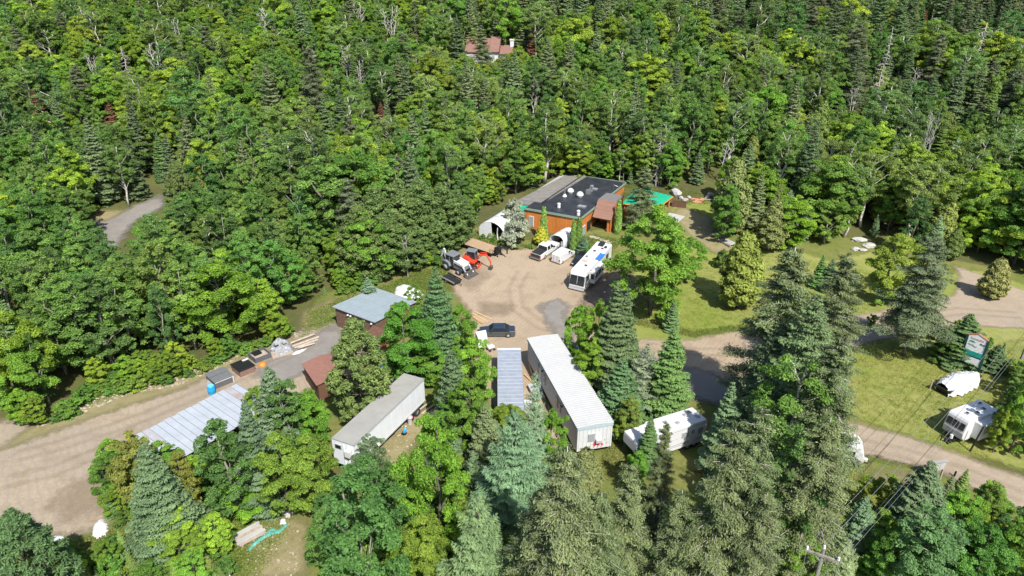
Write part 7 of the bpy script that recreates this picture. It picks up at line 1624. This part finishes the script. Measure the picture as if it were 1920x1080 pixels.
# planting round the main building
ht('column_cedar', 1020, 388, 452, 16, 'column cedar against the orange front wall, left of the shelter')
ht('column_cedar', 1077, 412, 470, 15, 'column cedar right of the shelter, left one of the pair')
ht('column_cedar', 1087, 408, 470, 16, 'column cedar right of the shelter, right one of the pair')
ht('column_cedar', 1162, 374, 438, 15, 'column cedar by the brown entrance roof')
ht('cedar', 1015, 424, 460, 26, 'golden yellow shrub beside the shelter', (0.20, 0.195, 0.02))
ht('fir', 1096, 440, 478, 28, 'small spruce in front of the right cedar pair', (0.07, 0.11, 0.06))
ht('shrub', 972, 400, 458, 66, 'round silver-leaved bush beside the white tent', (0.20, 0.215, 0.155), var=0)
ht('shrub', 965, 372, 430, 48, 'silver-leaved bush behind the round silver one', (0.18, 0.195, 0.135), var=1)
ht('shrub', 1105, 462, 485, 30, 'low bright bush beside the motorhome roof', (0.07, 0.17, 0.02))
ht('shrub', 1180, 430, 452, 30, 'low bush below the column cedar by the entrance', (0.09, 0.15, 0.025))
# dead trees in the forest
ht('dead_tree', 283, 78, 175, 46, 'white bare forked tree on the left hillside', var=0)
ht('dead_tree', 727, 8, 100, 44, 'pale bare tree near the top, left of the house', var=1)
ht('dead_tree', 85, 55, 130, 44, 'greyish bare tree near the top left corner', var=2)
ht('dead_tree', 168, 98, 165, 26, 'small bare tree left of the white forked tree', var=1)
ht('dead_tree', 580, 92, 140, 22, 'small white bare tree in the middle of the hillside', var=0)
ht('dead_tree', 672, 112, 185, 30, 'leaning bare tree right of the small white one', var=2)
ht('dead_tree', 1000, 150, 230, 26, 'white bare birch above the black roof, left one', var=0)
ht('dead_tree', 1215, 218, 335, 40, 'tall white leaning bare birch behind the building', var=1)
ht('dead_tree', 1250, 232, 345, 36, 'tall white bare birch right of the leaning one', var=2)
ht('dead_tree', 1365, 258, 345, 34, 'white forked bare birch behind the lawn', var=0)
ht('dead_tree', 1607, 160, 225, 34, 'white forked bare tree on the right slope', var=1)
ht('dead_tree', 1720, 125, 190, 26, 'bent pale bare tree on the right slope', var=2)
ht('dead_tree', 1650, 222, 270, 22, 'short pale bare tree below the forked one on the right', var=0)
ht('dead_tree', 1758, 205, 350, 34, 'tall grey bare tree near the right edge', var=1)
ht('dead_spruce', 1672, 62, 215, 42, 'tall grey dead spruce on the right slope', var=0)
ht('dead_spruce', 1238, 250, 350, 30, 'grey dead spruce behind the green-roofed porch', var=1)
ht('dead_spruce', 230, 90, 165, 34, 'grey dead spruce left of the white forked tree', var=1)
RUST = (0.11, 0.045, 0.03)
ht('spruce', 997, 48, 122, 22, 'rust-red dead conifer right of the house', RUST)
ht('spruce', 60, 168, 240, 34, 'rust-brown dead conifer at the left edge', (0.10, 0.05, 0.032))
ht('spruce', 200, 188, 255, 30, 'brown dying conifer on the left hillside', (0.115, 0.062, 0.034))
ht('spruce', 713, 192, 245, 22, 'rust-red dead conifer in the middle of the slope', (0.10, 0.045, 0.03))
ht('spruce', 617, 120, 165, 14, 'small red dead conifer tip on the hillside', (0.13, 0.04, 0.028))
ht('spruce', 1738, 20, 72, 16, 'small red dead conifer near the top right', RUST)
ht('spruce', 856, 30, 145, 40, 'dark spruce hiding the left end of the house', (0.055, 0.080, 0.036))
ht('old_spruce', 902, 48, 150, 40, 'thin spruce in front of the house roof', (0.086, 0.109, 0.044))

# thickets that fill the ground between them
tr_ = random.Random(33)
def thicket(poly, n, kinds, phrase, hmax=1.0, seed=0):
    xs = [p[0] for p in poly]; ys = [p[1] for p in poly]; k = 0
    for _ in range(n * 12):
        if k >= n: break
        px, py = tr_.uniform(min(xs), max(xs)), tr_.uniform(min(ys), max(ys))
        if not inside(poly, px, py): continue
        kind = tr_.choice(kinds); g = G(px, py); lo, hi = dict(shrub=(1.2, 2.8), fir=(1.5, 4.5), maple=(2.5, 6.0), aspen=(4, 8), spruce=(2, 6), cedar=(2, 4), larch=(3, 7), birch=(4, 8))[kind]
        if any(math.hypot(g[0] - a, g[1] - b) < 0.8 for a, b, r in PLANTED): continue
        h = tr_.uniform(lo, hi) * hmax
        nm = dict(shrub='low leafy shrub', fir='young fir', maple='young maple', aspen='young aspen', spruce='young spruce', cedar='small cedar', larch='young larch', birch='young birch')[kind]
        plant(kind, float(g[0]), float(g[1]), h, None, None, nm + ' ' + phrase, nm + 's ' + phrase); k += 1
thicket([(0, 1120), (60, 1062), (205, 1050), (330, 1000), (410, 990), (420, 1040), (440, 1120)], 66, ['shrub', 'shrub', 'fir', 'maple', 'shrub', 'cedar'], 'in the low thicket at the bottom left', 0.8)
thicket([(205, 990), (220, 900), (330, 860), (470, 850), (540, 880), (500, 925), (400, 975), (300, 1010)], 36, ['maple', 'shrub', 'maple', 'fir'], 'in the thicket below the metal roof')
thicket([(600, 1040), (620, 950), (700, 950), (770, 945), (900, 955), (900, 1110), (600, 1110)], 32, ['maple', 'shrub', 'aspen'], 'in the thicket below the semi-trailer')
thicket([(800, 870), (840, 790), (920, 800), (1010, 860), (1040, 960), (1020, 1110), (900, 1110)], 34, ['maple', 'shrub', 'spruce', 'larch'], 'in the thicket below the container')
thicket([(1150, 960), (1210, 950), (1330, 950), (1450, 940), (1540, 970), (1560, 1110), (1120, 1110)], 34, ['shrub', 'spruce', 'fir', 'maple'], 'among the old spruces at the bottom')
thicket([(1600, 1040), (1660, 960), (1740, 930), (1860, 960), (1930, 1000), (1960, 1110), (1600, 1110)], 46, ['maple', 'shrub', 'aspen', 'spruce'], 'in the bottom right thicket', 0.9)
thicket([(1885, 850), (1880, 760), (1885, 700), (1930, 700), (1990, 780), (1990, 880), (1900, 850)], 26, ['maple', 'shrub', 'aspen'], 'in the thicket right of the travel trailer', 0.8)
thicket([(800, 690), (820, 650), (860, 640), (905, 700), (915, 800), (860, 830), (830, 750)], 22, ['maple', 'shrub', 'spruce', 'maple'], 'in the tree knot left of the container')
thicket([(720, 620), (745, 590), (810, 575), (860, 610), (850, 670), (790, 670)], 12, ['maple', 'shrub', 'fir'], 'in the tree knot beside the plank shed')
thicket([(520, 760), (580, 765), (595, 800), (570, 850), (500, 840), (480, 790)], 14, ['maple', 'shrub', 'aspen'], 'in the thicket round the brown hut')
thicket([(1140, 850), (1155, 780), (1180, 730), (1230, 745), (1180, 800), (1180, 860)], 10, ['shrub', 'fir', 'maple'], 'beside the fifth-wheel camper', 0.7)
thicket([(1765, 682), (1775, 640), (1840, 640), (1890, 672), (1862, 688)], 12, ['shrub', 'spruce', 'maple'], 'behind the tall sign', 0.55)
thicket([(1430, 860), (1460, 760), (1560, 720), (1560, 860), (1540, 960)], 18, ['shrub', 'spruce', 'maple'], 'inside the tall spruce clump', 0.8)
thicket([(600, 560), (690, 545), (745, 505), (800, 500), (830, 500), (820, 480), (760, 495), (640, 530)], 26, ['shrub', 'maple', 'shrub', 'fir'], 'along the foot of the pine stand', 0.9)
thicket([(40, 800), (110, 800), (200, 745), (330, 720), (430, 680), (540, 636), (540, 625), (420, 668), (300, 700), (190, 720), (100, 780)], 70, ['shrub', 'shrub', 'maple'], 'along the gravel bank', 0.8)
thicket([(890, 455), (905, 425), (925, 440), (960, 462), (1000, 462), (1000, 470), (950, 470)], 12, ['shrub'], 'beside the white tent', 0.4)

thicket([(985, 352), (1062, 336), (1130, 340), (1190, 348), (1262, 352), (1262, 338), (1190, 326), (1062, 312), (990, 325)], 46, ['spruce', 'maple', 'birch', 'maple', 'aspen'], 'close behind the black-roofed building', 1.7)
thicket([(872, 440), (893, 402), (950, 374), (972, 352), (940, 338), (880, 370), (850, 420)], 30, ['maple', 'aspen', 'maple', 'spruce'], 'between the pine stand and the white tent', 1.15)
# ---------------------------------------------------------------- the forest: nearest trees as single trees, the far rest as one mass
LINE = [(-600, 800), (0, 785), (60, 798), (110, 788), (200, 728), (300, 712), (420, 676), (520, 634), (570, 612), (585, 566), (640, 540), (700, 540), (745, 505), (800, 490), (815, 462), (875, 446), (895, 405), (955, 378), (975, 362), (1062, 340), (1130, 343), (1190, 351), (1262, 354), (1345, 368), (1375, 445), (1420, 452), (1540, 488), (1585, 455), (1650, 455), (1690, 492), (1760, 496), (1830, 492), (1920, 530), (2500, 700)]
def line_y(px):
    for (a, b), (c, d) in zip(LINE, LINE[1:]):
        if a <= px <= c: return b + (d - b) * (px - a) / (c - a)
    return 0
KEEP = [(142.0, [(172, 398), (235, 393), (296, 360), (316, 366), (308, 392), (262, 408), (244, 462), (200, 462), (198, 420)]),
        (205.0, [(868, 74), (958, 74), (960, 104), (870, 100)]), (124.0, [(897, 410), (985, 378), (995, 450), (897, 450)]),
        (121.0, [(978, 358), (1064, 330), (1190, 345), (1262, 358), (1262, 400), (1000, 420)]),
        (130.0, [(1262, 352), (1345, 366), (1345, 380), (1262, 380)]), (110.0, [(1596, 446), (1640, 450), (1640, 472), (1596, 470)])]
KEEP += FEATURES
fr = random.Random(21)
def pick(w):
    s = fr.uniform(0, sum(w.values()))
    for k, v in w.items():
        s -= v
        if s <= 0: return k
    return k
def zone(px, py):
    if py > 430 and px < 640: return 'aspens', dict(aspen=74, maple=9, fir=8, birch=6, shrub=3), 'the aspen wood by the gravel lot'
    if px < 640 and py > 300: return 'mid', dict(aspen=40, maple=22, fir=16, spruce=10, birch=8, pine=4), 'the dense wood around the side road'
    if px < 860: return 'hill', dict(maple=36, aspen=22, birch=16, spruce=10, fir=8, old_spruce=3, dead_tree=1, dead_spruce=1), 'the hillside left of the house'
    if px < 1000 and py < 190: return 'house', dict(maple=40, spruce=30, birch=20, aspen=10), 'the wood around the red-roofed house'
    if px > 1330 and py > 300: return 'lawn', dict(maple=26, cedar=20, aspen=16, birch=10, larch=8, spruce=14, fir=8), 'the forest edge behind the lawn'
    if px > 1300 and py < 150: return 'top', dict(spruce=50, old_spruce=10, aspen=14, birch=14, maple=10, fir=6), 'the spruce slope at upper right'
    if px > 1300: return 'right', dict(birch=20, aspen=22, maple=18, spruce=18, cedar=10, old_spruce=7, fir=5, dead_tree=1, dead_spruce=1), 'the slope beyond the lawn'
    if py < 90: return 'crest', dict(spruce=55, aspen=18, fir=12, maple=10, birch=8), 'the high slope behind the house'
    return 'back', dict(aspen=28, birch=24, maple=20, spruce=15, cedar=6, fir=6, dead_tree=1), 'the slope behind the black-roofed building'
LOOK = dict(maple='bright leafy maple', aspen='mid green aspen', birch='pale-stemmed birch', shrub='low leafy shrub', spruce='dark pointed spruce', old_spruce='ragged grey spruce', fir='dense green fir', larch='feathery larch', pine='bushy pine', cedar='olive cedar', dead_tree='bare pale tree', dead_spruce='bare grey conifer')
SIZE = dict(maple=(9, 14), aspen=(11, 16), birch=(11, 16), shrub=(2, 3.5), spruce=(9, 17), old_spruce=(13, 18), fir=(7, 12), larch=(8, 12), pine=(8, 12), cedar=(6, 9.5), dead_tree=(11, 15), dead_spruce=(11, 15))
SPAN = dict(aspens=(0, 640), mid=(0, 640), hill=(0, 860), house=(860, 1000), lawn=(1330, 1920), top=(1300, 1920), right=(1300, 1920), crest=(860, 1300), back=(860, 1300))
cand = []
yy = 52.0
while yy < 318:
    sp = 3.9 if yy < 130 else 4.7 if yy < 200 else 5.2
    xx = -0.80 * yy - 14
    while xx < 0.80 * yy + 14:
        x, y = xx + fr.uniform(-0.42, 0.42) * sp, yy + fr.uniform(-0.42, 0.42) * sp
        xx += sp
        z = float(T(x, y)); px, py, dep = PR((x, y, z))
        if not (-140 < px < 2060) or py < -40 or py > line_y(px): continue
        nm, w, ph = zone(px, py)
        kind = pick(w); h = fr.uniform(*SIZE[kind])
        if nm == 'aspens': h *= 0.88
        if nm in ('top', 'crest') and kind == 'spruce': h *= 1.25
        edge = line_y(px) - py
        if edge < 26 and not 960 < px < 1270: h *= fr.uniform(0.6, 0.9)
        em = fr.random(); h *= 1.22 if em < 0.10 else 0.72 if em < 0.26 else 1.0
        R0 = PROTO[kind][0][1] / PROTO[kind][0][0] * h * (fr.uniform(0.85, 1.35) if kind in ('maple', 'aspen', 'birch') else fr.uniform(0.85, 1.12))
        if any(math.hypot(x - a, y - b) < (1.6 + 0.25 * r) for a, b, r in PLANTED[-4000:] if abs(y - b) < 6) and fr.random() < 0.8: continue
        ok = False
        for cut in (1.0, 0.75, 0.55, 0.35):
            tx, ty, d2 = PR((x, y, z + h * cut)); rw = R0 * min(1, cut + 0.1) * CAM_F / dep
            hit = False
            for q in (0.1, 0.35, 0.6, 0.8, 1.0):
                cx, cy = px + (tx - px) * q, py + (ty - py) * q; ww = rw * (0.95 if q < 0.7 else 0.5 if q < 0.95 else 0)
                if any(inside(k, cx + o * ww, cy) for kd, k in KEEP if dep < kd for o in (-1, -0.5, 0, 0.5, 1)): hit = True; break
            if not hit: ok = True; break
        if not ok: continue
        lo, hi = SIZE[kind]; rel = (h * cut - lo) / (hi - lo)
        siz = 'tall ' if rel > 0.75 else 'small ' if rel < 0.12 else ''
        x0, x1 = SPAN[nm]; part = ('left', 'middle', 'right')[max(0, min(2, int(3 * (px - x0) / (x1 - x0))))]
        cand.append((dep, kind, x, y, h * cut, R0 * min(1, cut + 0.1), siz, 'in the %s part of %s' % (part, ph)))
    yy += sp
cand.sort(key=lambda c: c[0])
count = {}
far = []
for o in C.objects:
    if o.parent is None and 'category' in o:
        k = o.name.split('.')[0]; count[k] = count.get(k, 0) + 1
for dep, kind, x, y, h, R, siz, ph in cand:
    nm = NAME[kind]; count[nm] = count.get(nm, 0) + 1
    if count[nm] > 300: far.append((kind, x, y, h, R)); continue
    l = siz + LOOK[kind]
    plant(kind, x, y, h, R, None, '%s %s' % (l, ph), '%s %s' % (l + ('es' if l.endswith('h') else 's'), ph))
print('forest', {k: v for k, v in count.items() if v > 20}, 'far', len(far))

# the far rest, tree shapes scattered over its own points
def collection_of(which):
    col = bpy.data.collections.new('far_' + which)
    idx = {}
    for kind in sorted({f[0] for f in far}):
        for v, pr in enumerate(PROTO[kind]):
            k = len(idx); idx[(kind, v)] = k
            o = bpy.data.objects.new('%s_%03d' % (which, k), pr[2] if which == 'crown' else pr[3])
            col.objects.link(o)
    return col, idx
colc, idx = collection_of('crown'); colt, _ = collection_of('trunk')
me = bpy.data.meshes.new('far_forest')
me.from_pydata([(x, y, float(T(x, y))) for _, x, y, _, _ in far], [], [])
for an, ty in (('pick', 'INT'), ('turn', 'FLOAT'), ('wide', 'FLOAT'), ('tall', 'FLOAT'), ('tint', 'FLOAT_COLOR')): me.attributes.new(an, ty, 'POINT')
ai, ar, asx, asz, act = (me.attributes[a] for a in ('pick', 'turn', 'wide', 'tall', 'tint'))
for i, (kind, x, y, h, R) in enumerate(far):
    v = fr.randrange(len(PROTO[kind])); c = fr.choice(TINT[kind]); g = GAIN * fr.uniform(0.78, 1.25)
    act.data[i].color = (c[0] * g, c[1] * g, c[2] * g, 1)
    ai.data[i].value = idx[(kind, v)]; ar.data[i].value = fr.uniform(0, 6.28)
    asx.data[i].value = R / PROTO[kind][v][1]; asz.data[i].value = h / PROTO[kind][v][0]
ff = bpy.data.objects.new('far_forest', me); C.objects.link(ff); ff['kind'] = 'stuff'
ff['label'] = 'far mass of mixed forest covering the upper slope'; ff['category'] = 'forest'
def scatter_group(name, cols):
    ng = bpy.data.node_groups.new(name, 'GeometryNodeTree')
    ng.interface.new_socket('Geometry', in_out='INPUT', socket_type='NodeSocketGeometry'); ng.interface.new_socket('Geometry', in_out='OUTPUT', socket_type='NodeSocketGeometry')
    N, L = ng.nodes, ng.links
    gi, go, jn = N.new('NodeGroupInput'), N.new('NodeGroupOutput'), N.new('GeometryNodeJoinGeometry')
    def attr(nm, ty):
        q = N.new('GeometryNodeInputNamedAttribute'); q.data_type = ty; q.inputs['Name'].default_value = nm; return q.outputs['Attribute']
    sc = N.new('ShaderNodeCombineXYZ'); w, t = attr('wide', 'FLOAT'), attr('tall', 'FLOAT')
    L.new(w, sc.inputs[0]); L.new(w, sc.inputs[1]); L.new(t, sc.inputs[2])
    rt = N.new('ShaderNodeCombineXYZ'); L.new(attr('turn', 'FLOAT'), rt.inputs[2])
    for col in cols:
        ci = N.new('GeometryNodeCollectionInfo'); ci.inputs['Collection'].default_value = col; ci.inputs['Separate Children'].default_value = True; ci.inputs['Reset Children'].default_value = True
        ip = N.new('GeometryNodeInstanceOnPoints'); ip.inputs['Pick Instance'].default_value = True
        L.new(gi.outputs[0], ip.inputs['Points']); L.new(ci.outputs[0], ip.inputs['Instance']); L.new(attr('pick', 'INT'), ip.inputs['Instance Index'])
        L.new(rt.outputs[0], ip.inputs['Rotation']); L.new(sc.outputs[0], ip.inputs['Scale']); L.new(ip.outputs[0], jn.inputs[0])
    L.new(jn.outputs[0], go.inputs[0])
    return ng
md = ff.modifiers.new('scatter', 'NODES'); md.node_group = scatter_group('far_scatter', [colc, colt])

# ---------------------------------------------------------------- grass tufts on lawn, verges and weedy edges
gcol = bpy.data.collections.new('tuft_shapes')
for i in range(3): gcol.objects.link(bpy.data.objects.new('tuft_%d' % i, tuft_mesh(70 + i)))
def tufts(name, label, polys, n, size, tint, seed):
    rg = random.Random(seed); pts = []
    for poly, share in polys:
        wp = [tuple(G(*p)[:2]) for p in poly]; xs = [p[0] for p in wp]; ys = [p[1] for p in wp]; k = 0; tries = 0
        while k < n * share and tries < n * 20:
            tries += 1; x, y = rg.uniform(min(xs), max(xs)), rg.uniform(min(ys), max(ys))
            if inside(wp, x, y): pts.append((x, y)); k += 1
    a = np.array(pts); zz = T(a[:, 0], a[:, 1]) + 0.05
    me = bpy.data.meshes.new(name); me.from_pydata([(float(p[0]), float(p[1]), float(q)) for p, q in zip(a, zz)], [], [])
    for an, ty in (('pick', 'INT'), ('turn', 'FLOAT'), ('wide', 'FLOAT'), ('tall', 'FLOAT'), ('tint', 'FLOAT_COLOR')): me.attributes.new(an, ty, 'POINT')
    k = len(pts); r2 = np.random.default_rng(seed)
    me.attributes['pick'].data.foreach_set('value', r2.integers(0, 3, k).astype(np.int32)); me.attributes['turn'].data.foreach_set('value', r2.uniform(0, 6.28, k).astype(np.float32))
    s = r2.uniform(*size, k).astype(np.float32); me.attributes['wide'].data.foreach_set('value', s); me.attributes['tall'].data.foreach_set('value', s)
    nz = 0.5 + 0.5 * np.sin(a[:, 0] * 0.35 + 1) * np.sin(a[:, 1] * 0.31); c = np.array(tint[0])[None] * (1 - nz[:, None]) + np.array(tint[1])[None] * nz[:, None]
    c = c * r2.uniform(0.75, 1.25, (k, 1)); me.attributes['tint'].data.foreach_set('color', np.concatenate([c, np.ones((k, 1))], 1).astype(np.float32).ravel())
    o = bpy.data.objects.new(name, me); C.objects.link(o); o['kind'] = 'stuff'; o['label'] = label; o['category'] = 'grass'
    md = o.modifiers.new('scatter', 'NODES'); md.node_group = GRASS
GRASS = scatter_group('grass_scatter', [gcol])
tufts('lawn_tufts', 'short mown grass of the sunny lawn', [([(1165, 605), (1190, 520), (1300, 460), (1420, 470), (1560, 495), (1700, 520), (1780, 540), (1640, 590), (1500, 610), (1300, 632)], 0.45), ([(1610, 640), (1720, 640), (1800, 700), (1880, 640), (1960, 630), (1960, 740), (1850, 860), (1760, 830), (1600, 780)], 0.4), ([(1580, 890), (1640, 885), (1730, 910), (1740, 960), (1600, 980)], 0.15)], 9000, (0.4, 0.9), ((0.22, 0.265, 0.05), (0.31, 0.30, 0.09)), 5)
tufts('wild_tufts', 'rough grass and weeds round the clearings', [([(0, 1110), (60, 1040), (200, 1000), (430, 960), (560, 950), (470, 1110)], 0.25), ([(560, 640), (580, 585), (640, 560), (700, 545), (780, 510), (840, 500), (850, 545), (700, 560), (640, 600)], 0.12), ([(1600, 1040), (1740, 930), (1930, 990), (1960, 1110), (1600, 1110)], 0.15), ([(880, 455), (905, 420), (970, 455), (1010, 465), (950, 470)], 0.05), ([(1070, 465), (1110, 440), (1160, 450), (1140, 480), (1090, 480)], 0.04), ([(1130, 860), (1170, 800), (1230, 850), (1200, 900), (1140, 900)], 0.06), ([(980, 360), (1060, 335), (1260, 350), (1350, 370), (1360, 390), (1250, 372), (1000, 372)], 0.06), ([(1180, 605), (1300, 632), (1440, 615), (1440, 608), (1300, 622), (1180, 595)], 0.05), ([(60, 800), (240, 738), (420, 682), (540, 630), (540, 620), (400, 668), (200, 730), (60, 790)], 0.14)], 13000, (0.6, 1.6), ((0.14, 0.20, 0.035), (0.20, 0.215, 0.06)), 6)
